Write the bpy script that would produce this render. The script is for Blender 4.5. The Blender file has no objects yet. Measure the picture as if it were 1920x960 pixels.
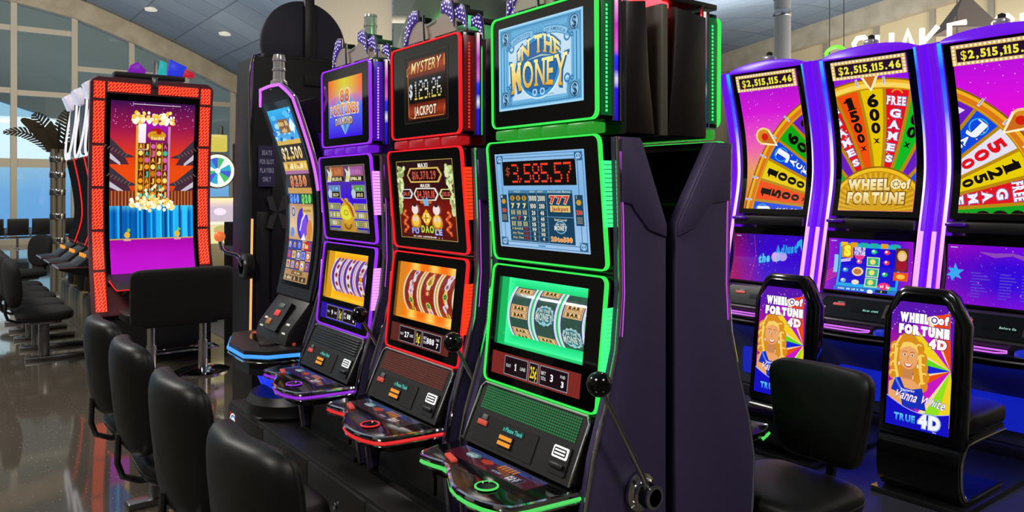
import bpy, bmesh, math, random
from mathutils import Vector, Matrix
PI = math.pi
random.seed(7)
C = bpy.context.scene.collection
S = bpy.context.scene

# ------------------------------------------------------------------ camera, world, lights, exposure
YAW = 0.647
EYE = 1.58
cam_d = bpy.data.cameras.new('camera')
cam_d.sensor_width = 36.0
cam_d.lens = 36.0 * 1440.0 / 1920.0
cam_d.shift_y = -(480 - 358.5) / 1920.0
cam_d.clip_end = 300
cam = bpy.data.objects.new('camera', cam_d)
cam.location = (0, 0, EYE)
cam.rotation_euler = (PI / 2, 0, -YAW)
C.objects.link(cam)
S.camera = cam

S.view_settings.view_transform = 'Standard'
S.view_settings.look = 'None'
S.view_settings.gamma = 1.0
S.view_settings.use_curve_mapping = False
S.view_settings.exposure = 0.0
S.cycles.use_denoising = True
S.cycles.max_bounces = 7
S.cycles.diffuse_bounces = 3
S.cycles.glossy_bounces = 4
S.cycles.transparent_max_bounces = 8
S.cycles.sample_clamp_indirect = 6.0

world = bpy.data.worlds.new('daylight')
S.world = world
world.use_nodes = True
wn, wl = world.node_tree.nodes, world.node_tree.links
wn.clear()
w_out = wn.new('ShaderNodeOutputWorld')
w_bg = wn.new('ShaderNodeBackground')
w_tc = wn.new('ShaderNodeTexCoord')
w_sep = wn.new('ShaderNodeSeparateXYZ')
w_map = wn.new('ShaderNodeMapRange')
w_map.inputs[1].default_value = -0.12
w_map.inputs[2].default_value = 0.16
w_ramp = wn.new('ShaderNodeValToRGB')
el = w_ramp.color_ramp.elements
el[0].position = 0.0
el[0].color = (0.14, 0.36, 0.80, 1)
el[1].position = 1.0
el[1].color = (0.46, 0.69, 0.82, 1)
e2 = w_ramp.color_ramp.elements.new(0.42)
e2.color = (0.24, 0.50, 0.86, 1)
e3 = w_ramp.color_ramp.elements.new(0.55)
e3.color = (0.42, 0.66, 0.85, 1)
wl.new(w_tc.outputs['Generated'], w_sep.inputs[0])
wl.new(w_sep.outputs[2], w_map.inputs[0])
wl.new(w_map.outputs[0], w_ramp.inputs[0])
wl.new(w_ramp.outputs[0], w_bg.inputs[0])
w_bg.inputs[1].default_value = 1.35
wl.new(w_bg.outputs[0], w_out.inputs[0])

def area(name, loc, rot, sx, sy, power, col=(1, 1, 1)):
    d = bpy.data.lights.new(name, 'AREA')
    d.shape = 'RECTANGLE'
    d.size, d.size_y = sx, sy
    d.energy = power
    d.color = col
    o = bpy.data.objects.new(name, d)
    o.location = loc
    o.rotation_euler = rot
    C.objects.link(o)
    return o

# added fill lamps without fittings: overhead, up at the vault, and at the walls
area('overhead_fill', (-3.0, 1.0, 6.2), (0, 0, 0), 2.0, 2.0, 330, (1.0, 0.93, 0.84))
area('overhead_fill', (3.0, -3.5, 6.0), (0, 0, 0), 2.0, 2.0, 240, (1.0, 0.93, 0.84))
area('overhead_fill', (5.0, 7.0, 5.0), (0, 0, 0), 1.6, 1.6, 150, (1.0, 0.93, 0.84))
area('overhead_fill', (-2.0, 9.0, 6.2), (0, 0, 0), 1.6, 1.6, 420, (1.0, 0.93, 0.84))
area('vault_fill', (-6.0, 16.0, 4.2), (PI, 0, 0), 5, 14, 1700, (0.95, 0.97, 1.0))
area('vault_fill', (15.5, 5.0, 2.4), (PI, 0, 0), 8, 14, 2500, (0.95, 0.97, 1.0))
area('vault_fill', (4.0, 13.0, 3.6), (PI, 0, 0), 6, 12, 650, (0.97, 0.98, 1.0))
area('wall_fill', (18.5, 2.0, 3.2), (0, math.radians(-112), 0), 3, 6, 750, (1.0, 0.90, 0.76))
area('wall_fill', (2.0, 20.5, 3.4), (math.radians(108), 0, 0), 9, 2, 330, (1.0, 0.92, 0.80))

# ------------------------------------------------------------------ colour and materials
def hx(h, k=1.0):
    h = h.lstrip('#')
    o = []
    for i in (0, 2, 4):
        c = int(h[i:i + 2], 16) / 255.0
        o.append((c / 12.92 if c <= 0.04045 else ((c + 0.055) / 1.055) ** 2.4) * k)
    return tuple(o)

def mat(name, col, rough=0.5, metal=0.0, spec=0.5, emit=None, power=0.0, coat=0.0, sample=None):
    m = bpy.data.materials.new(name)
    m.use_nodes = True
    b = m.node_tree.nodes['Principled BSDF']
    c = hx(col) if isinstance(col, str) else col
    b.inputs['Base Color'].default_value = (*c, 1)
    b.inputs['Roughness'].default_value = rough
    b.inputs['Metallic'].default_value = metal
    b.inputs['Specular IOR Level'].default_value = spec
    b.inputs['Coat Weight'].default_value = coat
    if emit is not None:
        e = hx(emit) if isinstance(emit, str) else emit
        b.inputs['Emission Color'].default_value = (*e, 1)
        b.inputs['Emission Strength'].default_value = power
    if sample:
        m.cycles.emission_sampling = sample
    return m

def bsdf(m):
    return m.node_tree.nodes['Principled BSDF']

def noise_bump(m, scale, strength, dist=0.002):
    nt = m.node_tree
    tc = nt.nodes.new('ShaderNodeTexCoord')
    n = nt.nodes.new('ShaderNodeTexNoise')
    n.inputs['Scale'].default_value = scale
    b = nt.nodes.new('ShaderNodeBump')
    b.inputs['Strength'].default_value = strength
    b.inputs['Distance'].default_value = dist
    nt.links.new(tc.outputs['Object'], n.inputs['Vector'])
    nt.links.new(n.outputs['Fac'], b.inputs['Height'])
    nt.links.new(b.outputs['Normal'], bsdf(m).inputs['Normal'])
    return m

def mix_noise(m, scale, c1, c2, detail=3, lo=0.35, hi=0.65):
    nt = m.node_tree
    tc = nt.nodes.new('ShaderNodeTexCoord')
    n = nt.nodes.new('ShaderNodeTexNoise')
    n.inputs['Scale'].default_value = scale
    n.inputs['Detail'].default_value = detail
    r = nt.nodes.new('ShaderNodeValToRGB')
    r.color_ramp.elements[0].position = lo
    r.color_ramp.elements[1].position = hi
    r.color_ramp.elements[0].color = (*hx(c1), 1)
    r.color_ramp.elements[1].color = (*hx(c2), 1)
    nt.links.new(tc.outputs['Object'], n.inputs['Vector'])
    nt.links.new(n.outputs['Fac'], r.inputs[0])
    nt.links.new(r.outputs[0], bsdf(m).inputs['Base Color'])
    return m

M_BLACK = mat('gloss_black', '#08080a', 0.12, 0, 0.5)
M_GLASSBLK = mat('black_glass', '#050506', 0.05, 0, 0.5)
M_SATIN = mat('satin_black', '#101013', 0.42)
M_PURPLEGREY = noise_bump(mat('purple_grey_panel', '#40375e', 0.55), 900, 0.12, 0.0006)
M_DARK = mat('matte_dark', '#0b0b0d', 0.7)
M_CHARCOAL = mat('charcoal_plastic', '#1a1819', 0.42)
M_CHROME = mat('chrome', '#d8d8dc', 0.08, 1.0)
M_STEEL = mat('brushed_steel', '#8d8a8c', 0.28, 1.0)
M_LEATHER = noise_bump(mat('black_leather', '#0a0909', 0.46, 0, 0.42), 320, 0.18, 0.001)
M_FABRIC = noise_bump(mat('black_fabric', '#100e0d', 0.85), 500, 0.3, 0.001)
M_BEIGE = mat('beige_paint', '#b9ad94', 0.7)
M_TRIM = mat('window_trim', '#b5ab97', 0.6)
M_STAND = mix_noise(mat('stand_laminate', '#1d1a19', 0.45), 6, '#171514', '#211d1b')
M_WOODSTAND = mix_noise(mat('tan_stand', '#6d6146', 0.5), 4, '#5b513a', '#776a4c')
M_PURPLE = mat('purple_gloss', '#5a16c8', 0.2, 0, 0.5, coat=0.4)
M_PURPLELIT = mat('backlit_purple', '#4a10c0', 0.22, 0, 0.5, emit=(0.17, 0.005, 0.80), power=0.75)
M_LAMPGREY = mat('lamp_grey', '#b4b0b4', 0.22, 0.35)
M_SILVER = mat('silver_plastic', '#464248', 0.35, 0.5)
M_GOLD = mat('gold', '#b98a2c', 0.3, 1.0)

def led(name, col, power=1.0, sample=None):
    return mat(name, '#050505', 0.3, 0, 0.5, emit=col, power=power, sample=sample)

def screen_mat(name, power=1.0):
    m = mat(name, '#020202', 0.10, 0, 0.35)
    nt = m.node_tree
    a = nt.nodes.new('ShaderNodeAttribute')
    a.attribute_name = 'Col'
    nt.links.new(a.outputs['Color'], bsdf(m).inputs['Emission Color'])
    bsdf(m).inputs['Emission Strength'].default_value = power
    m.cycles.emission_sampling = 'NONE'
    return m
M_SCREEN = screen_mat('lit_screen', 1.0)
M_PRINT = None
def print_mat():
    m = mat('printed_face', '#808080', 0.35)
    nt = m.node_tree
    a = nt.nodes.new('ShaderNodeAttribute')
    a.attribute_name = 'Col'
    nt.links.new(a.outputs['Color'], bsdf(m).inputs['Base Color'])
    return m
M_PRINT = print_mat()

def glass_mat(name, tint, gloss=0.06, rough=0.02):
    m = bpy.data.materials.new(name)
    m.use_nodes = True
    nt = m.node_tree
    nt.nodes.clear()
    o = nt.nodes.new('ShaderNodeOutputMaterial')
    t = nt.nodes.new('ShaderNodeBsdfTransparent')
    t.inputs[0].default_value = (*hx(tint), 1)
    g = nt.nodes.new('ShaderNodeBsdfGlossy')
    g.inputs['Roughness'].default_value = rough
    mx = nt.nodes.new('ShaderNodeMixShader')
    mx.inputs[0].default_value = gloss
    nt.links.new(t.outputs[0], mx.inputs[1])
    nt.links.new(g.outputs[0], mx.inputs[2])
    nt.links.new(mx.outputs[0], o.inputs[0])
    return m
M_GLASS = glass_mat('clear_glass', '#f4f6f8', 0.05)
M_WINGLASS = glass_mat('window_glass', '#dfe9ec', 0.06)

# ------------------------------------------------------------------ object helpers
def put(o, parent=None, label=None, cat=None, group=None, kind=None):
    C.objects.link(o)
    if parent: o.parent = parent
    if label: o['label'] = label
    if cat: o['category'] = cat
    if group: o['group'] = group
    if kind: o['kind'] = kind
    return o

def thing(name, label, cat, loc=(0, 0, 0), rz=0.0, group=None):
    o = bpy.data.objects.new(name, None)
    o.empty_display_size = 0.1
    o.location = loc
    o.rotation_euler = (0, 0, rz)
    return put(o, None, label, cat, group)

def dup(root, loc, rz, label, group=None):
    r = root.copy()
    C.objects.link(r)
    r.location = loc
    r.rotation_euler = (0, 0, rz)
    r['label'] = label
    if group: r['group'] = group
    for ch in list(root.children):
        c = ch.copy()
        C.objects.link(c)
        c.parent = r
        for g in list(ch.children):
            d = g.copy()
            C.objects.link(d)
            d.parent = c
    return r

def panel_matrix(T, B):
    """x across, z up along the panel, y into the machine; T, B = (y, z) of its top and bottom."""
    a, b = T[0] - B[0], T[1] - B[1]
    L = math.hypot(a, b)
    a, b = a / L, b / L
    m = Matrix(((1, 0, 0, 0), (0, b, a, (T[0] + B[0]) / 2), (0, -a, b, (T[1] + B[1]) / 2), (0, 0, 0, 1)))
    return m, L

def rrect(w, h, r, n=5):
    pts = []
    for cx, cz, a0 in ((w / 2 - r, h / 2 - r, 0), (-w / 2 + r, h / 2 - r, PI / 2), (-w / 2 + r, -h / 2 + r, PI), (w / 2 - r, -h / 2 + r, 1.5 * PI)):
        for i in range(n + 1):
            a = a0 + PI / 2 * i / n
            pts.append((cx + r * math.cos(a), cz + r * math.sin(a)))
    return pts

class MB:
    def __init__(s, M=None):
        s.V, s.F, s.I = [], [], []
        s.mi = 0
        s.M = M or Matrix()
    def mark(s):
        s.bm = bmesh.new()          # every shape is made in a mesh of its own, then appended
    def done(s, k=None):
        bmesh.ops.recalc_face_normals(s.bm, faces=s.bm.faces[:])
        s.bm.verts.index_update()
        o = len(s.V)
        s.V += [tuple(s.M @ v.co) for v in s.bm.verts]
        for f in s.bm.faces:
            s.F.append([v.index + o for v in f.verts])
            s.I.append(s.mi)
        s.bm.free()
    def loops(s, rings, close_u=True, cap0=True, cap1=True, close_v=False):
        """skin consecutive rings of 3-D points"""
        k = s.mark()
        R = [[s.bm.verts.new(p) for p in r] for r in rings]
        n = len(R[0])
        pairs = list(zip(R[:-1], R[1:]))
        if close_v: pairs.append((R[-1], R[0]))
        for a, b in pairs:
            for i in range(n if close_u else n - 1):
                j = (i + 1) % n
                try: s.bm.faces.new((a[i], a[j], b[j], b[i]))
                except ValueError: pass
        if not close_v:
            if cap0 and close_u: s.bm.faces.new(R[0][::-1])
            if cap1 and close_u: s.bm.faces.new(R[-1])
        s.done(k)
        return s
    def box(s, c, d, bev=0.0, R=None, seg=2):
        k = s.mark()
        hx_, hy, hz = d[0] / 2, d[1] / 2, d[2] / 2
        vs = [s.bm.verts.new((x * hx_, y * hy, z * hz)) for z in (-1, 1) for x, y in ((-1, -1), (1, -1), (1, 1), (-1, 1))]
        fs = [(3, 2, 1, 0), (4, 5, 6, 7), (0, 1, 5, 4), (1, 2, 6, 5), (2, 3, 7, 6), (3, 0, 4, 7)]
        F = [s.bm.faces.new([vs[i] for i in f]) for f in fs]
        if bev > 0:
            es = list({e for f in F for e in f.edges})
            bmesh.ops.bevel(s.bm, geom=es, offset=bev, segments=seg, profile=0.5, affect='EDGES')
        T = Matrix.Translation(Vector(c))
        if R is not None: T = T @ R.to_4x4()
        for v in s.bm.verts:
            v.co = T @ v.co
        s.done(k)
        return s
    def prism(s, pts, axis, a0, a1, bev=0.0):
        k = s.mark()
        def mk(p, a):
            return {'x': (a, p[0], p[1]), 'y': (p[0], a, p[1]), 'z': (p[0], p[1], a)}[axis]
        A = [s.bm.verts.new(mk(p, a0)) for p in pts]
        B = [s.bm.verts.new(mk(p, a1)) for p in pts]
        n = len(pts)
        F = [s.bm.faces.new(A), s.bm.faces.new(B[::-1])]
        for i in range(n):
            j = (i + 1) % n
            F.append(s.bm.faces.new((A[j], A[i], B[i], B[j])))
        bmesh.ops.recalc_face_normals(s.bm, faces=F)
        if bev > 0:
            es = [e for e in F[0].edges] + [e for e in F[1].edges]
            bmesh.ops.bevel(s.bm, geom=es, offset=bev, segments=2, profile=0.5, affect='EDGES')
        s.done(k)
        return s
    def ring(s, w, h, r, t, y0, y1, n=5):
        """rounded rectangular frame in the x-z plane"""
        o, i = rrect(w, h, r, n), rrect(w - 2 * t, h - 2 * t, max(r - t, 0.001), n)
        P = lambda pts, y: [(p[0], y, p[1]) for p in pts]
        s.loops([P(o, y1), P(o, y0), P(i, y0), P(i, y1)], close_v=True)
        return s
    def plate(s, w, h, r, y0, y1, n=5, cx=0, cz=0):
        return s.prism([(x + cx, z + cz) for x, z in rrect(w, h, r, n)], 'y', y0, y1)
    def tube(s, path, r, n=8, closed=False, flat=1.0):
        P = [Vector(p) for p in path]
        rings = []
        m = len(P)
        up = None
        for i, p in enumerate(P):
            if closed: d = P[(i + 1) % m] - P[i - 1]
            else: d = P[min(i + 1, m - 1)] - P[max(i - 1, 0)]
            d.normalize()
            if up is None:
                up = Vector((0, 0, 1)) if abs(d.z) < 0.9 else Vector((1, 0, 0))
            u = (up - d * up.dot(d))
            if u.length < 1e-5: u = d.orthogonal()
            u.normalize()
            up = u
            v = d.cross(u)
            rr = r[i] if isinstance(r, (list, tuple)) else r
            rings.append([tuple(p + u * (rr * math.cos(2 * PI * q / n)) + v * (rr * flat * math.sin(2 * PI * q / n))) for q in range(n)])
        return s.loops(rings, close_v=closed)
    def cyl(s, p0, p1, r0, r1=None, n=24):
        r1 = r0 if r1 is None else r1
        return s.tube([p0, p1], [r0, r1], n)
    def lathe(s, prof, c=(0, 0, 0), n=28, axis='z'):
        rings = []
        for r, z in prof:
            r = max(r, 1e-4)
            ring = []
            for q in range(n):
                a = 2 * PI * q / n
                x, y = r * math.cos(a), r * math.sin(a)
                p = (x, y, z) if axis == 'z' else ((x, z, y) if axis == 'y' else (z, x, y))
                ring.append((c[0] + p[0], c[1] + p[1], c[2] + p[2]))
            rings.append(ring)
        return s.loops(rings)
    def pad(s, c, d, e1=0.35, e2=0.6, bend=0.0, R=None, nu=32, nv=14, taper=0.0):
        """superellipsoid cushion; outline in x-z (exponent e1), thickness along y (e2)"""
        f = lambda w, e: math.copysign(abs(w) ** e, w)
        rings = []
        T = Matrix.Translation(Vector(c))
        if R is not None: T = T @ R.to_4x4()
        for i in range(nv + 1):
            a = -PI / 2 + PI * i / nv
            ca, sa = f(math.cos(a), e2), f(math.sin(a), e2)
            ring = []
            for j in range(nu):
                b = 2 * PI * j / nu
                x, z, y = d[0] / 2 * ca * f(math.cos(b), e1), d[2] / 2 * ca * f(math.sin(b), e1), d[1] / 2 * sa
                x *= 1 + taper * z / d[2]
                ring.append(tuple(T @ Vector((x, y + bend * (x / d[0] * 2) ** 2, z))))
            rings.append(ring)
        return s.loops(rings)
    def ball(s, c, r, n=20):
        return s.lathe([(r * math.cos(a), r * math.sin(a)) for a in [-PI / 2 + PI * i / 12 for i in range(13)]], c, n)
    def build(s, name, mats, parent=None, label=None, cat=None, group=None, kind=None, ang=38):
        me = bpy.data.meshes.new(name)
        me.from_pydata(s.V, [], s.F)
        me.polygons.foreach_set('material_index', s.I)
        for m in (mats if isinstance(mats, (list, tuple)) else [mats]):
            me.materials.append(m)
        me.polygons.foreach_set('use_smooth', [True] * len(me.polygons))
        me.set_sharp_from_angle(angle=math.radians(ang))
        return put(bpy.data.objects.new(name, me), parent, label, cat, group, kind)

# ------------------------------------------------------------------ lettering and screen artwork
_glyph = {}
def glyph(ch, bold):
    key = (ch, round(bold, 3))
    if key in _glyph: return _glyph[key]
    cu = bpy.data.curves.new('glyph', 'FONT')
    cu.body = ch
    cu.size = 1.0
    cu.offset = bold
    cu.resolution_u = 3
    ob = bpy.data.objects.new('glyph', cu)
    C.objects.link(ob)
    bpy.context.view_layer.update()
    me = bpy.data.meshes.new_from_object(ob.evaluated_get(bpy.context.evaluated_depsgraph_get()))
    v = [(p.co.x, p.co.y) for p in me.vertices]
    f = [tuple(p.vertices) for p in me.polygons]
    bpy.data.meshes.remove(me)
    bpy.data.objects.remove(ob)
    bpy.data.curves.remove(cu)
    x0 = min([p[0] for p in v], default=0)
    x1 = max([p[0] for p in v], default=0.25)
    _glyph[key] = ([(a - x0, b) for a, b in v], f, x1 - x0)
    return _glyph[key]

SERIF = {'M': '0b 1b 0t 1t', 'N': '0b 0t 1t', 'E': '0b 0t', 'Y': 'mb 0t 1t', 'I': 'mb mt', 'T': 'mb', 'H': '0b 1b 0t 1t', '1': 'mb fl',
         'F': '0b 0t', 'R': '0b 1b 0t', 'P': '0b 0t', 'A': '0b 1b', 'K': '0b 1b 0t 1t', 'J': 'mt', 'X': '0b 1b 0t 1t', 'x': '0b 1b 0x 1x', 'U': '0t 1t', 'D': '0b 0t', 'B': '0b 0t', 'O': '', 'S': '', 'C': '', 'G': ''}

def scrawl(a, cx, cy, w, h, col, n=None):
    """lettering too small to read: a row of short uneven strokes"""
    n = n or max(int(w / h * 1.3), 3)
    rs = random.Random(int(cx * 7 + cy * 13 + w * 5 + n))
    x = cx - w / 2
    st = w / n
    for i in range(n):
        hh = h * rs.uniform(0.6, 1.0)
        if rs.random() < 0.86: a.rect(x + st * 0.12, cy - h / 2, x + st * rs.uniform(0.6, 0.9), cy - h / 2 + hh, col)
        x += st
    return a

class Art:
    def __init__(s):
        s.v, s.f, s.c, s.k = [], [], [], 1
    def add(s, v, f, col):
        o = len(s.v)
        for i, p in enumerate(v):
            s.v.append((p[0], p[1], s.k))
            c = col(p[0], p[1]) if callable(col) else (col[i] if isinstance(col, list) else col)
            s.c.append(hx(c) if isinstance(c, str) else c)
        s.f += [tuple(i + o for i in q) for q in f]
        return s
    def z(s, k):
        s.k = k
        return s
    def poly(s, pts, col):
        return s.add(pts, [tuple(range(len(pts)))], col)
    def rect(s, x0, y0, x1, y1, col, nx=1, ny=1):
        v = [(x0 + (x1 - x0) * i / nx, y0 + (y1 - y0) * j / ny) for j in range(ny + 1) for i in range(nx + 1)]
        f = [(j * (nx + 1) + i, j * (nx + 1) + i + 1, (j + 1) * (nx + 1) + i + 1, (j + 1) * (nx + 1) + i) for j in range(ny) for i in range(nx)]
        return s.add(v, f, col)
    def vgrad(s, x0, y0, x1, y1, stops, nx=1, ny=14):
        st = [(a, hx(b) if isinstance(b, str) else b) for a, b in stops]
        def c(x, y):
            t = (y - y0) / (y1 - y0)
            for (a, ca), (b, cb) in zip(st[:-1], st[1:]):
                if t <= b:
                    q = (t - a) / (b - a)
                    return tuple(ca[i] + (cb[i] - ca[i]) * q for i in range(3))
            return st[-1][1]
        return s.rect(x0, y0, x1, y1, c, nx, ny)
    def disc(s, cx, cy, r, col, n=24, ry=None, a0=0, a1=2 * PI):
        ry = r if ry is None else ry
        pts = [(cx + r * math.cos(a0 + (a1 - a0) * i / n), cy + ry * math.sin(a0 + (a1 - a0) * i / n)) for i in range(n + (0 if a1 - a0 > 6.28 else 1))]
        return s.poly(pts, col)
    def arc(s, cx, cy, r0, r1, col, a0=0, a1=2 * PI, n=32, q=1.0):
        v, f = [], []
        for i in range(n + 1):
            a = a0 + (a1 - a0) * i / n
            v += [(cx + r0 * math.cos(a), cy + q * r0 * math.sin(a)), (cx + r1 * math.cos(a), cy + q * r1 * math.sin(a))]
        for i in range(n):
            f.append((2 * i, 2 * i + 1, 2 * i + 3, 2 * i + 2))
        return s.add(v, f, col)
    def frame(s, x0, y0, x1, y1, t, col):
        s.rect(x0, y0, x1, y0 + t, col)
        s.rect(x0, y1 - t, x1, y1, col)
        s.rect(x0, y0 + t, x0 + t, y1 - t, col)
        return s.rect(x1 - t, y0 + t, x1, y1 - t, col)
    def line(s, pts, w, col):
        v, f = [], []
        n = len(pts)
        for i, p in enumerate(pts):
            a, b = pts[max(i - 1, 0)], pts[min(i + 1, n - 1)]
            dx, dy = b[0] - a[0], b[1] - a[1]
            L = math.hypot(dx, dy) or 1
            ww = w[i] if isinstance(w, (list, tuple)) else w
            ox, oy = -dy / L * ww / 2, dx / L * ww / 2
            v += [(p[0] + ox, p[1] + oy), (p[0] - ox, p[1] - oy)]
        for i in range(n - 1):
            f.append((2 * i, 2 * i + 1, 2 * i + 3, 2 * i + 2))
        return s.add(v, f, col)
    def text(s, t, cx, cy, w, h, col, bold=0.0, out=None, serif=False, warp=None, rot=0.0, gap=0.09, mono=None):
        """text fitted into w x h about (cx, cy); out = (colour, thickness) for an outline below; warp maps points of the unit box"""
        cap = 0.69 + 2 * bold
        if serif: gap = max(gap, 0.15)
        if out:
            s.text(t, cx, cy, w + 2 * out[1], h + 2 * out[1], out[0], bold + 0.035, None, serif, warp, rot, max(gap - 0.07, 0.0), mono)
            s.k += 1
        x = 0.0
        items = []
        for ch in t:
            if ch == ' ':
                x += 0.3
                continue
            g = glyph(ch, bold)
            gw = mono if mono else g[2]
            items.append((x + (gw - g[2]) / 2, ch, g))
            x += gw + gap
        tot = max(x - gap, 0.05)
        if w is None: w = tot * h / cap
        cr, sr = math.cos(rot), math.sin(rot)
        def tr(p):
            u, v = p[0] / tot - 0.5, (p[1] + bold) / cap - 0.5
            a, b = u * w, v * h
            if warp: a, b = warp(u, v, w, h)
            return (cx + a * cr - b * sr, cy + a * sr + b * cr)
        colf = col
        def emit(v, f):
            q = [tr(p) for p in v]
            if isinstance(colf, tuple) and isinstance(colf[0], str):
                a, b = hx(colf[0]), hx(colf[1])
                cc = []
                for p in v:
                    m = min(max((p[1] + bold) / cap, 0), 1)
                    cc.append(tuple(a[i] + (b[i] - a[i]) * m for i in range(3)))
                s.add(q, f, cc)
            else:
                s.add(q, f, [colf] * len(q))
        for x0, ch, g in items:
            emit([(a + x0, b) for a, b in g[0]], g[1])
            if serif and ch in SERIF:
                k0 = s.k
                s.k = k0 + 0.4
                for q in SERIF[ch].split():
                    if q == 'fl':
                        xm = x0 + g[2] / 2
                        emit([(xm - 0.17 - bold, 0.50), (xm - 0.02, 0.69 + bold), (xm + 0.04, 0.69 + bold), (xm + 0.02, 0.58), (xm - 0.13, 0.46)], [(0, 1, 2, 3, 4)])
                        continue
                    xc = {'0': 0.06, '1': g[2] - 0.06, 'm': g[2] / 2}[q[0]]
                    yb = {'b': -bold, 't': 0.69 + bold - 0.075, 'x': 0.46}[q[1]]
                    emit([(x0 + xc - 0.15, yb), (x0 + xc + 0.15, yb), (x0 + xc + 0.13, yb + 0.075), (x0 + xc - 0.13, yb + 0.075)], [(0, 1, 2, 3)])
                s.k = k0
        return s
    def build(s, name, fn, material, parent=None, cuts=None, vcuts=None, clip=None, label=None):
        """fn(u, v, layer) -> 3-D point; cuts / vcuts = rows / columns to split at so that a curved face stays smooth; clip = (x0,y0,x1,y1)"""
        me = bpy.data.meshes.new(name)
        me.from_pydata([(a, b, c) for a, b, c in s.v], [], s.f)
        at = me.color_attributes.new('Col', 'FLOAT_COLOR', 'POINT')
        at.data.foreach_set('color', [q for c in s.c for q in (c[0], c[1], c[2], 1.0)])
        bm = bmesh.new()
        bm.from_mesh(me)
        for i, cs in ((1, cuts), (0, vcuts)):
            for y in (cs or []):
                co = [0, 0, 0]
                no = [0, 0, 0]
                co[i], no[i] = y, 1
                bmesh.ops.bisect_plane(bm, geom=bm.verts[:] + bm.edges[:] + bm.faces[:], dist=1e-6, plane_co=co, plane_no=no)
        if clip:
            for co, no in (((clip[0], 0, 0), (-1, 0, 0)), ((clip[2], 0, 0), (1, 0, 0)), ((0, clip[1], 0), (0, -1, 0)), ((0, clip[3], 0), (0, 1, 0))):
                bmesh.ops.bisect_plane(bm, geom=bm.verts[:] + bm.edges[:] + bm.faces[:], dist=1e-7, plane_co=co, plane_no=no, clear_outer=True)
        for v in bm.verts:
            v.co = Vector(fn(v.co.x, v.co.y, v.co.z))
        bm.to_mesh(me)
        bm.free()
        me.materials.append(material)
        o = put(bpy.data.objects.new(name, me), parent, label)
        return o

EPS = 0.0005
def flat_map(M, sx, sy, ox=0.0, oy=0.0, y=0.0):
    return lambda u, v, k: M @ Vector((u * sx + ox, y - EPS * k, v * sy + oy))

# ------------------------------------------------------------------ what the screens show (units: 100 wide unless noted)
def seven(a, s, cx, cy, w, h, col, seg=None, gap=0.25):
    """dot-matrix style digits from 5 x 7 cells"""
    F = {'0': '0E11111111110E', '1': '040C040404040E', '2': '0E11010E10101F', '3': '1E01010E01011E', '4': '1111111F010101', '5': '1F10101E01011E', '6': '0E10101E11110E',
         '7': '1F010102040404', '8': '0E11110E11110E', '9': '0E11110F01010E', '$': '040F140E051E04', '.': '00000000000404', ',': '00000000000408'}
    wid = {'.': 2, ',': 2}
    tot = sum(wid.get(c, 5) + 1 for c in s) - 1
    cw, ch = w / tot, h / 7.0
    x = cx - w / 2
    for c in s:
        d = F[c]
        for r in range(7):
            bits = int(d[2 * r:2 * r + 2], 16)
            y = cy + h / 2 - (r + 1) * ch
            for q in range(5):
                if bits >> (4 - q) & 1:
                    xx = x + (q - (2 if c in '.,' else 0)) * cw
                    a.rect(xx + cw * 0.02, y + ch * gap * 0.5, xx + cw * 0.98, y + ch * (1 - gap * 0.5), col(y) if callable(col) else col)
        x += (wid.get(c, 5) + 1) * cw

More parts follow.
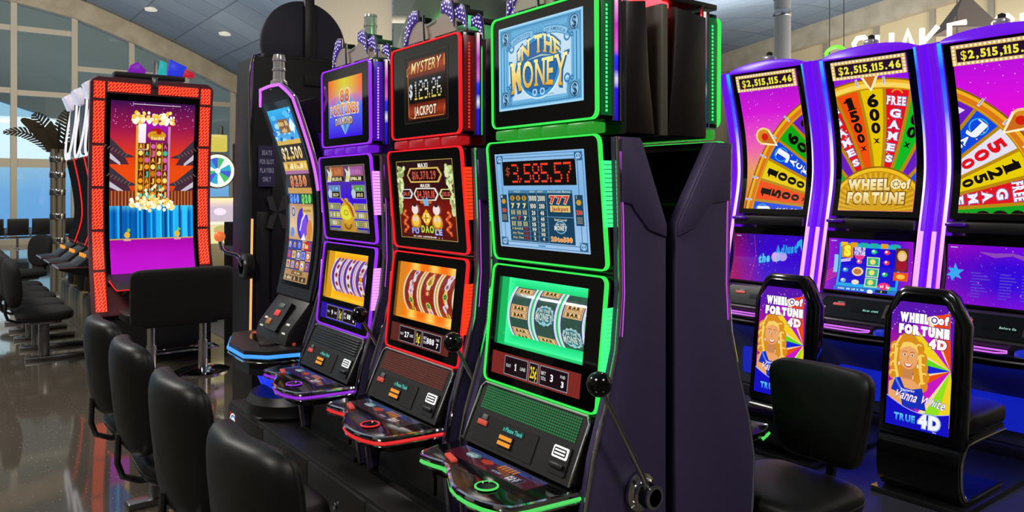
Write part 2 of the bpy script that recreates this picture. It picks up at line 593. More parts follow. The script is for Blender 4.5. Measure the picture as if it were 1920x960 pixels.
def art_money_top():
    a = Art()
    a.vgrad(-50, -33, 50, 33, [(0, '#6cb4e0'), (0.5, '#7cc0e6'), (1, '#62aad8')])
    a.z(2).poly([(-32, -26), (32, -26), (32, -15), (37, -15), (37, 15), (32, 15), (32, 20), (-32, 20), (-32, 15), (-37, 15), (-37, -15), (-32, -15)], '#c4e0f2')
    for i in range(26):
        for sy in (-1, 1):
            a.z(1.5).arc(-46 + i * 3.7, sy * 23.4, 0.6, 1.3, '#4a92c4', n=10)
    a.z(2.2)
    a.frame(-50, -33, 50, 33, 1.6, '#a4d8f6')
    a.frame(-47.5, -30.5, 47.5, 30.5, 1.0, '#3f86b8')
    for i in range(34):
        x = -46 + i * 2.75
        a.rect(x, 28.2, x + 1.6, 29.2, '#4f93c0')
        a.rect(x, -29.2, x + 1.6, -28.2, '#4f93c0')
    for sx in (-1, 1):
        a.z(2).line([(sx * 43, -18), (sx * 43, 17)], 1.2, '#2f77ad')
        a.line([(sx * 39.5, -15), (sx * 39.5, 15)], 2.0, '#5ba1d0')
        for sy in (-1, 1):
            a.z(2).rect(min(sx * 33, sx * 47), min(sy * 17.5, sy * 30), max(sx * 33, sx * 47), max(sy * 17.5, sy * 30), '#5d9cc6')
            a.z(3).arc(sx * 41, sy * 24, 0, 5.2, '#8fc4e6', q=1.15)
            a.z(4).arc(sx * 41, sy * 24, 4.2, 5.0, '#1d4f7c', q=1.15)
            a.text('$', sx * 41, sy * 24, 4.6, 8.4, '#163a5c', 0.02)
            a.z(3).arc(sx * 33, sy * 15, 2.0, 3.6, '#3b82b6', n=20)
            a.arc(sx * 38, sy * 15.5, 0.9, 1.9, '#2b6ea4', n=16)
            for q in range(6):
                a.line([(sx * (34 + 2 * q), sy * 18.5), (sx * (35 + 2 * q), sy * 20.0)], 0.5, '#2f709e')
                a.line([(sx * 34.5, sy * (19 + 1.8 * q)), (sx * 36, sy * (20 + 1.8 * q))], 0.5, '#2f709e')
    # the two ribbons
    def rib(u, v, w, h, sgn): return (u * w, v * h - 3.2 * (2 * u * sgn) ** 2 * 0.6 - u * sgn * 3)
    for sgn, t in ((-1, 'UNITED STATES'), (1, 'OF AMERICA')):
        pts = [(sgn * 20 + u * 26 / 1.0, 22.5 - 1.9 * (2 * u) ** 2 - u * sgn * 4) for u in [i / 12 - 0.5 for i in range(13)]]
        a.z(3).line(pts, 6.0, '#3f8abf')
        a.z(4).line(pts, 4.6, '#8ac2e6')
        a.z(5).text(t, sgn * 20, 22.5, 23, 2.6, '#2b6a9c', 0.01, warp=lambda u, v, w, h, s=sgn: (u * w, v * h - 1.9 * (2 * u) ** 2 - u * s * 4))
    for q in range(7):
        x = -9 + 3 * q
        a.z(3).arc(x, 24.5 + (q % 2) * 1.5, 1.2, 2.0, '#5aa0cf', n=14)
    # seal with the words
    a.z(5).arc(1, -3, 0, 26, '#e0f2fc', n=48, q=0.93)
    a.z(6).disc(1, -3, 25, '#2a66a0', 48, 23)
    a.z(7).arc(1, -3, 22.2, 25.2, '#3a94d0', n=48, q=0.92)
    a.arc(1, -3, 21.2, 21.8, '#184a7c', n=48, q=0.92)
    a.z(8).line([(-12, 3.6), (4, 5.2), (17, 3.6)], [0.3, 1.3, 0.3], '#b7c9b0')
    for sx in (-1, 1):
        a.z(9).arc(1 + sx * 4.5, -22, 1.4, 3.0, '#9fd2f0', n=20)
        a.z(10).arc(1 + sx * 4.5, -22, 0.0, 1.5, '#2a72ab', n=16)
    up = lambda u, v, w, h: (u * w, v * h * (1 - 0.25 * (2 * u) ** 2) - 8.5 * (2 * u) ** 2)
    a.z(10).text('IN THE', 1, 14.5, 50, 14, ('#dca828', '#fff3a4'), 0.035, ('#2f6fa4', 1.3), True, up)
    spread = lambda u, v, w, h: (u * w * (1 + 0.05 * v), v * h * (1 + 0.22 * (2 * u) ** 2) - 1.2 * (2 * u) ** 2)
    a.z(13).text('MONEY', 1, -8, 66, 21, '#1b4f80', 0.045, ('#2a70aa', 1.1), True, spread)
    a.z(16).text('MONEY', 1, -7.6, 64, 20, ('#e0a824', '#fff4a0'), 0.02, None, True, spread)
    scrawl(a.z(6), 12, -24.5, 14, 1.6, '#7fb4d8', 9)
    return a, 100, 66

def art_money_mid():
    a = Art()
    a.vgrad(-50, -47, 50, 47, [(0, '#9fc4ea'), (0.6, '#7fb2e2'), (1, '#8fbfe8')])
    a.z(2).frame(-48.5, -45.5, 48.5, 45.5, 0.9, '#5b93c6')
    a.frame(-43, -41.5, 43, 42.5, 0.7, '#3e6f9c')
    for sx in (-1, 1):
        for sy in (-1, 1):
            a.z(2).rect(min(sx * 40, sx * 48), min(sy * 37, sy * 45.5), max(sx * 40, sx * 48), max(sy * 37, sy * 45.5), '#2f5d86')
            a.z(3).arc(sx * 44, sy * 41.3, 1.8, 2.8, '#9cc8ee', n=16)
            a.text('$', sx * 44, sy * 41.3, 2.0, 3.6, '#a9d2f4', 0.02)
            a.arc(sx * 41.5, sy * 38.5, 0.6, 1.3, '#8abbe4', n=12)
    a.z(3).rect(-41, 15, 41, 39, '#0b0706')
    a.z(4)
    seven(a, '3,585.57', 3.5, 27, 66, 19, '#f0402a')
    seven(a, '$', -34.5, 29, 5.5, 10, '#b04a2a')
    # pay table
    a.z(3).rect(-36, -40, 36, 10.5, '#153f5c')
    a.z(4)
    a.rect(-36, 7.5, 36, 10.5, '#3f7fa8')
    a.z(5).text('WILD', -25, 9, 8, 1.6, '#e6e0a0').text('CREDIT', -7, 9, 6, 1.6, '#e6e0a0').text('CREDITS', 2, 9, 6, 1.6, '#e6e0a0').text('3rd Credit Bonus', 22, 9, 24, 1.9, '#f0e8b8')
    rows = [('w', '1000', '2000'), ('7', '100', '200'), ('b', '20', '40'), ('m', '20', '40'), ('b', '15', '30'), ('t', '10', '20'), ('u', '5', '10'), ('v', '2', '4')]
    y = 6.6
    for i, (k, p, q) in enumerate(rows):
        hgt = (8.0, 7.0, 6.2, 5.4, 5.4, 4.4, 4.4, 4.4)[i]
        yc = y - hgt / 2
        a.z(5).rect(-36, y - hgt - 0.25, 9, y - hgt, '#5a8fb4')
        if k == 'w':
            for x in (-31, -24, -17):
                a.disc(x, yc, 2.8, '#c89a2c', 6)
                a.z(6).text('5', x, yc, 1.9, 3.2, '#3a2a08', 0.05).z(5)
        elif k == '7':
            for x in (-31, -24, -17): a.text('7', x, yc, 4, 5, '#e8df9a', 0.05)
        elif k == 'b':
            for x in (-31, -24, -17):
                for d in (-1.5, 0, 1.5): a.text('BAR', x, yc + d, 5, 1.3, '#d9cf90', 0.04)
        elif k == 'm':
            a.text('ANY 3', -31, yc, 6, 2.4, '#d9cf90', 0.03).text('7', -24, yc, 3.4, 4.2, '#d84030', 0.05).text('7', -17, yc, 3.4, 4.2, '#e8df9a', 0.05)
        else:
            a.text({'t': '3 BARS', 'u': 'Any Three', 'v': 'Any One'}[k], -27, yc, 13, 2.2, '#cfc78c', 0.03)
            a.rect(-19, yc - 1.6, -14.5, yc + 1.6, '#7d2c30')
        for x, t in ((-7, p), (2.8, q)):
            a.text(t, x, yc, 2.0 * len(t), hgt * 0.66, '#f0ead0', 0.035, None, True)
        y -= hgt
    for x in (-12.2, -2.2, 8.6):
        a.z(5).rect(x - 0.2, -40, x + 0.2, 7.5, '#6fa3c6')
    for x in (15, 22.3, 29.6):
        a.z(5).text('7', x, 1.5, 6, 7.5, '#d8342a', 0.05, ('#f2e6c0', 0.6))
    a.z(5).rect(12, -10, 33, -4, '#d8c070')
    a.z(6).text('Jackpot', 22.5, -7, 17, 3.8, '#b03030', 0.04)
    a.z(5).rect(8.6, -15, 36, -14.5, '#6fa3c6')
    a.text('2nd Level', 22, -17.2, 13, 2.2, '#e8dfae', 0.02)
    a.z(5).disc(22, -24.2, 6.2, '#7fb4d8', 12)
    a.z(6).disc(22, -24.2, 5.2, '#1d4c70', 24)
    a.z(7).text('IN THE', 22, -21.6, 8, 2.0, '#e2e6d8', 0.02).text('MONEY', 22, -25, 13, 4.2, '#e2e6d8', 0.04, None, True)
    a.z(5).text('20to500', 22, -35.6, 22, 4.2, '#e8862c', 0.05, ('#f4e0b0', 0.4))
    # side tables
    for sx, t in ((-1, '50'), (1, '250')):
        x = sx * 42
        a.z(3).rect(x - 4, -22, x + 4, 6, '#17405c')
        a.z(5).text('1' if sx < 0 else '2', x - 2, 4, 1.4, 2.4, '#e8dfae')
        a.disc(x, -0.8, 2.8, '#c89a2c', 6)
        a.z(5).text(t, x, -9.8, 4.8 if sx < 0 else 6.2, 4.2, '#e85a34', 0.05)
        for q in range(4): a.rect(x - 2.8, -15 - q * 1.6, x + 2.8, -14.2 - q * 1.6, '#8f8a72')
    a.z(4).rect(-4, -44, 4, -42.6, '#4f86b8')
    return a, 100, 94

def art_info(theme):
    """strip of little displays below the reels; 100 x 18"""
    a = Art()
    base = {'green': '#7a2824', 'red': '#5a2622', 'violet': '#2c12a0'}[theme]
    a.vgrad(-50, -9, 50, 9, [(0, base), (1, base)])
    if theme != 'violet':
        for i in range(26):
            x = -48 + i * 3.8
            a.z(2).line([(x, -9), (x + 3, 9)], 0.25, '#8e342c')
    a.z(3)
    for x0, x1 in ((-34, -6), (-4.5, 6), (7.5, 38)):
        a.rect(x0, -7.5, x1, 7.5, '#8a8f96')
    a.z(4)
    for x0, x1 in ((-33.3, -6.7), (-3.8, 5.3), (8.2, 37.3)):
        a.rect(x0, -6.8, x1, 6.8, '#1c0e14')
    lines, den, b, p = {'green': ('1', '25¢', '3', '3'), 'red': ('27', '1¢', '888', '7'), 'violet': ('9', '1¢', '88', '8')}[theme]
    a.z(5).text('PLAY', -28.5, 0, 5.5, 2.6, '#d8dce0', 0.02).text(lines, -20, 0, None, 5.4, '#f6f8fa', 0.03, None, lines == '1').text('LINE' if theme == 'green' else 'LINES', -11.5, 0, 6, 2.6, '#d8dce0', 0.02)
    a.z(5).text(den, 0.8, 0, 7.2 if len(den) > 2 else 5.5, 9, '#f4e02c', 0.02, None, len(den) == 2)
    a.z(5).text('BET', 12, 2, 5, 2.6, '#d8dce0', 0.02).text('TOTAL', 12.2, -2, 5.4, 2.6, '#d8dce0', 0.02).text(b, 21, 0, None, 5.4, '#f6f8fa', 0.03)
    a.z(5).text('PAID', 32.5, 3, 5, 2.2, '#d8dce0', 0.02).text(p, 32.5, -2.4, None, 4.6, '#f6f8fa', 0.05)
    return a, 100, 18

def bar_symbol(a, cx, cy, n):
    h = 7.2
    for i in range(n):
        y = cy + (i - (n - 1) / 2) * (h + 0.3)
        a.z(3).rect(cx - 11, y - h / 2, cx + 11, y + h / 2, '#ffd9a0')
        a.z(4).rect(cx - 10, y - h / 2 + 0.8, cx + 10, y + h / 2 - 0.8, '#c8641c')
        a.z(5).rect(cx - 9, y - h / 2 + 1.3, cx + 9, y + h / 2 - 1.3, '#ffd48a')
        a.z(6).text('BAR', cx, y, 13, 3.8, '#3a1206', 0.06, None, True)

def money_symbol(a, cx, cy):
    pts = [(cx + (12.5 if i % 2 else 11) * math.cos(i * PI / 14), cy + (11.5 if i % 2 else 10) * math.sin(i * PI / 14)) for i in range(28)]
    a.z(3).poly(pts, '#bfe6ea')
    a.z(4).disc(cx, cy, 9.6, '#3f8f98', 24, 9)
    a.z(5).text('IN THE', cx, cy + 5, 13, 4, '#e6f2e0', 0.03, ('#1d5560', 0.5))
    a.z(6).text('MONEY', cx, cy - 1.5, 21, 8, '#e6efe0', 0.04, ('#1d5560', 0.8), True)
    a.z(8).disc(cx, cy - 8.5, 2.6, '#9fe0e6', 16)

def art_reel(theme, n):
    """a reel band unrolled: 30 wide, 100 tall (v along the circumference, centre 0)"""
    a = Art()
    if theme == 'green':
        a.rect(-15, -60, 15, 60, '#35584a')
        for q in range(24): a.z(2).rect(-12 + (q % 3) * 8, -60 + q * 5, -8 + (q % 3) * 8, -56 + q * 5, '#3b6152')
        for y, k in {0: ((-25, 2), (1, 2), (25, 1)), 1: ((-26, 1), (2, 0), (27, 1)), 2: ((-16, 0), (12, 2), (34, 1))}[n]:
            if k: bar_symbol(a, 0, y, k)
            else: money_symbol(a, 0, y)
    elif theme == 'red':
        a.rect(-15, -60, 15, 60, '#a3241c')
        v0 = len(a.v)
        seq = {0: 'ctplg', 1: 'fomlp', 2: 'pcltg'}[n]
        ys = (26, 13, 0, -13, -26) if n != 1 else (26, 15, 0, -17, -27)
        for s_, y in zip(seq, ys):
            if s_ == 'c':
                a.z(3).disc(0, y, 7.4, '#f6ece6', 24)
                a.z(4).disc(0, y, 5.6, '#d5b7c4', 24)
                a.z(5).disc(0, y, 3.2, '#8a5a70', 20)
            elif s_ == 't':
                for d in (-3.5, 3.5): a.z(3).disc(d, y + d * 0.8, 5.2, '#f7e6e2', 16)
                a.z(4).disc(0, y - 2, 3.2, '#c77a70', 16)
            elif s_ == 'p':
                for q in range(4): a.z(3).disc(5 * math.cos(q * PI / 2 + 0.6), y + 5 * math.sin(q * PI / 2 + 0.6), 4.4, '#f8dfe4', 14)
                a.z(4).disc(0, y, 3.4, '#d08b9a', 14)
            elif s_ == 'l':
                a.z(3).disc(0, y, 7.6, '#f2c62a', 24)
                a.z(4).disc(0, y, 6.2, '#f6e48a', 24)
                for q in range(5): a.z(5).disc(3.2 * math.cos(q * 1.257 + 0.3), y + 3.2 * math.sin(q * 1.257 + 0.3), 2.4, '#1f8f2e', 12)
            elif s_ in 'go':
                a.z(3).disc(0, y, 10.5 if s_ == 'o' else 6, '#e8b21e', 28, 9 if s_ == 'o' else 5.5)
                a.z(4).arc(0, y, 6.5 if s_ == 'o' else 4, 8.2 if s_ == 'o' else 5, '#fff0a0', n=28)
                for q in range(12 if s_ == 'o' else 0): a.z(5).disc(9.4 * math.cos(q * PI / 6), y + 8 * math.sin(q * PI / 6), 1.3, '#fff6c8', 8)
                a.z(5).rect(-2.4, y - 5, 2.4, y + 5, '#b07a0e')
            else:
                a.z(3).rect(-8, y - 5, 8, y + 5, '#c43a2a')
                a.z(4).disc(0, y, 4, '#f0d080', 12)
    else:
        a.rect(-15, -60, 15, 60, '#7b2aa0')
        v0 = len(a.v)
        seq = {0: 'gooow', 1: 'ooogo', 2: 'wosog'}[n]
        ys = (27, 14, 0, -14, -27)
        for s_, y in zip(seq, ys):
            if s_ == 'o':
                for qx, qy in ((-4.5, 4), (4.5, 4), (-4.5, -4), (4.5, -4)): a.z(3).disc(qx, y + qy, 5.6, '#fbe9ef', 16)
                a.z(4).disc(0, y, 6.0, '#e06a78', 20)
                a.z(5).disc(0, y, 4.0, '#7a2238', 16)
            elif s_ == 'g':
                a.z(3).rect(-9, y - 8, 9, y + 8, '#f4ead0')
                a.z(4).disc(0, y, 6.5, '#c9a648', 18)
                a.z(5).disc(0, y + 1, 3.6, '#3a2a10', 12)
            elif s_ == 's':
                a.z(3).rect(-9, y - 8, 9, y + 8, '#b8201e')
                a.z(4).disc(0, y, 6.5, '#f2b31e', 5)
            else:
                a.z(3).rect(-10, y - 7, 10, y + 7, '#e8e2ee')
                a.z(4).text('88', 0, y, 15, 9, '#6a3a2a', 0.05)
    if theme != 'green':
        def near(y): return min(ys, key=lambda c: abs(c - y))
        a.v[v0:] = [(p[0] * 0.60, near(p[1]) + (p[1] - near(p[1])) * 0.68, p[2]) for p in a.v[v0:]]
    # white rims of the band
    a.z(7)
    for sx in (-1, 1):
        rim = {'green': '#f2f8ff', 'red': '#fff3c4', 'violet': '#e9e6ff'}[theme]
        lin = {'green': '#2b3f9a', 'red': '#3f7a2c', 'violet': '#4a6ad8'}[theme]
        a.rect(min(sx * 12.2, sx * 15), -60, max(sx * 12.2, sx * 15), 60, rim)
        a.rect(min(sx * 11.0, sx * 11.7), -60, max(sx * 11.0, sx * 11.7), 60, lin)
    return a, 30, 100

def art_glow(theme):
    a = Art()
    if theme == 'green':
        def c(x, y):
            d = max(abs(x) / 50, abs(y) / 30)
            t = min(max((d - 0.62) / 0.38, 0), 1)
            return (0.004 + 0.05 * t ** 2, 0.60 + 0.36 * t, 0.13 + 0.22 * t)
    elif theme == 'red':
        def c(x, y):
            t = 0.5 + 0.5 * math.cos(x * 0.19) * (0.4 + 0.6 * abs(y) / 30)
            return (1.0, 0.17 + 0.50 * t ** 2, 0.005 + 0.12 * t ** 3)
    else:
        def c(x, y):
            t = 0.5 + 0.5 * math.cos(x * 0.16 + 0.6) * math.cos(y * 0.12)
            e = max(abs(x) / 50, abs(y) / 30)
            return (1.0, 0.22 + 0.36 * max(t * 0.4, e ** 3), 0.004 + 0.02 * t)
    a.rect(-50, -30, 50, 30, c, 40, 24)
    return a, 100, 60

def art_mystery():
    a = Art()
    a.rect(-50, -52, 50, 52, '#140c0a')
    a.z(2).frame(-49, -51, 49, 51, 0.8, '#3a3630')
    a.rect(-40, -46, 44, 44, '#2a0f0a')
    for x0, y0, x1, y1 in ((-40, 17, 44, 44), (-40, -46, 44, -22)):
        a.z(3).vgrad(x0, y0, x1, y1, [(0, '#4d1408'), (0.5, '#a2381c'), (1, '#5a180c')])
    a.z(4)
    for q, y in ((0, 17), (1, -22)):
        pass
    a.line([(-34, 27), (-40, 24), (-38, -40), (-30, -44), (40, -44), (42, -30)], 1.0, '#d08a3a')
    a.line([(-34, 36), (-42, 32), (-42, 20)], 1.0, '#e0a050')
    a.line([(42, 42), (42, 26)], 1.4, '#e0a050')
    a.z(4).rect(-38, -21, 42, 15, '#0c0908')
    a.z(5).text('MYSTERY', 2, 32, 66, 17, ('#c98a2a', '#fff0b0'), 0.01, ('#5a1d08', 1.6), False, lambda u, v, w, h: (u * w + v * 2.5, v * h + 2 * u))
    a.z(5)
    seven(a, '129.26', 5, -3, 62, 29, lambda y: hx('#c9d4e6') if y > 0 else (hx('#d6d9c8') if y > -10 else hx('#d9c45a')), gap=0.3)
    a.text('$', -33, -2, 8, 20, '#cfd6e0', 0.03)
    a.z(6).text('JACKPOT', 0, -34, 50, 14, '#f0e2c4', 0.03, ('#2a0a04', 1.2), False, lambda u, v, w, h: (u * w, v * h))
    return a, 100, 104

def art_fortune_mid():
    a = Art()
    a.vgrad(-50, -53, 50, 53, [(0, '#4a0c08'), (0.4, '#7a1408'), (0.6, '#3a0c0c'), (1, '#241012')])
    a.z(2).frame(-50, -53, 50, 53, 1.0, '#a08a4a')
    random.seed(5)
    for sx in (-1, 1):
        for i in range(90):
            y = -18 + 62 * random.random()
            w = 2 + (y + 18) / 62 * 11
            a.z(2.5 + 0.02 * i).disc(sx * (48 - w * random.random()), y, 2.4, random.choice(['#c2d088', '#e4ecb4', '#90a45c', '#d4e0a4']), 10, 3.0)
    def plate(cx, cy, w, h, rim):
        q = h * 0.3
        out = [(cx - w / 2 - q, cy), (cx - w / 2, cy + h / 2), (cx + w / 2, cy + h / 2), (cx + w / 2 + q, cy), (cx + w / 2, cy - h / 2), (cx - w / 2, cy - h / 2)]
        inn = [(cx + (x - cx) * (1 - 4 / w), cy + (y - cy) * 0.8) for x, y in out]
        a.z(5).poly(out, rim)
        a.z(6).poly(inn, '#2a0605')
        a.z(7)
    a.z(5).text('MAXI', 0, 46, 17, 6, '#f6f0e0', 0.04)
    plate(1, 33, 50, 20, '#d8b45a'); a.text('$16,370.29', 1, 33, 42, 11, '#c85a48', 0.03, None, True)
    a.z(5).text('MAJOR', 2, 19, 17, 4.6, '#f6f0e0', 0.03)
    plate(2, 7.5, 34, 17, '#e6e0d8'); a.text('$4,390.18', 2, 7.5, 31, 10, '#e0564a', 0.03, None, True)
    plate(-33, 8, 16, 13, '#d4dce0'); a.text('$114.47', -33, 8, 14, 6, '#c86050', 0.03)
    plate(37, 8, 16, 13, '#d0d890'); a.text('$30.83', 37, 8, 14, 6, '#c86050', 0.03)
    # gold sign with two seated figures in gold, and dragons
    a.z(5).poly([(-8, -5), (-14, 10), (-4, 4), (2, 16), (8, 4), (16, 10), (10, -5)], '#c0722a')
    a.z(6).poly([(-2, -8), (-5, 4), (0, 0), (4, 6), (6, -8)], '#7fb0e0')
    for sx in (-1, 1):
        x = sx * 19
        a.z(7).disc(x, -30, 9, '#d08a1e', 20, 11)
        a.z(8).disc(x, -28, 6.5, '#f2c64a', 18, 8)
        a.z(9).disc(x, -13, 6, '#f2dcd8', 18, 7)
        a.z(10).disc(x, -7, 3.6, '#3a2020', 14, 2.6)
        a.disc(x - 3, -26, 2.2, '#e6d0d8', 12, 3.4).disc(x + 3, -26, 2.2, '#e6d0d8', 12, 3.4)
        for i in range(14):
            a.z(6).disc(sx * (38 + 3.2 * math.sin(i * 1.1)), -16 - i * 2.2, 2.2, '#d2492a' if i % 2 else '#e87a3a', 8)
    a.z(9).disc(1, -24, 9, '#e8a81c', 4, 12)
    a.z(10).rect(-4, -30, 6, -18, '#f6e27a')
    a.z(11).rect(-1, -29, 1, -19, '#b06a10').rect(-3, -25, 5, -23.4, '#b06a10')
    a.z(12).text('FU', -20, -42, 13, 8, '#8fa0e8', 0.05, ('#28206a', 0.8))
    a.z(12).text('DAO', 2, -39, 22, 10, '#b6d04a', 0.06, ('#3a3a08', 1.0))
    a.z(12).text('LE', 21, -42, 12, 8, '#a8b8e8', 0.05, ('#28206a', 0.8))
    scrawl(a.z(6), 0, -49.5, 52, 2.4, '#d8d0c8', 30)
    return a, 100, 106

def art_fortunes_top():
    a = Art()
    def c(x, y):
        d = math.hypot(x / 50, (y - 6) / 60)
        t = (y + 55) / 110
        lo, mid, hi = hx('#3a08e0'), hx('#5a70f0'), hx('#f08a1e')
        b = [lo[i] + (mid[i] - lo[i]) * min(t * 1.9, 1) if t < 0.5 else mid[i] + (hi[i] - mid[i]) * min((t - 0.5) * 2.6, 1) for i in range(3)]
        red, yel = hx('#e8601c'), hx('#c8e02a')
        if t > 0.55:
            m = min(abs(x) / 45, 1)
            b = [b[i] * 0.25 + 0.75 * (yel[i] + (red[i] - yel[i]) * m) for i in range(3)] if t > 0.72 else [b[i] * 0.7 + 0.3 * red[i] for i in range(3)]
        k = max(0, 1 - d * 1.7) * 0.42
        return tuple(b[i] * (1 - k) + (0.75, 0.92, 1.0)[i] * k for i in range(3))
    a.rect(-50, -55, 50, 55, c, 16, 22)
    random.seed(3)
    a.z(3).poly([(-24, 8), (-12, 24), (14, 24), (26, 8)], '#6a96d8')
    a.z(3).poly([(-15, -28), (17, -28), (2, -51)], '#8fc0ea')
    a.z(4).poly([(-5, -28), (7, -28), (2, -50)], '#4a86d0')
    a.z(4).poly([(7, -28), (17, -28), (2, -50)], '#6aa6e0')
    a.z(5).text('88', 1, 22, 27, 24, ('#c22a14', '#f08a2c'), 0.04, ('#f6e2b4', 1.6), True)
    a.z(8).text('FORTUNES', 0, -3, 80, 19, ('#b8301a', '#f2a03a'), 0.03, ('#f4dca8', 2.0), True, lambda u, v, w, h: (u * w, v * h * (1 - 0.12 * (2 * u) ** 2) - 2.0 * (2 * u) ** 2))
    a.z(11).text('DIAMOND', 0, -24, 50, 13, ('#c8a060', '#f2ead0'), 0.03, ('#5a3420', 1.6), True, lambda u, v, w, h: (u * w, v * h - 2.0 * (2 * u) ** 2))
    return a, 100, 110

def art_purse_mid():
    a = Art()
    a.vgrad(-50, -68, 50, 68, [(0, '#3012b0'), (0.5, '#3a10d8'), (1, '#5a3a6a')])
    a.z(2).frame(-50, -68, 50, 68, 1.2, '#8a7a5a')
    for cx, col, col2 in ((-22, '#b0623a', '#c8804a'), (26, '#a0589a', '#b878b0')):
        a.z(3).rect(cx - 20, 34, cx + 22, 66, '#6a5228')
        a.z(4).rect(cx - 16, 46, cx + 20, 64, col)
        scrawl(a.z(5), cx + 2, 55, 28, 11, col2, 6)
        a.z(4).rect(cx - 16, 35.5, cx + 20, 44.5, '#120c14')
        a.z(5).text('$10,323.42' if cx < 0 else '$986.38', cx + 2, 40, 26, 7, '#f2e6b8', 0.05)
        a.z(6).poly([(cx - 24, 34), (cx - 20, 50), (cx - 24, 62), (cx - 15, 54), (cx - 12, 66), (cx - 10, 50), (cx - 14, 34)], '#d8dcc8')
        a.z(7).disc(cx - 18, 42, 4, '#e0c84a', 10)
    for cx, col, tx in ((-29, '#4a86c8', '$12.29'), (32, '#5aa03c', '$12.12')):
        a.z(3).rect(cx - 16, 0, cx + 16, 27, '#8a8a98')
        a.z(4).rect(cx - 10, 15, cx + 12, 26, col)
        scrawl(a.z(5), cx + 1, 20.5, 18, 6, '#a8d0d8', 5)
        a.z(4).rect(cx - 7, 1.5, cx + 13, 14, '#120c14')
        a.z(5).text(tx, cx + 3, 7.5, 14, 7, '#e8dca0', 0.04)
        a.z(5).disc(cx - 12, 10, 5.5, '#b8c8e0', 10, 9)
    random.seed(9)
    for cx in (-32, 33):
        for r in range(3):
            y = -17 - r * 17
            a.z(3).rect(cx - 16, y - 7, cx + 16, y + 7, '#b8b088')
            a.z(4).rect(cx - 14.5, y - 5.5, cx + 14.5, y + 5.5, '#5a5a48')
            for q in range(6):
                a.z(5).rect(cx - 13 + q * 4.5, y - 4.5, cx - 9.6 + q * 4.5, y + 4.5, random.choice(['#d8cc98', '#a09870', '#8fb06a', '#c8a83a', '#e2deca']))
    # money purse with gold
    a.z(4).poly([(-26, -67), (-16, -57), (-15, -45), (17, -45), (19, -57), (30, -67)], '#c09030')
    a.z(5).disc(1, -29, 19, '#d4a52c', 28, 23)
    a.z(6).disc(-2, -29, 15, '#e2e03a', 28, 15)
    a.z(7).arc(-2, -29, 4, 6, '#a8901c', n=20)
    for t in (0, 1, 2):
        a.z(8).line([(-12 + 6 * t, 0 - t * 2), (4 + 6 * t, -14 - 2 * t), (14 + 3 * t, -36)], 4.2, ['#d8902c', '#8a4a18', '#e2b050'][t])
    a.z(8).disc(0, -4, 5, '#d8a040', 16)
    a.z(7).arc(1, -52, 6, 10, '#8a5a18', PI, 2 * PI, 20, 1.2)
    a.z(6).rect(-46, -66, -14, -62, '#7a7a70').rect(20, -66, 47, -62, '#7a7a70')
    return a, 100, 136

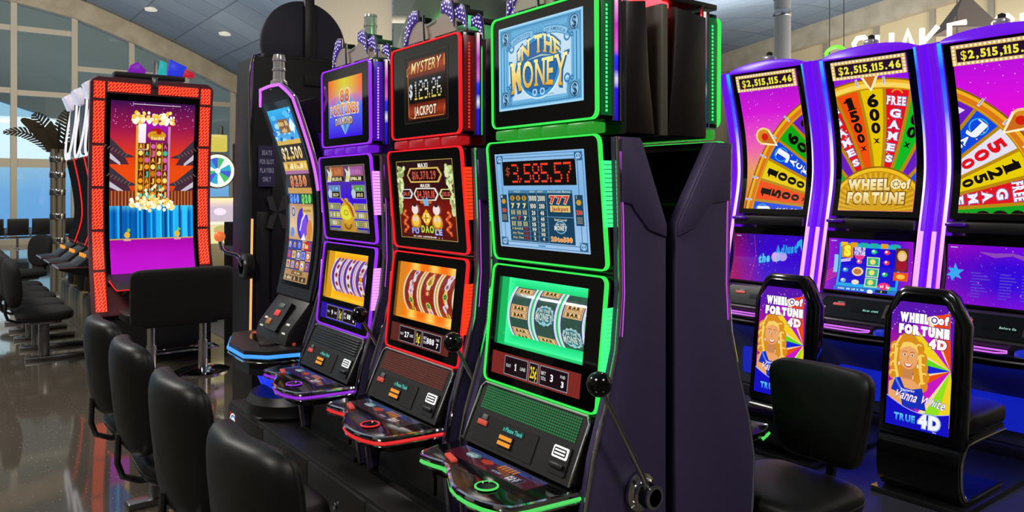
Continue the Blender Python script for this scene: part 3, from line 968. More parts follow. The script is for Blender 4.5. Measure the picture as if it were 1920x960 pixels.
def art_buffalo():
    """tall curved screen 100 x 300"""
    a = Art()
    a.vgrad(-50, 92, 50, 150, [(0, '#5ab4ea'), (0.5, '#1d7fd8'), (1, '#2fb2ee')])
    random.seed(2)
    for i in range(22):
        a.z(2).disc(random.uniform(-48, 48), random.uniform(96, 146), random.uniform(5, 12), random.choice(['#9fe0ff', '#1560c0', '#58c0f4', '#e6f8ff']), 10, random.uniform(3, 6))
    a.z(3).rect(-20, 108, 24, 132, '#8a5a2a')
    scrawl(scrawl(a.z(4), 2, 125, 40, 9, '#f2d48a', 7), 2, 113, 28, 8, '#e8c890', 5)
    a.z(2).poly([(26, 124), (38, 132), (48, 118), (36, 104)], '#d6f2ff')
    a.z(2).rect(-50, 88, 50, 96, '#d8b04a')
    a.z(2).rect(-50, 58, 50, 88, '#2a1410')
    a.z(3).text('$2,500', 0, 73, 84, 21, ('#e8c45a', '#fff6c8'), 0.03, ('#6a3a10', 1.5), True)
    a.z(2).rect(-50, 42, 50, 58, '#d8ac4c')
    for i in range(7): a.z(3).disc(-42 + i * 14, 50, 5, ['#f2d06a', '#b07a2a', '#f8e8a0'][i % 3], 12)
    scrawl(a.z(4), 0, 48, 50, 6, '#f8ecc8', 9)
    a.z(2).rect(-50, 36, 50, 42, '#a86a9a')
    a.z(2).rect(-50, 12, 50, 36, '#3a1a16')
    a.z(3).text('$250', 0, 24, 66, 17, ('#b83a1c', '#f08a4a'), 0.03, ('#f2c48a', 1.0), True)
    a.z(2).rect(-50, 2, 50, 12, '#c89a4a')
    a.z(2).rect(-50, -16, 0, 2, '#1c3a8a').rect(0, -16, 50, 2, '#1d5a2a')
    a.z(3).text('$60', -25, -7, 36, 13, '#4a8af0', 0.04, ('#b8d4ff', 0.8), True).z(3).text('$20', 25, -7, 36, 13, '#5ad04a', 0.04, ('#c8f2b0', 0.8), True)
    a.z(2).vgrad(-50, -78, 50, -16, [(0, '#c8a060'), (0.4, '#e2c49a'), (1, '#c08a5a')])
    a.z(3).disc(6, -50, 24, '#4a2ac8', 24, 27)
    a.z(4).disc(12, -54, 14, '#7a4ae0', 20, 20)
    a.z(5).poly([(2, -78), (14, -66), (22, -78)], '#f2f0ff')
    a.z(5).line([(-4, -62), (4, -44), (18, -32)], 4, '#f4e8ff')
    a.z(4).rect(8, -34, 46, -20, '#d8b86a')
    scrawl(a.z(5), 27, -27, 32, 4, '#8a5a1c', 8)
    a.z(4).disc(-32, -30, 11, '#b8b8c0', 16)
    a.z(5).arc(-32, -30, 5, 8, '#5a5a68', n=16)
    a.z(4).disc(-36, -66, 9, '#6a8ad8', 12).disc(36, -60, 12, '#d88a3a', 12, 18)
    a.z(2).rect(-50, -130, 50, -78, '#5a4a8a')
    cols = ['#4a5ac8', '#7a6ad8', '#c8a05a', '#3a4ab0', '#b85a4a', '#8a9ae8', '#e0c46a', '#c83a2a']
    for r in range(3):
        for q in range(5):
            x, y = -41 + q * 20, -87 - r * 17
            gold = q in (2, 3, 4) and (r + q) % 2
            a.z(3).rect(x - 9, y - 8, x + 9, y + 8, '#e0c060' if gold else '#2a2a78')
            a.z(4).rect(x - 7.5, y - 6.5, x + 7.5, y + 6.5, random.choice(cols))
            a.z(5).disc(x, y, 5, '#f4f0e0' if gold else random.choice(cols), 12)
            a.z(6).disc(x, y - 1, 2.4, random.choice(cols), 8)
    a.z(7).rect(20, -95, 40, -80, '#c0281c')
    scrawl(a.z(8), 30, -87.5, 14, 8, '#ffe08a', 3)
    a.z(3).rect(-50, -150, 50, -130, '#b08a5a')
    a.z(4).rect(-20, -138, 26, -131, '#7a5a30')
    scrawl(a.z(5), 3, -134.5, 26, 3.4, '#e8d8a8', 8)
    for i, t in enumerate(('5,240', '88', '0')):
        a.z(4).rect(-44 + i * 31, -148, -18 + i * 31, -140, '#4a3420')
        scrawl(a.z(5), -31 + i * 31, -144, 5 * len(t), 6, '#f0e2b0', len(t) + 1)
    return a, 100, 300

def art_temple():
    """100 x 190 : red sky, temple roofs, a pillar of reels, blue curtain, magenta field"""
    a = Art()
    a.vgrad(-50, -10, 50, 95, [(0, '#c03010'), (0.25, '#f05010'), (0.45, '#e63a12'), (0.72, '#a0184a'), (1, '#3a1050')])
    random.seed(4)
    for i in range(70): a.z(2).disc(random.uniform(-49, 49), random.uniform(66, 94), 0.5, '#d8a0e0', 6)
    for sx in (-1, 1):
        for r, (x0, y0) in enumerate(((26, 44), (22, 14))):
            P = lambda pts: [(sx * (p[0]), p[1]) for p in pts]
            a.z(3 + r).poly(P([(x0 + 2, y0 - 16), (50, y0 - 16), (50, y0 + 10), (x0 + 10, y0 - 3)]), '#4a2a3a')
            a.z(4 + r).poly(P([(x0 - 6, y0 - 8), (x0 + 6, y0 - 4), (50, y0 + 12), (50, y0 + 5), (x0 + 8, y0 - 9)]), '#3a3440')
            a.z(5 + r).poly(P([(x0 + 12, y0 - 14), (50, y0 - 4), (50, y0 - 10), (x0 + 12, y0 - 17)]), '#c8c4d0')
            for q in range(7): a.z(6 + r).line(P([(x0 + 4 + q * 4, y0 - 5 + q * 1.6), (x0 + 7 + q * 4, y0 - 8 + q * 1.6)]), 0.7, '#8a6a5a')
        a.z(7).rect(min(sx * 18, sx * 50), -16, max(sx * 18, sx * 50), 0, '#7a2c1c')
        for q in range(8): a.z(8).rect(min(sx * (19 + 4 * q), sx * (20.2 + 4 * q)), -16, max(sx * (19 + 4 * q), sx * (20.2 + 4 * q)), 0, '#c07a3a')
    a.z(2).rect(-50, -52, 50, -8, '#0a4a90')
    random.seed(8)
    for i in range(44):
        x = -50 + i * 2.27
        c = random.choice(['#12a8f0', '#0a78d0', '#30c8ff', '#0860b0', '#20b8f8', '#0850a0'])
        a.z(3).vgrad(x, -51, x + 2.28, -9 - random.random() * 3, [(0, c), (0.7, c), (1, '#58d8f8')])
    for x in (-38, -10, 14, 32):
        a.z(4).rect(x, -51, x + 2.2, -11, '#0a3a80')
    a.z(3).vgrad(-50, -95, 50, -51, [(0, '#c818d8'), (0.6, '#c010c8'), (1, '#a808a8')])
    a.z(4).rect(-50, -52.2, 50, -50.8, '#c8a050')
    for x in (-30, 30):
        a.z(5).disc(x, -47, 3.4, '#e8b838', 16)
        a.z(6).disc(x + 2, -42, 2, '#7ac050', 10)
        a.z(6).rect(x - 4, -53.5, x + 4, -51, '#e0a890')
    # pillar
    a.z(7).vgrad(-18, -14, 18, 74, [(0, '#a06018'), (0.5, '#7a2410'), (0.8, '#8a1a6a'), (1, '#b018b0')])
    a.z(8).rect(-20.5, -12, -17.5, 70, '#e2a840').rect(17.5, -12, 20.5, 70, '#d08ab8')
    a.z(8).vgrad(-18, 40, -9, 72, [(0, '#f8d0f0'), (1, '#ffffff')])
    a.z(9).disc(4, 60, 11, '#d89a20', 24, 5)
    a.disc(4, 64, 7, '#b01a18', 20, 3.5)
    scrawl(a.z(10), 4, 57, 19, 4, '#f8e08a', 7)
    cs = ['#f0c040', '#ffe070', '#d07818', '#40c0a0', '#e060b0', '#f8a020']
    for q in range(5):
        for r in range(8):
            x, y = -14.5 + q * 7.3, 48 - r * 7.4
            a.z(9).rect(x - 3.3, y - 3.4, x + 3.3, y + 3.4, '#5a1a10' if (q + r) % 3 else '#8a4a10')
            ch = 'AQKJ'[(q * 3 + r) % 4]
            if (q * 5 + r * 3) % 4 < 2: a.z(10).text(ch, x, y, 4, 5, cs[(q + 2 * r) % 6], 0.06)
            else: a.z(10).disc(x, y, 2.8, cs[(q * 2 + r) % 6], 10)
    for i in range(5): a.z(9).rect(-18.4 + i * 7.3, -14, -17.8 + i * 7.3, 52, '#e8b040')
    for yb, sp in ((78, 24), (-14, 26)):
        for i in range(90):
            a.z(11 + 0.02 * i).disc(random.uniform(-sp, sp), yb + random.gauss(0, 3.0), random.uniform(1.2, 3.0), random.choice(['#fff8d0', '#ffe890', '#fffff4', '#f8c848']), 9)
    for i in range(40):
        a.z(13 + 0.02 * i).disc(random.uniform(-17, 17), random.uniform(-12, 8), random.uniform(0.8, 2.0), random.choice(['#fff8d0', '#ffe890', '#e8a838', '#78d8c8']), 8)
    a.z(3).rect(-25, 92, 32, 92.6, '#e8e0e8')
    return a, 100, 190

WEDGES = {0: ('#e8c400', '600x', '#100804'), -1: ('#f04e08', '1500x', '#100804'), -2: ('#e0101c', 'FREE GAMES', '#f4f4ff'), -3: ('#6a1ac0', '800', '#100804'), -4: ('#10a818', '600x', '#100804'),
          -5: ('#1048e0', 'JACKPOT', '#f0f4ff'), -6: ('#e8cc10', '1000x', '#100804'), -7: ('#f04e14', '1500x', '#100804'), -8: ('#1048e0', 'JACKPOT', '#f0f4ff'), -9: ('#e0101c', 'FREE GAMES', '#f4f4ff'),
          1: ('#e0101c', 'FREE GAMES', '#f4f4ff'), 2: ('#10b81c', '800x', '#100804'), 3: ('#6a1ac0', '700', '#f0d8f8'), 4: ('#1048e0', 'JACKPOT', '#f0f4ff'), 5: ('#e4e0f0', '5000', '#e01020'), 6: ('#e8cc00', '1250x', '#100804'),
          7: ('#e01020', 'FREE GAMES', '#f4f4ff'), 8: ('#10a020', '600x', '#100804'), 9: ('#f04e14', '900x', '#100804')}
def art_wheel(ox, pay):
    """picture 0.52 x 1.12 in metres; the big wheel is centred at (ox, -0.58)"""
    a = Art()
    W, H = 0.52, 1.12
    cx, cy = ox, -0.575
    if ox == 0: a.vgrad(-W / 2, -H / 2, W / 2, H / 2, [(0, '#f060c0'), (0.35, '#d030e0'), (0.8, '#9a18e8'), (1, '#7a10e0')])
    elif ox > 0: a.vgrad(-W / 2, -H / 2, W / 2, H / 2, [(0, '#d86a10'), (0.28, '#e8a050'), (0.45, '#f060b0'), (0.7, '#d818d8'), (1, '#9a10d0')])
    else: a.vgrad(-W / 2, -H / 2, W / 2, H / 2, [(0, '#e0509a'), (0.5, '#f010d0'), (0.75, '#d010e0'), (1, '#a010d8')])
    random.seed(int(10 + ox * 10))
    for i in range(60): a.z(2).disc(random.uniform(-W / 2, W / 2), random.uniform(-0.1, H / 2 - 0.12), random.choice([0.0016, 0.0024, 0.0034]), '#f4b8f8', 8)
    R = 0.975
    a.z(3).arc(cx, cy, 0.30, R + 0.012, '#8a5a10', 0, PI, 90)
    a.z(4).arc(cx, cy, 0.30, R, '#f0b020', 0, PI, 90)
    a.z(5).arc(cx, cy, R - 0.055, R - 0.022, '#f8d860' if ox == 0 else '#d87818', 0, PI, 90)
    a.arc(cx, cy, 0.30, R - 0.06, '#b8860c', 0, PI, 90)
    st = math.radians(11.25)
    for i, (col, t, tc) in WEDGES.items():
        am = PI / 2 - i * st
        n = 6
        r0, r1 = 0.335, R - 0.068
        h0, h1 = st / 2 - 0.012 / 0.34, st / 2 - 0.011 / r1
        pts = [(cx + r0 * math.cos(am - h0 + 2 * h0 * q / n), cy + r0 * math.sin(am - h0 + 2 * h0 * q / n)) for q in range(n + 1)] + [(cx + r1 * math.cos(am + h1 - 2 * h1 * q / n), cy + r1 * math.sin(am + h1 - 2 * h1 * q / n)) for q in range(n + 1)]
        if all(abs(p[0]) > W for p in pts): continue
        big = [(cx + (p[0] - cx) * 1.0, cy + (p[1] - cy)) for p in pts]
        a.z(6).poly(pts, col)
        def star(k):
            for q in range(k):
                rr, aa = random.uniform(r0 + 0.03, r1 - 0.05), am + random.uniform(-0.8, 0.8) * h1
                a.z(7).disc(cx + rr * math.cos(aa), cy + rr * math.sin(aa), random.choice([0.003, 0.005]), '#ffd0a0', 8)
        rot = am - PI / 2
        def put_ch(s, rr, w, h, o=None, ser=True, k=8):
            a.z(k).text(s, cx + rr * math.cos(am), cy + rr * math.sin(am), w, h, tc, 0.05, o, ser, None, rot)
        if t == 'FREE GAMES':
            star(14)
            a.z(7).arc(cx + 0.87 * math.cos(am), cy + 0.87 * math.sin(am), 0.03, 0.042, '#f08a1c', rot + 0.3, rot + PI - 0.3, 14)
            put_ch('FREE', 0.825, 0.125, 0.062, ('#7a60a8', 0.005))
            for q, ch in enumerate('GAMES'):
                put_ch(ch, 0.735 - 0.082 * q, 0.072 - 0.006 * q, 0.062 - 0.003 * q, ('#7a60a8', 0.005))
        elif t == 'JACKPOT':
            star(8)
            a.z(7).arc(cx + 0.83 * math.cos(am), cy + 0.83 * math.sin(am), 0.05, 0.058, '#30b0f0', n=24)
            rot0 = rot
            for q, ch in enumerate(t):
                rr = 0.825 - (0 if q == 0 else 0.05 + 0.062 * q)
                sz = 0.095 if q == 0 else 0.060 - 0.003 * q
                a.z(8).text(ch, cx + rr * math.cos(am), cy + rr * math.sin(am), sz * 0.8, sz, tc, 0.05, ('#103a90', 0.004), True, None, rot)
        else:
            if tc == '#e01020': a.z(7)
            for q, ch in enumerate(t):
                rr = 0.825 - 0.108 * q + 0.004 * q * q
                sz = (0.098 - 0.009 * q) if ch != 'x' else 0.045
                if len(t) >= 5:
                    rr = 0.83 - 0.1 * q + 0.004 * q * q
                    sz *= 0.94
                put_ch(ch, rr, sz * (0.80 if ch != '1' else 0.5), sz, None if tc == '#e01020' else None)
    for i in range(-9, 9):
        aa = PI / 2 - (i + 0.5) * st
        p0, p1 = R - 0.04, R + 0.02
        a.z(9).line([(cx + p0 * math.cos(aa), cy + p0 * math.sin(aa)), (cx + p1 * math.cos(aa), cy + p1 * math.sin(aa))], 0.016, '#d8d8ec')
        a.z(10).line([(cx + (p0 + .01) * math.cos(aa), cy + (p0 + .01) * math.sin(aa)), (cx + p1 * math.cos(aa), cy + p1 * math.sin(aa))], 0.006, '#8a8aa8')
    # pointer
    ap = {0: PI / 2}.get(ox, PI / 2 + (0.93 if ox > 0 else -0.93))
    ca, sa = math.cos(ap), math.sin(ap)
    def pp(r, t): return (cx + r * ca - t * sa, cy + r * sa + t * ca)
    a.z(11).poly([pp(R - 0.085, 0), pp(R + 0.05, 0.075), pp(R + 0.05, -0.075)], '#fff0c0')
    a.z(12).poly([pp(R - 0.06, 0), pp(R + 0.05, 0.055), pp(R + 0.05, -0.055)], '#c86a1c')
    if ox: 
        a.z(11).disc(*pp(R + 0.06, 0), 0.072, '#f0d080', 20)
        a.z(12).disc(*pp(R + 0.06, 0), 0.055, '#d88a20', 20)
        a.z(13).disc(*pp(R + 0.05, 0), 0.030, '#d02010', 14)
    # gold hub with the title
    a.z(14).disc(cx, cy, 0.345, '#8a5a08', 60)
    a.z(15).disc(cx, cy, 0.335, '#f0c020', 60)
    a.z(16).disc(cx, cy, 0.31, '#c89008', 60)
    for q in range(24):
        aa = PI * q / 24
        a.z(17).poly([(cx, cy), (cx + 0.3 * math.cos(aa), cy + 0.3 * math.sin(aa)), (cx + 0.3 * math.cos(aa + 0.06), cy + 0.3 * math.sin(aa + 0.06))], '#e0b020')
    if ox == 0:
        a.z(18).text('WHEEL', -0.055, -0.365, 0.30, 0.085, ('#e8c860', '#fff4d0'), 0.07, ('#7a5008', 0.008)).z(20).text('of', 0.20, -0.362, 0.06, 0.07, '#fff0c0', 0.05, ('#7a5008', 0.006))
        a.z(20).disc(0.135, -0.362, 0.036, '#fff0c0', 24)
        a.z(21).disc(0.135, -0.362, 0.026, '#8a5a08', 20)
        for q in range(8): a.z(22).line([(0.135, -0.362), (0.135 + 0.03 * math.cos(q * PI / 4), -0.362 + 0.03 * math.sin(q * PI / 4))], 0.006, '#fff0c0')
        a.z(20).text('FORTUNE', 0, -0.465, 0.40, 0.088, ('#e0b84a', '#fff0c0'), 0.07, ('#7a5008', 0.008))
    # jackpot meter on top
    a.z(24).rect(-W / 2, H / 2 - 0.135, W / 2, H / 2, '#d8b060')
    a.z(25).rect(-W / 2 + 0.028, H / 2 - 0.112, W / 2 - 0.028, H / 2 - 0.026, '#26102a')
    for q in range(20):
        for y in (H / 2 - 0.124, H / 2 - 0.012):
            a.z(26).disc(-W / 2 + 0.014 + q * 0.0259, y, 0.0085, '#fff4d0', 8)
    for q in range(4):
        for x in (-W / 2 + 0.013, W / 2 - 0.013): a.z(26).disc(x, H / 2 - 0.035 - q * 0.024, 0.0085, '#fff4d0', 8)
    a.z(26).text('$', -0.19, H / 2 - 0.069, 0.034, 0.06, '#f0e040', 0.015).z(26).text(pay, 0.03, H / 2 - 0.069, 0.39, 0.055, '#f0e840', 0.045, None, True)
    return a, W, H

def art_bonus_screen(kind):
    """lower screens of the wheel machines: 100 x 64"""
    a = Art()
    random.seed({'left': 1, 'game': 2, 'right': 3}[kind])
    if kind == 'left': c = lambda x, y: (0.04 + 0.30 * max(0, -x / 50 - 0.15 - y / 90), 0.002, max(0.12, 0.66 + 0.5 * min(0, x / 50) - 0.12 * abs(y / 32)))
    elif kind == 'game': c = lambda x, y: (0.05 + 0.7 * max(0, abs(x) / 50 - 0.6), 0.006, 0.62)
    else: c = lambda x, y: (0.035 + 0.20 * max(0, abs(y / 32) * 1.2 - 0.45) + 0.12 * max(0, -x / 50), 0.002, 0.66 + 0.14 * (x / 50))
    a.rect(-50, -32, 50, 32, c, 14, 9)
    for i in range(90 if kind != 'game' else 25):
        a.z(2).disc(random.uniform(-49, 49), random.uniform(-31, 31), random.choice([0.25, 0.35, 0.6]), random.choice(['#7a5ad0', '#c070c0', '#e0a0d8', '#5a60e8']), 6)
    a.z(3).rect(-47, 28.4, -40, 29.6, '#b0b0e0')
    if kind == 'left':
        a.z(3).line([(-20, -32), (-16, 5), (-20, 30)], 0.7, '#c02890')
        a.z(4).text('Adjust', 28, 14, 30, 12, '#30a0f0', 0.05, ('#1a50c0', 1.0), False, lambda u, v, w, h: (u * w, v * h + 5 * u))
        a.z(4).text('the 3D', 6, 2, 34, 12, '#5ac8f4', 0.05, ('#1a60c8', 1.0), False, lambda u, v, w, h: (u * w, v * h + 6 * u))
        a.z(5).disc(14, 3, 6.5, '#d8a8e8', 16).disc(24, 4, 6, '#b8a0f0', 16)
        a.z(4).poly([(42, 14), (43, 24), (48, 28), (50, 28), (50, 12), (47, 20)], '#30a8e8')
    elif kind == 'game':
        a.z(3).rect(-36, -26, 36, 27, '#22a8e8')
        a.z(4).rect(-33.5, -22, 33.5, 22, '#1a0cd0')
        for i in range(6): a.z(5).rect(-34 + i * 12, 22.5, -26 + i * 12, 28, ['#f0c020', '#e89a20', '#20b0a0', '#20b0a0', '#e89a20', '#20b0a0'][i])
        a.z(5).rect(-33, 9, -19, 26, '#e88a20')
        a.z(6).text('S', -26, 17.5, 9, 14, '#f8f040', 0.08, ('#c88010', 1))
        a.z(5).text('WHEEL OF', -11, 20, 13, 5, '#f4e8f4', 0.05).text('FORTUNE', -11, 15, 13, 5, '#f4e8f4', 0.05)
        a.z(5).arc(-11, 13, 0, 6, '#e83a8a', PI, 2 * PI, 10)
        gems = {(6, 18): '#20d080', (21, 18): '#e83a6a', (21, 6): '#e83a5a', (20, -8): '#18c060', (-27, -6): '#28a0e0', (-28, -19): '#8ab0e0', (-11, 5): '#e05a8a', (6, -30): '#f0f0f8', (27, -24): '#2ac070'}
        for (x, y), col in gems.items():
            a.z(5).disc(x, y, 3.6, col, 8, 2.8)
            a.z(6).disc(x - 0.8, y + 0.8, 1.4, '#e8f4f8', 8)
        for y in (6, -7, -19):
            a.z(5).rect(-2, y - 5.5, 13, y + 5.5, '#d8f0b0')
            a.z(6).rect(-1, y - 4.5, 12, y + 4.5, '#30b088')
            a.z(7).disc(5, y, 3.4, '#f0e070', 8)
        a.z(5).disc(-12, -7, 7, '#f4d8a0', 14, 5.5)
        a.z(6).disc(-12, -7, 5, '#c07a40', 12, 3.6)
        a.z(5).disc(-13, -20, 4.6, '#f0e0c8', 12, 3)
        a.z(5).poly([(-34, 3), (-22, 5), (-21, 9), (-33, 7)], '#c8b8f0')
        a.z(5).disc(21, -22, 7, '#f02a7a', 12, 4.5)
        scrawl(a.z(6), 21, -22, 9, 4, '#ffe0f0', 4)
        a.z(5).rect(31, -3, 45, 24, '#5a2a30')
        a.z(6).disc(38, 4, 6, '#a01828', 14, 7)
        a.z(7).disc(38, 14, 4, '#f0c8a0', 14, 5)
        a.z(6).disc(38, 15, 5.4, '#e8b84a', 14, 6.6)
        a.z(5).rect(30, -14, 46, -4, '#e8501c')
        a.z(6).disc(38, -9, 5, '#f8c040', 8, 3)
        a.z(4).rect(-38, -31, 38, -26.5, '#2078d0')
        scrawl(a.z(5), -16, -28.8, 34, 2.4, '#e0f0ff', 16).rect(12, -30.4, 26, -27, '#101840')
        a.z(6).text('0', 19, -28.7, 1.6, 2.4, '#f4e040', 0.05)
        for q in range(5): a.z(3).line([(-50, -22 + 3 * q), (-37, -14 + 3 * q)], 1.2, '#d03a7a')
        a.z(4).rect(-42, -10, -37, 12, '#8ac8f0')
    else:
        a.z(3).poly([(-50, -2), (-46, 2), (-49, 6), (-43, 6), (-42, 12), (-39, 5), (-33, 5), (-38, 0), (-35, -5), (-41, -3), (-44, -8), (-46, -3)], '#3aa8f0')
        for gx in (-16, 10, 30):
            for r in range(9):
                y = 2 - r * 3.2
                a.z(3).rect(gx - 9, y, gx + random.uniform(-2, 9), y + 1.1, '#5a40d0')
        a.line([(-18, 25), (-4, 22), (12, 24), (24, 20), (28, 25)], [1, 5, 3, 5, 1], '#8a48b8')
    return a, 100, 64

def art_chair_back():
    """screen on the back of a wheel-game chair: 50 x 100, clipped to an octagon outline by its frame"""
    a = Art()
    def c(x, y):
        t = (y + 50) / 100
        m = max(0, 1 - abs(t - 0.52) / 0.32)
        return (0.10 + 0.55 * m * (0.6 - x / 60), 0.008, 0.42 - 0.18 * m)
    oc = [(-25, -50), (25, -50), (25, 36), (13, 50), (-14, 50), (-25, 38)]
    b = Art()
    a.rect(-25, -50, 25, 50, c, 10, 20)
    random.seed(12)
    for i in range(60): a.z(2).disc(random.uniform(-24, 24), random.uniform(26, 48), random.choice([0.25, 0.4, 0.5]), '#d8b0f0', 6)
    # wheel rays
    for i, col in enumerate(['#e84818', '#b818d0', '#f0d020', '#60d818', '#1828d0', '#e84818', '#c818c0', '#90e020', '#f0d020']):
        a0 = 1.62 + i * 0.36
        a.z(3).poly([(24, 0), (24 + 44 * math.cos(a0), 44 * math.sin(a0)), (24 + 44 * math.cos(a0 + 0.36), 44 * math.sin(a0 + 0.36))], col)
        a.z(4).poly([(24, 0), (24 + 44 * math.cos(a0), 44 * math.sin(a0)), (24 + 44 * math.cos(a0 + 0.1), 44 * math.sin(a0 + 0.1))], '#f8d8a0' if i % 2 else col)
    # presenter: generic smiling woman with long fair hair in a blue dress
    sk, hair, hair2 = '#eaa566', '#d88c1c', '#f8d064'
    a.z(5).disc(-10, 10, 11, hair, 24, 15)
    a.z(5).poly([(-21, 10), (-22, -8), (-17, -17), (-12, -10), (-9, 4)], hair).poly([(1, 12), (4, -4), (6, -12), (2, -20), (-4, -12), (-6, 2)], hair)
    for hxx, hyy, hr in ((-20, 12, 4.5), (-21, 5, 4.2), (-20.5, -2, 4.4), (-21, -9, 3.8), (-18, -14, 3.4), (-1, 14, 4.4), (1.5, 6, 4.6), (2.5, -1, 4.4), (4, -8, 4.4), (3.2, -15, 4.2), (0, -18, 3)):
        a.z(5.5).disc(hxx, hyy, hr, hair, 14, hr * 1.2)
        a.z(5.8).arc(hxx, hyy, hr * 0.45, hr * 0.75, hair2, 0.8, 3.6, 10)
    a.z(6).line([(-19, 12), (-20, 0), (-17, -12)], 2.2, hair2).line([(0, 8), (1, -4), (3, -14)], 2.4, hair2).line([(-16, 22), (-20, 14), (-20, 4)], 1.6, hair2)
    a.z(7).poly([(-24, -16), (-16, -11), (-6, -11), (3, -17), (6, -34), (-24, -34)], sk)
    a.z(8).poly([(-19, -12.5), (-15, -11), (-11, -19), (-5, -19.5), (3, -17), (7, -34), (-12, -34), (-14, -24), (-22, -22)], '#1830b8')
    a.z(9).line([(-19, -12), (-14, -20), (-8, -24)], 1.6, '#5a80f0')
    a.z(7).poly([(-13, -12), (-13, -2), (-5, -2), (-5, -12)], '#c88450')
    a.z(10).disc(-9, 6, 7.6, sk, 24, 10)
    a.z(11).poly([(-17, 10), (-14, 17), (-8, 18), (-3, 16), (-1, 9), (-4, 13), (-9, 14.5), (-13, 13)], hair2)
    for x in (-12, -6):
        a.z(12).disc(x, 7.4, 1.3, '#f4ece8', 10, 0.8)
        a.z(13).disc(x, 7.4, 0.7, '#3a2418', 8)
        a.line([(x - 1.7, 9.6), (x, 10.2), (x + 1.7, 9.6)], 0.5, '#8a5420')
    a.z(12).line([(-9, 7), (-9.8, 3.4), (-8.4, 3)], 0.5, '#b87440')
    a.z(12).poly([(-12.6, 1), (-9, -0.2), (-5.4, 1), (-6.6, -1.8), (-9, -2.8), (-11.4, -1.8)], '#c83a40')
    a.z(13).poly([(-12, 0.7), (-9, -0.3), (-6, 0.7), (-7.4, -1.2), (-9, -1.6), (-10.6, -1.2)], '#fffaf4')
    a.z(12).disc(-16.4, -0.5, 0.6, '#e8f0ff', 8, 1.6).disc(-1.4, -0.5, 0.6, '#e8f0ff', 8, 1.6)
    # lower field
    pts = [(-25, -50), (25, -50), (25, -33)] + [(25 - 50 * q / 10, -33 + 6 * (q / 10) ** 2 - 5 * math.sin(PI * q / 10)) for q in range(11)]
    a.z(14).poly(pts, '#1410c0')
    a.z(15).line(pts[2:], 0.6, '#a0a8f8')
    a.z(15).text('TRUE', -9.5, -42.5, 17, 6, ('#1868d8', '#60c8f8'), 0.06).z(15).text('4D', 10, -42, 17, 11, '#f0f4ff', 0.08, ('#8aa0e8', 0.8))
    scrawl(a.z(15), 14, -49, 4, 0.9, '#c0c8f8', 4)
    # titles
    a.z(15).text('WHEEL', -6, 37.5, 23, 8, '#ffffff', 0.11, ('#501088', 0.5)).z(15).text('of', 17, 38, 8, 7, '#ffffff', 0.08, ('#501088', 0.5))
    a.z(17).disc(10, 37.5, 3.6, '#ffffff', 18)
    a.z(18).arc(10, 37.5, 1.6, 2.5, '#501088', n=18)
    a.z(15).text('FORTUNE', 2, 28, 40, 8, '#ffffff', 0.11, ('#501088', 0.5))
    a.z(17).text('4D', 13.5, 19, 14, 8, '#fff4f4', 0.09, ('#80105a', 0.6))
    a.z(16).text('Featuring', -8, -20.5, 11, 2, '#fff0ff', 0.02)
    a.z(16).text('Vanna White', 2, -25.5, 40, 5.5, '#fff4ff', 0.012, ('#5a30a0', 0.2), False, lambda u, v, w, h: (u * w + v * 3, v * h * (1.2 - 0.25 * math.sin(9 * u)) - u * 3))
    return a, 50, 100, oc

def art_deck(theme):
    a = Art()
    c0, c1 = {'green': ('#4a1626', '#28407a'), 'red': ('#38242c', '#24406a'), 'violet': ('#3a2450', '#281a70')}[theme]
    a.vgrad(-50, -12, 50, 12, [(0, c0), (0.7, c0), (1, c1)])
    random.seed(6)
    for i in range(24): a.z(2).line([(random.uniform(-50, 40), 10 - i * 0.2), (random.uniform(-40, 50), 9 - i * 0.2)], 0.5, '#3a60b0' if i % 2 else '#1c2c60')
    a.z(2).disc(-28, 2, 8, '#4a7a82', 24, 5.5)
    a.z(3).text('IN THE' if theme == 'green' else 'PLAY', -28, 3.5, 8, 2, '#c8d8d0', 0.04).text('MONEY' if theme == 'green' else 'LINES', -28, 0, 12, 3.6, '#c8d8d0', 0.05)
    a.z(3).poly([(-16, 3), (-8, 6), (-2, 2), (-6, -4), (-14, -2)], '#b03a2a')
    for q in range(5): a.z(3).rect(4 + q * 4, 1, 6.4 + q * 4, 9, '#c8783a')
    a.z(3).rect(4, -10, 18, -3, '#2a2038').rect(20, -11, 38, 1, '#5a4868')
    a.z(4).rect(21, -10, 37, 0, '#1c1828').text('RETURN', 11, -6.5, 10, 3, '#b0a8b8', 0.03)
    a.z(5).text('MAX', 29, -2.8, 11, 4, '#d0c8d4', 0.05).text('BET', 29, -7.4, 11, 4, '#d0c8d4', 0.05)
    return a, 100, 24

def art_sign():
    a = Art()
    a.rect(-14, -34, 14, 34, '#3c3658')
    for i, t in enumerate(('SEATS', 'FOR SLOT', 'PLAYERS', 'ONLY')):
        a.z(2).text(t, 0, 22 - i * 14.6, (16, 23, 22, 14)[i], 8, '#b4b0cc', 0.04)
    return a, 28, 68

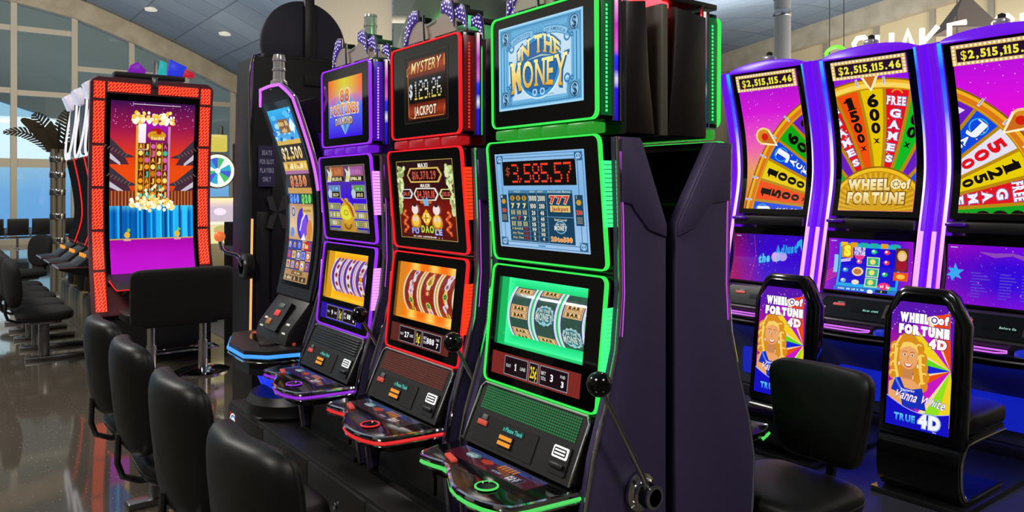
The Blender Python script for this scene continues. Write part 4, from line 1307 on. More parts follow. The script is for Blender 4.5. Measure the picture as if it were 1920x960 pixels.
# ------------------------------------------------------------------ the hall: floor, vaulted ceiling, window walls
def floor_mat(name, c1, c2, speck, rough, spec, sscale=55):
    m = mat(name, c1, rough, 0, spec)
    nt = m.node_tree
    N, L = nt.nodes, nt.links
    tc = N.new('ShaderNodeTexCoord')
    big = N.new('ShaderNodeTexNoise'); big.inputs['Scale'].default_value = 1.3
    fine = N.new('ShaderNodeTexNoise'); fine.inputs['Scale'].default_value = 90; fine.inputs['Detail'].default_value = 3
    vor = N.new('ShaderNodeTexVoronoi'); vor.inputs['Scale'].default_value = sscale
    r1 = N.new('ShaderNodeMix'); r1.data_type = 'RGBA'
    r1.inputs[6].default_value = (*hx(c1), 1); r1.inputs[7].default_value = (*hx(c2), 1)
    mr = N.new('ShaderNodeMath'); mr.operation = 'MULTIPLY_ADD'
    mr.inputs[1].default_value = 0.5
    lt = N.new('ShaderNodeMath'); lt.operation = 'LESS_THAN'; lt.inputs[1].default_value = 0.13
    cw = N.new('ShaderNodeSeparateColor')
    th = N.new('ShaderNodeMath'); th.operation = 'GREATER_THAN'; th.inputs[1].default_value = 0.72
    mu = N.new('ShaderNodeMath'); mu.operation = 'MULTIPLY'
    r2 = N.new('ShaderNodeMix'); r2.data_type = 'RGBA'
    r2.inputs[7].default_value = (*hx(speck), 1)
    for n in (big, fine, vor): L.new(tc.outputs['Object'], n.inputs['Vector'])
    L.new(fine.outputs['Fac'], mr.inputs[0]); L.new(big.outputs['Fac'], mr.inputs[2])
    hf = N.new('ShaderNodeMath'); hf.operation = 'SUBTRACT'; hf.inputs[1].default_value = 0.25
    L.new(mr.outputs[0], hf.inputs[0]); L.new(hf.outputs[0], r1.inputs[0])
    L.new(vor.outputs['Distance'], lt.inputs[0]); L.new(vor.outputs['Color'], cw.inputs[0]); L.new(cw.outputs[0], th.inputs[0])
    L.new(lt.outputs[0], mu.inputs[0]); L.new(th.outputs[0], mu.inputs[1])
    L.new(r1.outputs[2], r2.inputs[6]); L.new(mu.outputs[0], r2.inputs[0])
    L.new(r2.outputs[2], bsdf(m).inputs['Base Color'])
    return m
M_FLOOR = floor_mat('polished_terrazzo', '#48423a', '#585148', '#c9c2b4', 0.055, 0.9)
M_CARPET = floor_mat('speckled_floor', '#2c2c34', '#3c3c48', '#a8a8b8', 0.45, 0.4, 80)

m = MB(); m.box((8.0, 8.5, -0.1), (30.0, 37.0, 0.2)); m.build('floor', M_FLOOR, kind='structure')
m = MB(); m.box((6.3, 5.0, 0.002), (7.6, 16.0, 0.004)); m.build('floor_inlay', M_CARPET, kind='structure')

def ceil_z(x, y):
    xs = [-12, -4, 0, 3.6, 5.17, 6.79, 8.56, 9.8, 23]
    zs = [8.6, 8.4, 8.1, 7.47, 6.9, 6.26, 5.46, 5.0, 5.0]
    h = zs[-1]
    for i in range(len(xs) - 1):
        if xs[i] <= x <= xs[i + 1]:
            t = (x - xs[i]) / (xs[i + 1] - xs[i])
            h = zs[i] + (zs[i + 1] - zs[i]) * t
            break
    w = min(max((x - 9.3) / 12.0, 0), 1)
    w = w * w * (3 - 2 * w)
    return h * (1 - w) + (6.46 + (16.6 - min(max(y, -6), 22)) * 0.13) * w

def ceiling_mat():
    mm = mat('acoustic_ceiling_tiles', '#69737d', 0.75)
    nt = mm.node_tree
    N, L = nt.nodes, nt.links
    tc = N.new('ShaderNodeTexCoord')
    br = N.new('ShaderNodeTexBrick')
    br.offset = 0.0
    br.inputs['Scale'].default_value = 1.0
    br.inputs['Brick Width'].default_value = 1.25
    br.inputs['Row Height'].default_value = 1.25
    br.inputs['Mortar Size'].default_value = 0.018
    br.inputs['Color1'].default_value = (*hx('#76828c'), 1)
    br.inputs['Color2'].default_value = (*hx('#687480'), 1)
    br.inputs['Mortar'].default_value = (*hx('#4e565e'), 1)
    L.new(tc.outputs['Object'], br.inputs['Vector'])
    L.new(br.outputs['Color'], bsdf(mm).inputs['Base Color'])
    return mm
m = MB()
m.mark()
nx, ny = 44, 37
g = [[m.bm.verts.new((-7 + 30.0 * i / nx, -10 + 37.3 * j / ny, ceil_z(-7 + 30.0 * i / nx, -10 + 37.3 * j / ny))) for i in range(nx + 1)] for j in range(ny + 1)]
for j in range(ny):
    for i in range(nx):
        m.bm.faces.new((g[j][i], g[j + 1][i], g[j + 1][i + 1], g[j][i + 1]))
m.done()
ceil_o = m.build('ceiling', ceiling_mat(), kind='structure')
so = ceil_o.modifiers.new('thickness', 'SOLIDIFY'); so.thickness = 0.12; so.offset = -1 if False else 1

M_WALLP = mix_noise(mat('warm_wall_paint', '#a89c86', 0.8), 2.5, '#9c9079', '#ada18b')
M_WALLDK = mat('grey_wall_paint', '#6a675e', 0.8)
m = MB(); m.box((-7.1, 8.5, 4.2), (0.2, 37, 9)); m.build('wall_left', M_WALLDK, kind='structure')
m = MB(); m.box((8.0, -10.1, 4.2), (30, 0.2, 9)); m.build('wall_back', M_WALLDK, kind='structure')

# window wall at the far end (y = 27) : arched fascia, mullions, panes
YW = 27.0
def arch_low(x): return ceil_z(x, YW) - 0.62
prof = [-7 + 0.5 * i for i in range(int(17.0 / 0.5) + 1)]
m = MB()
rings = []
for x in prof:
    rings.append([(x, YW - 0.25, arch_low(x)), (x, YW - 0.25, ceil_z(x, YW) + 0.02), (x, YW + 0.15, ceil_z(x, YW) + 0.02), (x, YW + 0.15, arch_low(x))])
m.loops(rings)
m.build('trim_1', M_WALLP, kind='structure')
m = MB()
m.prism([(9.3, 0), (23, 0)] + [(23 - 0.685 * q, ceil_z(23 - 0.685 * q, YW) + 0.03) for q in range(21)], 'y', YW - 0.1, YW + 0.1)
m.build('wall_far', M_WALLP, kind='structure')
m = MB(); m.box((1.2, YW, 0.08), (16.4, 0.3, 0.16)); m.build('baseboard_far', M_TRIM, kind='structure')
mull = [-6.4, -4.6, -2.8, -1.1, 0.35, 1.93, 3.5, 5.1, 6.76, 8.28, 9.3]
for i in range(len(mull) - 1):
    xa, xb = mull[i], mull[i + 1]
    m = MB()
    za, zb = arch_low(xa), arch_low(xb)
    m.box((xa, YW, za / 2 + 0.05), (0.16, 0.22, za + 0.1))
    trans = [2.42, [4.55, 3.55][i % 2], [6.4, 5.35][i % 2]]
    if xa == 1.93: trans = [2.42, 4.5, 6.4]
    if xa == 3.5: trans = [2.42, 5.35]
    for t in trans:
        if t < min(za, zb) - 0.3:
            m.box(((xa + xb) / 2, YW, t), (xb - xa - 0.15, 0.14, 0.26 if t == 2.42 else 0.16))
    fr = m.build('window_%d' % (i + 1), M_TRIM, kind='structure')
    m = MB()
    m.prism([(xa, 0.12), (xb, 0.12), (xb, zb + 0.1), (xa, za + 0.1)], 'y', YW + 0.02, YW + 0.035)
    m.build('pane', M_WINGLASS, fr)

# shaded overhang outside the windows: its lower edge sweeps down to the right
M_OVER = mat('shaded_overhang', '#b69d85', 0.8)
m = MB()
e = [(-8, 7.5), (-3, 6.3), (0.5, 5.15), (1.9, 4.68), (3.0, 4.33), (5.2, 3.55), (7.5, 2.75), (9.9, 1.95), (14, 0.9)]
m.prism(e + [(14, 11), (-8, 11)], 'y', 31.6, 32.0)
m.build('trim_2', M_OVER, kind='structure')

# right-hand wall (x = 22.5): rising fascia, band of panes, mullions
XW = 22.5
m = MB()
rings = []
for j in range(0, 40):
    y = -10 + j * 0.95
    zt = ceil_z(22.5, y)
    lo = zt - 0.62
    rings.append([(XW - 0.35, y, lo), (XW - 0.35, y, zt + 0.02), (XW + 0.2, y, zt + 0.02), (XW + 0.2, y, lo)])
m.loops(rings)
m.build('trim_3', M_WALLP, kind='structure')
M_BAND = mat('cream_wall_panel', '#c2b08a', 0.7)
m = MB(); m.prism([(-10, 0), (27, 0), (27, 5.2), (22, 5.3), (16.6, 6.3), (10, 7.2), (0, 8.2), (-10, 8.5)], 'x', XW, XW + 0.2); m.build('wall_right', M_BAND, kind='structure')
m = MB()
for y in [-6, -3.6, -1.3, 1.0, 3.2, 5.2, 7.0, 8.6, 10.1, 11.7, 13.3, 15.0, 16.9, 19, 21]:
    zt = ceil_z(22.5, y) - 0.6
    m.box((XW - 0.04, y, zt / 2), (0.12, 0.14, zt))
m.build('trim_4', mat('mullion_grey', '#8c8474', 0.6), kind='structure')

# grey-green wall piece behind the bank, with a pale pipe running in front of it
m = MB()
fw, rg_ = Vector((math.sin(YAW), math.cos(YAW), 0)), Vector((math.cos(YAW), -math.sin(YAW), 0))
def PL(d, l): return fw * d + rg_ * l
q = [PL(14, -2.16), PL(14, 1.9), PL(14.3, 1.9), PL(14.3, -2.16)]
m.prism([(p.x, p.y) for p in q], 'z', 0, 5.25)
m.build('wall_middle', mat('grey_green_paint', '#5e6459', 0.6), kind='structure')
m = MB()
a_, b_ = PL(13.2, -2.26), PL(13.2, 1.8)
m.tube([(a_.x, a_.y, 4.54), (a_.x * 0.99 + b_.x * 0.01, a_.y * 0.99 + b_.y * 0.01, 4.54), (b_.x, b_.y, 4.50)], [0.03, 0.07, 0.07], 14)
m.build('trim_5', mat('pale_pipe', '#a39a88', 0.5), kind='structure')

# columns
m = MB(); m.lathe([(0.56, 0), (0.56, 6.4)], (4.98, 10.48, 0), 40)
m.build('column_1', mat('column_plaster', '#8a806c', 0.8), kind='structure')
m = MB(); m.lathe([(0.15, 0), (0.15, 6.4)], (12.6, 8.35, 0), 28)
m.mi = 1
for z in (4.82, 5.12, 5.35): m.lathe([(0.155, z), (0.165, z + 0.02), (0.165, z + 0.1), (0.155, z + 0.12)], (12.6, 8.35, 0), 28)
m.build('column_2', [mat('column_paint', '#6c6864', 0.5), M_STEEL], kind='structure')

# ------------------------------------------------------------------ reel slot machines
M_HOUSE = M_BLACK
THEME = {
    'green': dict(frame=led('green_light', (0.04, 0.86, 0.09), 1.05), side=led('green_side_light', (0.06, 0.92, 0.26), 1.15), shelf=led('green_shelf_light', (0.03, 0.42, 0.03), 0.7), dim=led('green_painted_sheen', (0.002, 0.10, 0.02), 0.9, 'NONE'), rim=led('green_rim_light', (0.10, 0.78, 0.14), 0.9), glow=led('green_glow', (0.01, 0.62, 0.14), 0.9, 'NONE')),
    'red': dict(frame=led('red_light', (0.95, 0.012, 0.02), 1.0), side=led('orange_red_side_light', (1.0, 0.05, 0.01), 1.0), shelf=led('red_shelf_light', (0.55, 0.01, 0.015), 0.7), dim=led('red_painted_sheen', (0.13, 0.002, 0.004), 0.9, 'NONE'), rim=led('red_rim_light', (0.85, 0.03, 0.03), 0.9), glow=led('amber_glow', (1.0, 0.32, 0.02), 0.9, 'NONE')),
    'violet': dict(frame=led('violet_light', (0.36, 0.03, 1.0), 1.0), side=led('pink_side_light', (0.86, 0.36, 0.95), 1.15), shelf=led('violet_shelf_light', (0.20, 0.01, 0.8), 0.7), dim=led('violet_painted_sheen', (0.05, 0.004, 0.40), 0.9, 'NONE'), rim=led('violet_rim_light', (0.32, 0.03, 0.75), 0.9), glow=led('orange_glow', (1.0, 0.45, 0.02), 0.9, 'NONE')),
}
M_DOT = led('white_led', (0.72, 0.62, 1.0), 1.2, 'NONE')
M_FINBED = mat('fin_bed', '#2a1c62', 0.3, emit=(0.06, 0.03, 0.30), power=0.5)
M_ORANGE = led('amber_button_light', (1.0, 0.36, 0.03), 0.9, 'NONE')
M_REDLAB = mat('red_label', '#c8483c', 0.5, emit='#c8483c', power=0.35)
M_GREYLAB = mat('grey_label', '#6c6a70', 0.5)
M_WHITELIT = led('white_bill_light', (0.95, 0.95, 0.95), 1.15, 'NONE')
M_TEALTXT = led('teal_text', (0.10, 0.55, 0.50), 0.9, 'NONE')
M_EDGE = led('magenta_edge_sheen', (0.65, 0.10, 0.85), 0.9, 'NONE')
M_SMOKE = mat('smoked_plate', '#b4aaa0', 0.3)
M_REDLENS = mat('red_lens', '#8a0a0a', 0.2, emit=(1.0, 0.015, 0.02), power=12.0)

def hole_plate(m, w, h, r, hw, hh, hx0, hz0, y0, y1):
    o = rrect(w, h, r, 5)
    i = [(x + hx0, z + hz0) for x, z in rrect(hw, hh, 0.002, 5)]
    P = lambda pts, y: [(p[0], y, p[1]) for p in pts]
    m.loops([P(o, y1), P(o, y0), P(i, y0), P(i, y1)], close_v=True)

TOPP = ((0.020, 2.193), (0.024, 1.805), 0.539)
MIDP = ((0.012, 1.753), (0.049, 1.336), 0.582)
LOWP = ((0.046, 1.316), (0.000, 0.903), 0.582)
CONP = ((-0.004, 0.893), (-0.095, 0.702), 0.575)
DECK = [(-0.305, -0.07), (-0.295, -0.19), (-0.272, -0.262), (-0.25, -0.284), (-0.20, -0.276), (-0.150, -0.263), (-0.105, -0.268), (-0.055, -0.298), (0.02, -0.338), (0.08, -0.352), (0.136, -0.354), (0.19, -0.346), (0.24, -0.328), (0.272, -0.302), (0.283, -0.25), (0.302, -0.07)]

def deck_text(o): pass

def reel_slot(theme, label, loc, rz, group, art=True, back=0.26, crown=True):
    T = THEME[theme]
    t = thing('slot_machine', label, 'slot machine', loc, rz, group)
    # cabinet body
    m = MB()
    m.prism([(0.085, 0.37), (back - 0.005, 0.37), (back - 0.005, 1.46), (0.15, 1.72), (0.085, 1.72), (0.085, 1.335), (0.205, 1.325), (0.205, 0.91), (0.085, 0.895)], 'x', -0.31, 0.31)
    m.prism([(-0.045, 0.37), (-0.045, 0.47), (-0.075, 0.60), (-0.17, 0.655), (0.09, 0.66), (0.09, 0.37)], 'x', -0.285, 0.285)
    m.prism([(0.034, 1.745), (0.07, 1.325), (0.09, 1.325), (0.09, 1.745)], 'x', -0.298, 0.298)
    m.prism([(0.018, 0.90), (-0.07, 0.705), (0.09, 0.68), (0.09, 0.90)], 'x', -0.298, 0.298)
    for sx in (-1, 1): m.prism([(0.07, 1.325), (0.018, 0.90), (0.21, 0.90), (0.21, 1.325)], 'x', sx * 0.27, sx * 0.298)
    m.box((0, 0.09, 0.36), (0.60, 0.32, 0.022))
    m.build('cabinet', M_HOUSE, t)
    m = MB()
    m.prism([(-0.052, 0.40), (-0.052, 0.47), (-0.082, 0.59), (-0.078, 0.592), (-0.044, 0.47), (-0.044, 0.40)], 'x', -0.2, 0.2)
    m.build('belly_door', M_SATIN, t)
    # side panels with the raised upper cover
    for sx in (-1, 1):
        pr = [(0.05, 1.745), (0.060, 1.50), (0.065, 1.27), (0.048, 1.10), (0.005, 0.95), (-0.05, 0.79), (-0.082, 0.64), (-0.075, 0.50), (-0.058, 0.352), (back, 0.352), (back, 1.478), (0.145, 1.745)]
        m = MB()
        m.prism(pr, 'x', sx * 0.302, sx * 0.34, 0.004)
        m.mi = 1
        k = back - 0.26
        m.prism([(0.057, 1.737), (0.143, 1.737), (back - 0.003, 1.474), (back - 0.003, 1.435), (0.175 + k, 1.460), (0.115 + k, 1.520), (0.10 + k * .7, 1.540), (0.061, 1.548)], 'x', sx * 0.338, sx * 0.347, 0.003)
        sp = m.build('side_panel', [M_PURPLEGREY, M_PURPLEGREY], t)
        m = MB()
        m.tube([(sx * 0.336, y - 0.004, z) for y, z in pr[:9]], 0.007, 8)
        m.build('chrome_trim', M_CHROME, sp)
        m = MB()
        m.tube([(sx * 0.3405, y + 0.008, z) for y, z in [(0.050, 1.70), (0.060, 1.50), (0.065, 1.27), (0.055, 1.14)]], 0.002, 6)
        m.build('edge_light_or_sheen', M_EDGE, sp)  # magenta highlights of the chrome edge, put into a thin glowing tube
    # screens
    for nm, (Tp, Bp, w), fn in (('top_screen', TOPP, {'green': art_money_top, 'red': art_mystery, 'violet': art_fortunes_top}), ('middle_screen', MIDP, {'green': art_money_mid, 'red': art_fortune_mid, 'violet': art_purse_mid})):
        M, L = panel_matrix(Tp, Bp)
        m = MB(M)
        m.plate(w - 0.004, L - 0.004, 0.024, 0.0, 0.022)
        scr = m.build(nm, M_GLASSBLK, t)
        m = MB(M)
        m.ring(w + 0.010, L + 0.005, 0.028, 0.0055, -0.006, 0.009)
        m.build('light_frame', T['frame'], scr)
        if art:
            a, W, H = fn[theme]()
            if nm == 'top_screen':
                x0, x1, z0, z1 = {'green': (-0.232, 0.213, -0.135, 0.158), 'red': (-0.165, 0.19, -0.135, 0.155), 'violet': (-0.195, 0.19, -0.152, 0.140)}[theme]
            else:
                x0, x1, z0, z1 = {'green': (-0.252, 0.222, -0.163, 0.168), 'red': (-0.228, 0.225, -0.165, 0.165), 'violet': (-0.225, 0.222, -0.165, 0.165)}[theme]
            sx_, sy_ = (x1 - x0) / W, (z1 - z0) / H
            a.build('picture', flat_map(M, sx_, sy_, (x0 + x1) / 2, (z0 + z1) / 2), M_SCREEN, scr)
    # reel window
    M, L = panel_matrix(LOWP[0], LOWP[1])
    w = LOWP[2]
    wx0, wx1, wz0, wz1 = -0.255, 0.215, -0.072, 0.166
    cx, cz, ww, wh = (wx0 + wx1) / 2, (wz0 + wz1) / 2, wx1 - wx0, wz1 - wz0
    m = MB(M)
    hole_plate(m, w - 0.004, L - 0.004, 0.024, ww, wh, cx, cz, 0.0, 0.014)
    rw = m.build('reel_window', M_GLASSBLK, t)
    m = MB(M)
    m.ring(w + 0.010, L + 0.005, 0.028, 0.0055, -0.006, 0.009)
    m.build('light_frame', T['frame'], rw)
    if art:
        m = MB(M)
        P = lambda x0, x1, z0, z1, y: [(x0, y, z0), (x1, y, z0), (x1, y, z1), (x0, y, z1)]
        m.loops([P(wx0, wx1, wz0, wz1, 0.002), P(wx0, wx1, wz0, wz1, 0.047)], cap0=False, cap1=False)
        m.build('recess', T['glow'], rw)
        a, W, H = art_glow(theme)
        a.build('backlight', flat_map(M, ww / W, wh / H, cx, cz, 0.0465), bpy.data.materials.get('reel_backlight') or screen_mat('reel_backlight', 1.3), rw)
        R = 0.130
        for n in range(3):
            a, W, H = art_reel(theme, n)
            xc = cx + 0.018 + (n - 1) * 0.138
            def mp(u, v, k, xc=xc):
                th = v / 30.0 * 0.716
                rr = R + EPS * k * 0.5
                return M @ Vector((xc + u * 0.128 / 30, 0.142 - rr * math.cos(th), cz + rr * math.sin(th)))
            a.build('reel', mp, M_SCREEN, rw, cuts=[-30 + 3 * q for q in range(1, 20)], clip=(-15, -30, 15, 30))
        a, W, H = art_info(theme)
        a.build('bet_display', flat_map(M, 0.47 / W, 0.078 / H, -0.02, -0.138, -0.0005), M_SCREEN, rw)
        m = MB(M)
        m.loops([P(wx0, wx1, wz0, wz1, 0.0015), P(wx0, wx1, wz0, wz1, 0.0025)])
        m.build('glass_pane', M_GLASS, rw)
    # side lights of the two lower screens
    for z0, z1, y0, y1 in ((1.47, 1.675, (0.052, 0.040), (0.086, 0.084)), (1.03, 1.225, (0.034, 0.050), (0.075, 0.088))):
        for sx in (-1, 1):
            m = MB()
            n = 15
            for q in range(n):
                za, zb = z0 + (z1 - z0) * q / n, z0 + (z1 - z0) * (q + 0.86) / n
                tq = q / n
                ya, yb = y0[0] + (y0[1] - y0[0]) * tq, y1[0] + (y1[1] - y1[0]) * tq
                m.box((sx * 0.2995, (ya + yb) / 2 - 0.012, (za + zb) / 2), (0.005, yb - ya + 0.020, zb - za))
            m.build('side_light', T['side'], t)
    # top box
    m = MB()
    m.box((0, 0.078, 2.0), (0.545, 0.09, 0.40), 0.006)
    m.build('top_box', M_HOUSE, t)
    m = MB()
    m.prism([(0.122, 1.76), (0.122, 2.175), (back - 0.045, 2.19), (back - 0.03, 1.95), (back - 0.002, 1.76)], 'x', -0.30, 0.30, 0.012)
    m.build('rear_housing', mat('dark_brown_housing', '#171013', 0.35) if 'dark_brown_housing' not in bpy.data.materials else bpy.data.materials['dark_brown_housing'], t)
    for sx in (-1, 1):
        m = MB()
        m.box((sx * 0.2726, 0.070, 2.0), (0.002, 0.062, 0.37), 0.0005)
        m.build('side_sheen', T['dim'], t)  # coloured reflection on the box side, put into a dimly glowing plate
        m = MB()
        for q in range(26): m.box((sx * 0.2735, 0.062, 1.83 + q * 0.013), (0.004, 0.007, 0.008))
        m.build('side_light', T['side'], t)
        m = MB()
        m.tube([(sx * 0.276, 0.088, 1.80), (sx * 0.276, 0.088, 2.20)], 0.005, 6)
        m.tube([(sx * 0.276, 0.120, 1.80), (sx * 0.276, 0.120, 2.22)], 0.006, 6)
        m.build('chrome_trim', M_CHROME, t)
        b = Art()
        stops = [(0, '#2a10c0'), (0.25, '#3018e0'), (0.32, '#e8e0ff'), (0.4, '#3020e0'), (0.5, '#2838ff'), (0.56, '#e06ad0'), (0.75, '#c838c0'), (0.9, '#f0a0e0'), (1, '#fff0d8')]
        b.vgrad(-0.5, 0, 0.5, 1, stops, 1, 40)
        b.build('edge_light_or_sheen', lambda u, v, k, s=sx: (s * 0.2755, 0.104 + u * 0.014, 1.80 + v * 0.40), M_SCREEN, t)
    m = MB()
    for q in range(4):
        m.box((-0.195 + q * 0.13, 0.05, 1.779), (0.118, 0.06, 0.034), 0.006)
    m.build('lit_shelf', T['shelf'], t)
    # console below the reels
    M, L = panel_matrix(CONP[0], CONP[1])
    m = MB(M)
    m.plate(CONP[2], L, 0.02, -0.004, 0.02)
    con = m.build('console', M_CHARCOAL, t)
    m = MB(M)
    m.tube([(-0.282, -0.006, -L / 2 + 0.0), (-0.284, -0.006, L / 2 - 0.02), (-0.268, -0.006, L / 2), (0.268, -0.006, L / 2), (0.284, -0.006, L / 2 - 0.02), (0.282, -0.006, -L / 2 + 0.0)], 0.0045, 6)
    m.build('chrome_trim', M_CHROME, con)
    m = MB(M)
    if theme == 'violet':
        for q in range(6): m.box((0, -0.007, 0.024 + q * 0.0125), (0.50, 0.008, 0.0055), 0.001)
    else:
        for r in range(9):
            for q in range(46):
                m.box((-0.245 + q * 0.0109, -0.0055, 0.022 + r * 0.0088), (0.0045, 0.005, 0.0060))
    m.build('speaker_grille', mat('grille_' + theme, '#3c3b3e', 0.3, 0.7, 0.5, {'green': (0.02, 0.22, 0.06), 'red': (0.16, 0.03, 0.02), 'violet': (0, 0, 0)}[theme], 0.8, 0, 'NONE') if 'grille_' + theme not in bpy.data.materials else bpy.data.materials['grille_' + theme], con)
    m = MB(M)
    m.plate(0.33, 0.092, 0.006, -0.007, 0.0, cx=-0.075, cz=-0.046)
    m.mi = 1
    m.box((-0.205, -0.010, -0.028), (0.052, 0.006, 0.018), 0.002)
    m.mi = 2
    m.box((-0.200, -0.0095, -0.008), (0.028, 0.005, 0.018), 0.001)
    m.build('ticket_printer', [M_DARK, M_REDLAB, M_GREYLAB], con)
    m = MB(M)
    m.box((-0.055, -0.0095, -0.058), (0.072, 0.005, 0.042), 0.002)
    m.mi = 1
    for r in range(2):
        for q in range(6): m.box((-0.083 + q * 0.0112, -0.014, -0.0485 - r * 0.019), (0.0064, 0.008, 0.0125), 0.0015)
    m.build('keypad', [M_DARK, M_ORANGE], con)
    b = Art()
    b.rect(-50, -9, 50, 9, '#04201e')
    b.z(2).text('n Please Thank', 0, 0, 90, 11, '#4fd0c0', 0.02)
    b.build('player_display', flat_map(M, 0.0012 * 0.95, 0.0013, -0.035, -0.020, -0.008), M_SCREEN, con)
    m = MB(M)
    m.plate(0.082, 0.088, 0.006, -0.009, 0.0, cx=0.21, cz=-0.043)
    m.mi = 1
    m.ring(0.066, 0.030, 0.006, 0.004, -0.012, -0.008) if False else None
    m.plate(0.068, 0.036, 0.006, -0.012, -0.008, cx=0.208, cz=-0.022)
    m.mi = 2
    m.plate(0.056, 0.024, 0.004, -0.0125, -0.0115, cx=0.208, cz=-0.022)
    m.mi = 1
    for q in range(2): m.box((0.208, -0.013, -0.017 - q * 0.010), (0.046, 0.002, 0.0052))
    m.mi = 0
    m.box((0.21, -0.013, -0.062), (0.06, 0.012, 0.016), 0.004)
    m.build('bill_acceptor', [M_SATIN, M_WHITELIT, M_DARK], con)
    # button deck
    m = MB()
    m.prism(DECK, 'z', 0.672, 0.698, 0.003)
    m.prism([(x * 0.93, y * 0.86 - 0.01) for x, y in DECK], 'z', 0.63, 0.672)
    dk = m.build('button_deck', M_BLACK, t)
    path = DECK[1:]
    m = MB()
    m.tube([(x * 1.012, y - 0.005, 0.674) for x, y in path], 0.0055, 8)
    m.build('rim_light', T['rim'], dk)
    m = MB()
    m.tube([(x * 1.01, y - 0.003, 0.690) for x, y in path], 0.0095, 8)
    m.tube([(x * 1.01, y - 0.003, 0.663) for x, y in path], 0.0045, 8)
    m.build('chrome_trim', M_CHROME, dk)
    a, W, H = art_deck(theme)
    b = lambda u, v, k: (-0.01 + u / W * 0.44 - v / H * 0.0, -0.163 + v / H * 0.092, 0.6985 + EPS * k * 0.5)
    pm = bpy.data.materials.get('deck_screen') or screen_mat('deck_screen', 0.8)
    a.build('touch_display', b, pm, dk)
    m = MB()
    m.lathe([(0.036, 0.698), (0.036, 0.704), (0.030, 0.706), (0.028, 0.703), (0.0, 0.703)], (0.124, -0.285, 0), 28)
    m.mi = 1
    m.tube([(0.124 + 0.034 * math.cos(2 * PI * q / 28), -0.285 + 0.034 * math.sin(2 * PI * q / 28), 0.7045) for q in range(28)], 0.0035, 6, True)
    m.build('spin_button', [M_BLACK, T['rim']], dk)
    m = MB()
    m.box((-0.15, -0.235, 0.703), (0.075, 0.022, 0.010), 0.003, Matrix.Rotation(-0.25, 3, 'Z'))
    m.build('service_button', M_REDLAB, dk)
    # pull handle
    m = MB()
    m.lathe([(0.058, 0.347), (0.058, 0.357), (0.046, 0.362), (0.046, 0.375), (0.040, 0.38)], (0, 0.13, 0.66), 28, 'x')
    m.mi = 1
    m.lathe([(0.040, 0.36), (0.036, 0.405), (0.0, 0.405)], (0, 0.13, 0.66), 28, 'x')
    m.mi = 0
    m.lathe([(0.036, 0.402), (0.036, 0.412), (0.026, 0.414), (0.026, 0.405)], (0, 0.13, 0.66), 28, 'x')
    hd = m.build('pull_handle', [M_CHROME, M_BLACK], t)
    m = MB()
    m.tube([(0.392, 0.115, 0.685), (0.398, 0.09, 0.73), (0.41, -0.09, 1.02)], [0.011, 0.009, 0.007], 10)
    m.build('lever', M_STEEL, hd)
    m = MB()
    m.ball((0.411, -0.100, 1.036), 0.036)
    m.build('knob', M_BLACK, hd)
    # crown with lit fins and the signal lamp
    if crown:
        m = MB()
        m.box((0, 0.10, 2.203), (0.50, 0.09, 0.02), 0.003)
        m.mi = 1
        for x0, r in ((-0.10, 0.082), (0.11, 0.085)):
            pts = [(x0 + r * math.cos(a), 2.215 + 1.05 * r * math.sin(a)) for a in [PI * q / 14 for q in range(15)]]
            m.prism(pts, 'y', 0.052, 0.060)
        m.prism([(-0.06, 2.205), (0.06, 2.205), (0.06, 2.283), (-0.06, 2.265)], 'y', 0.062, 0.070)
        m.mi = 2
        m.tube([(-0.045, 0.05, 2.205), (-0.06, 0.055, 2.32)], 0.006, 6)
        m.tube([(-0.055, 0.06, 2.272), (0.06, 0.06, 2.288)], 0.006, 6)
        cr = m.build('crown', [M_SATIN, M_SMOKE, M_CHROME], t)
        for sx in (-1, 1):
            for x, y, zt, s in ((0.140, 0.045, 2.345, 1.0), (0.205, 0.065, 2.312, 0.95), (0.250, 0.115, 2.272, 0.85)):
                m = MB()
                out = [(-0.046, 0.0), (0.0, 0.008), (0.030, -0.008), (0.042, -0.050), (0.044, -0.108), (0.028, -0.086), (0.006, -0.062), (-0.022, -0.046), (-0.046, -0.040)]
                P = [(sx * (x + q[0] * s), zt + q[1] * s) for q in out]
                m.prism(P, 'y', y, y + 0.012, 0.002)
                m.mi = 1
                for uu, vv in ((-0.036, -0.012), (-0.018, -0.008), (0.0, -0.006), (0.018, -0.012), (-0.028, -0.028), (-0.008, -0.024), (0.012, -0.030), (0.028, -0.036), (-0.004, -0.044), (0.018, -0.052), (0.034, -0.060), (0.026, -0.074), (0.036, -0.088)):
                    m.lathe([(0.0040, y - 0.002), (0.0040, y + 0.002)], (sx * (x + uu * s), 0, zt + vv * s), 8, 'y')
                m.mi = 2
                m.tube([(sx * (x + q[0] * s * 1.04), y + 0.004, zt + q[1] * s * 1.04) for q in out[8:] + out[:5]], 0.004, 6)
                m.mi = 3
                m.box((sx * (x + 0.01), y + 0.055, zt - 0.02), (0.02, 0.09, 0.022), 0.003)
                m.build('lit_fin', [M_FINBED, M_DOT, M_CHROME, M_DARK], cr)
        m = MB()
        m.lathe([(0.0, 2.29), (0.050, 2.29), (0.048, 2.325), (0.036, 2.335), (0.034, 2.36), (0.031, 2.36), (0.031, 2.405), (0.034, 2.406), (0.034, 2.418), (0.031, 2.42), (0.031, 2.452), (0.033, 2.454), (0.030, 2.466), (0.0, 2.468)], (0.0, 0.16, 0), 28)
        m.build('signal_lamp', M_LAMPGREY, cr)
    return t

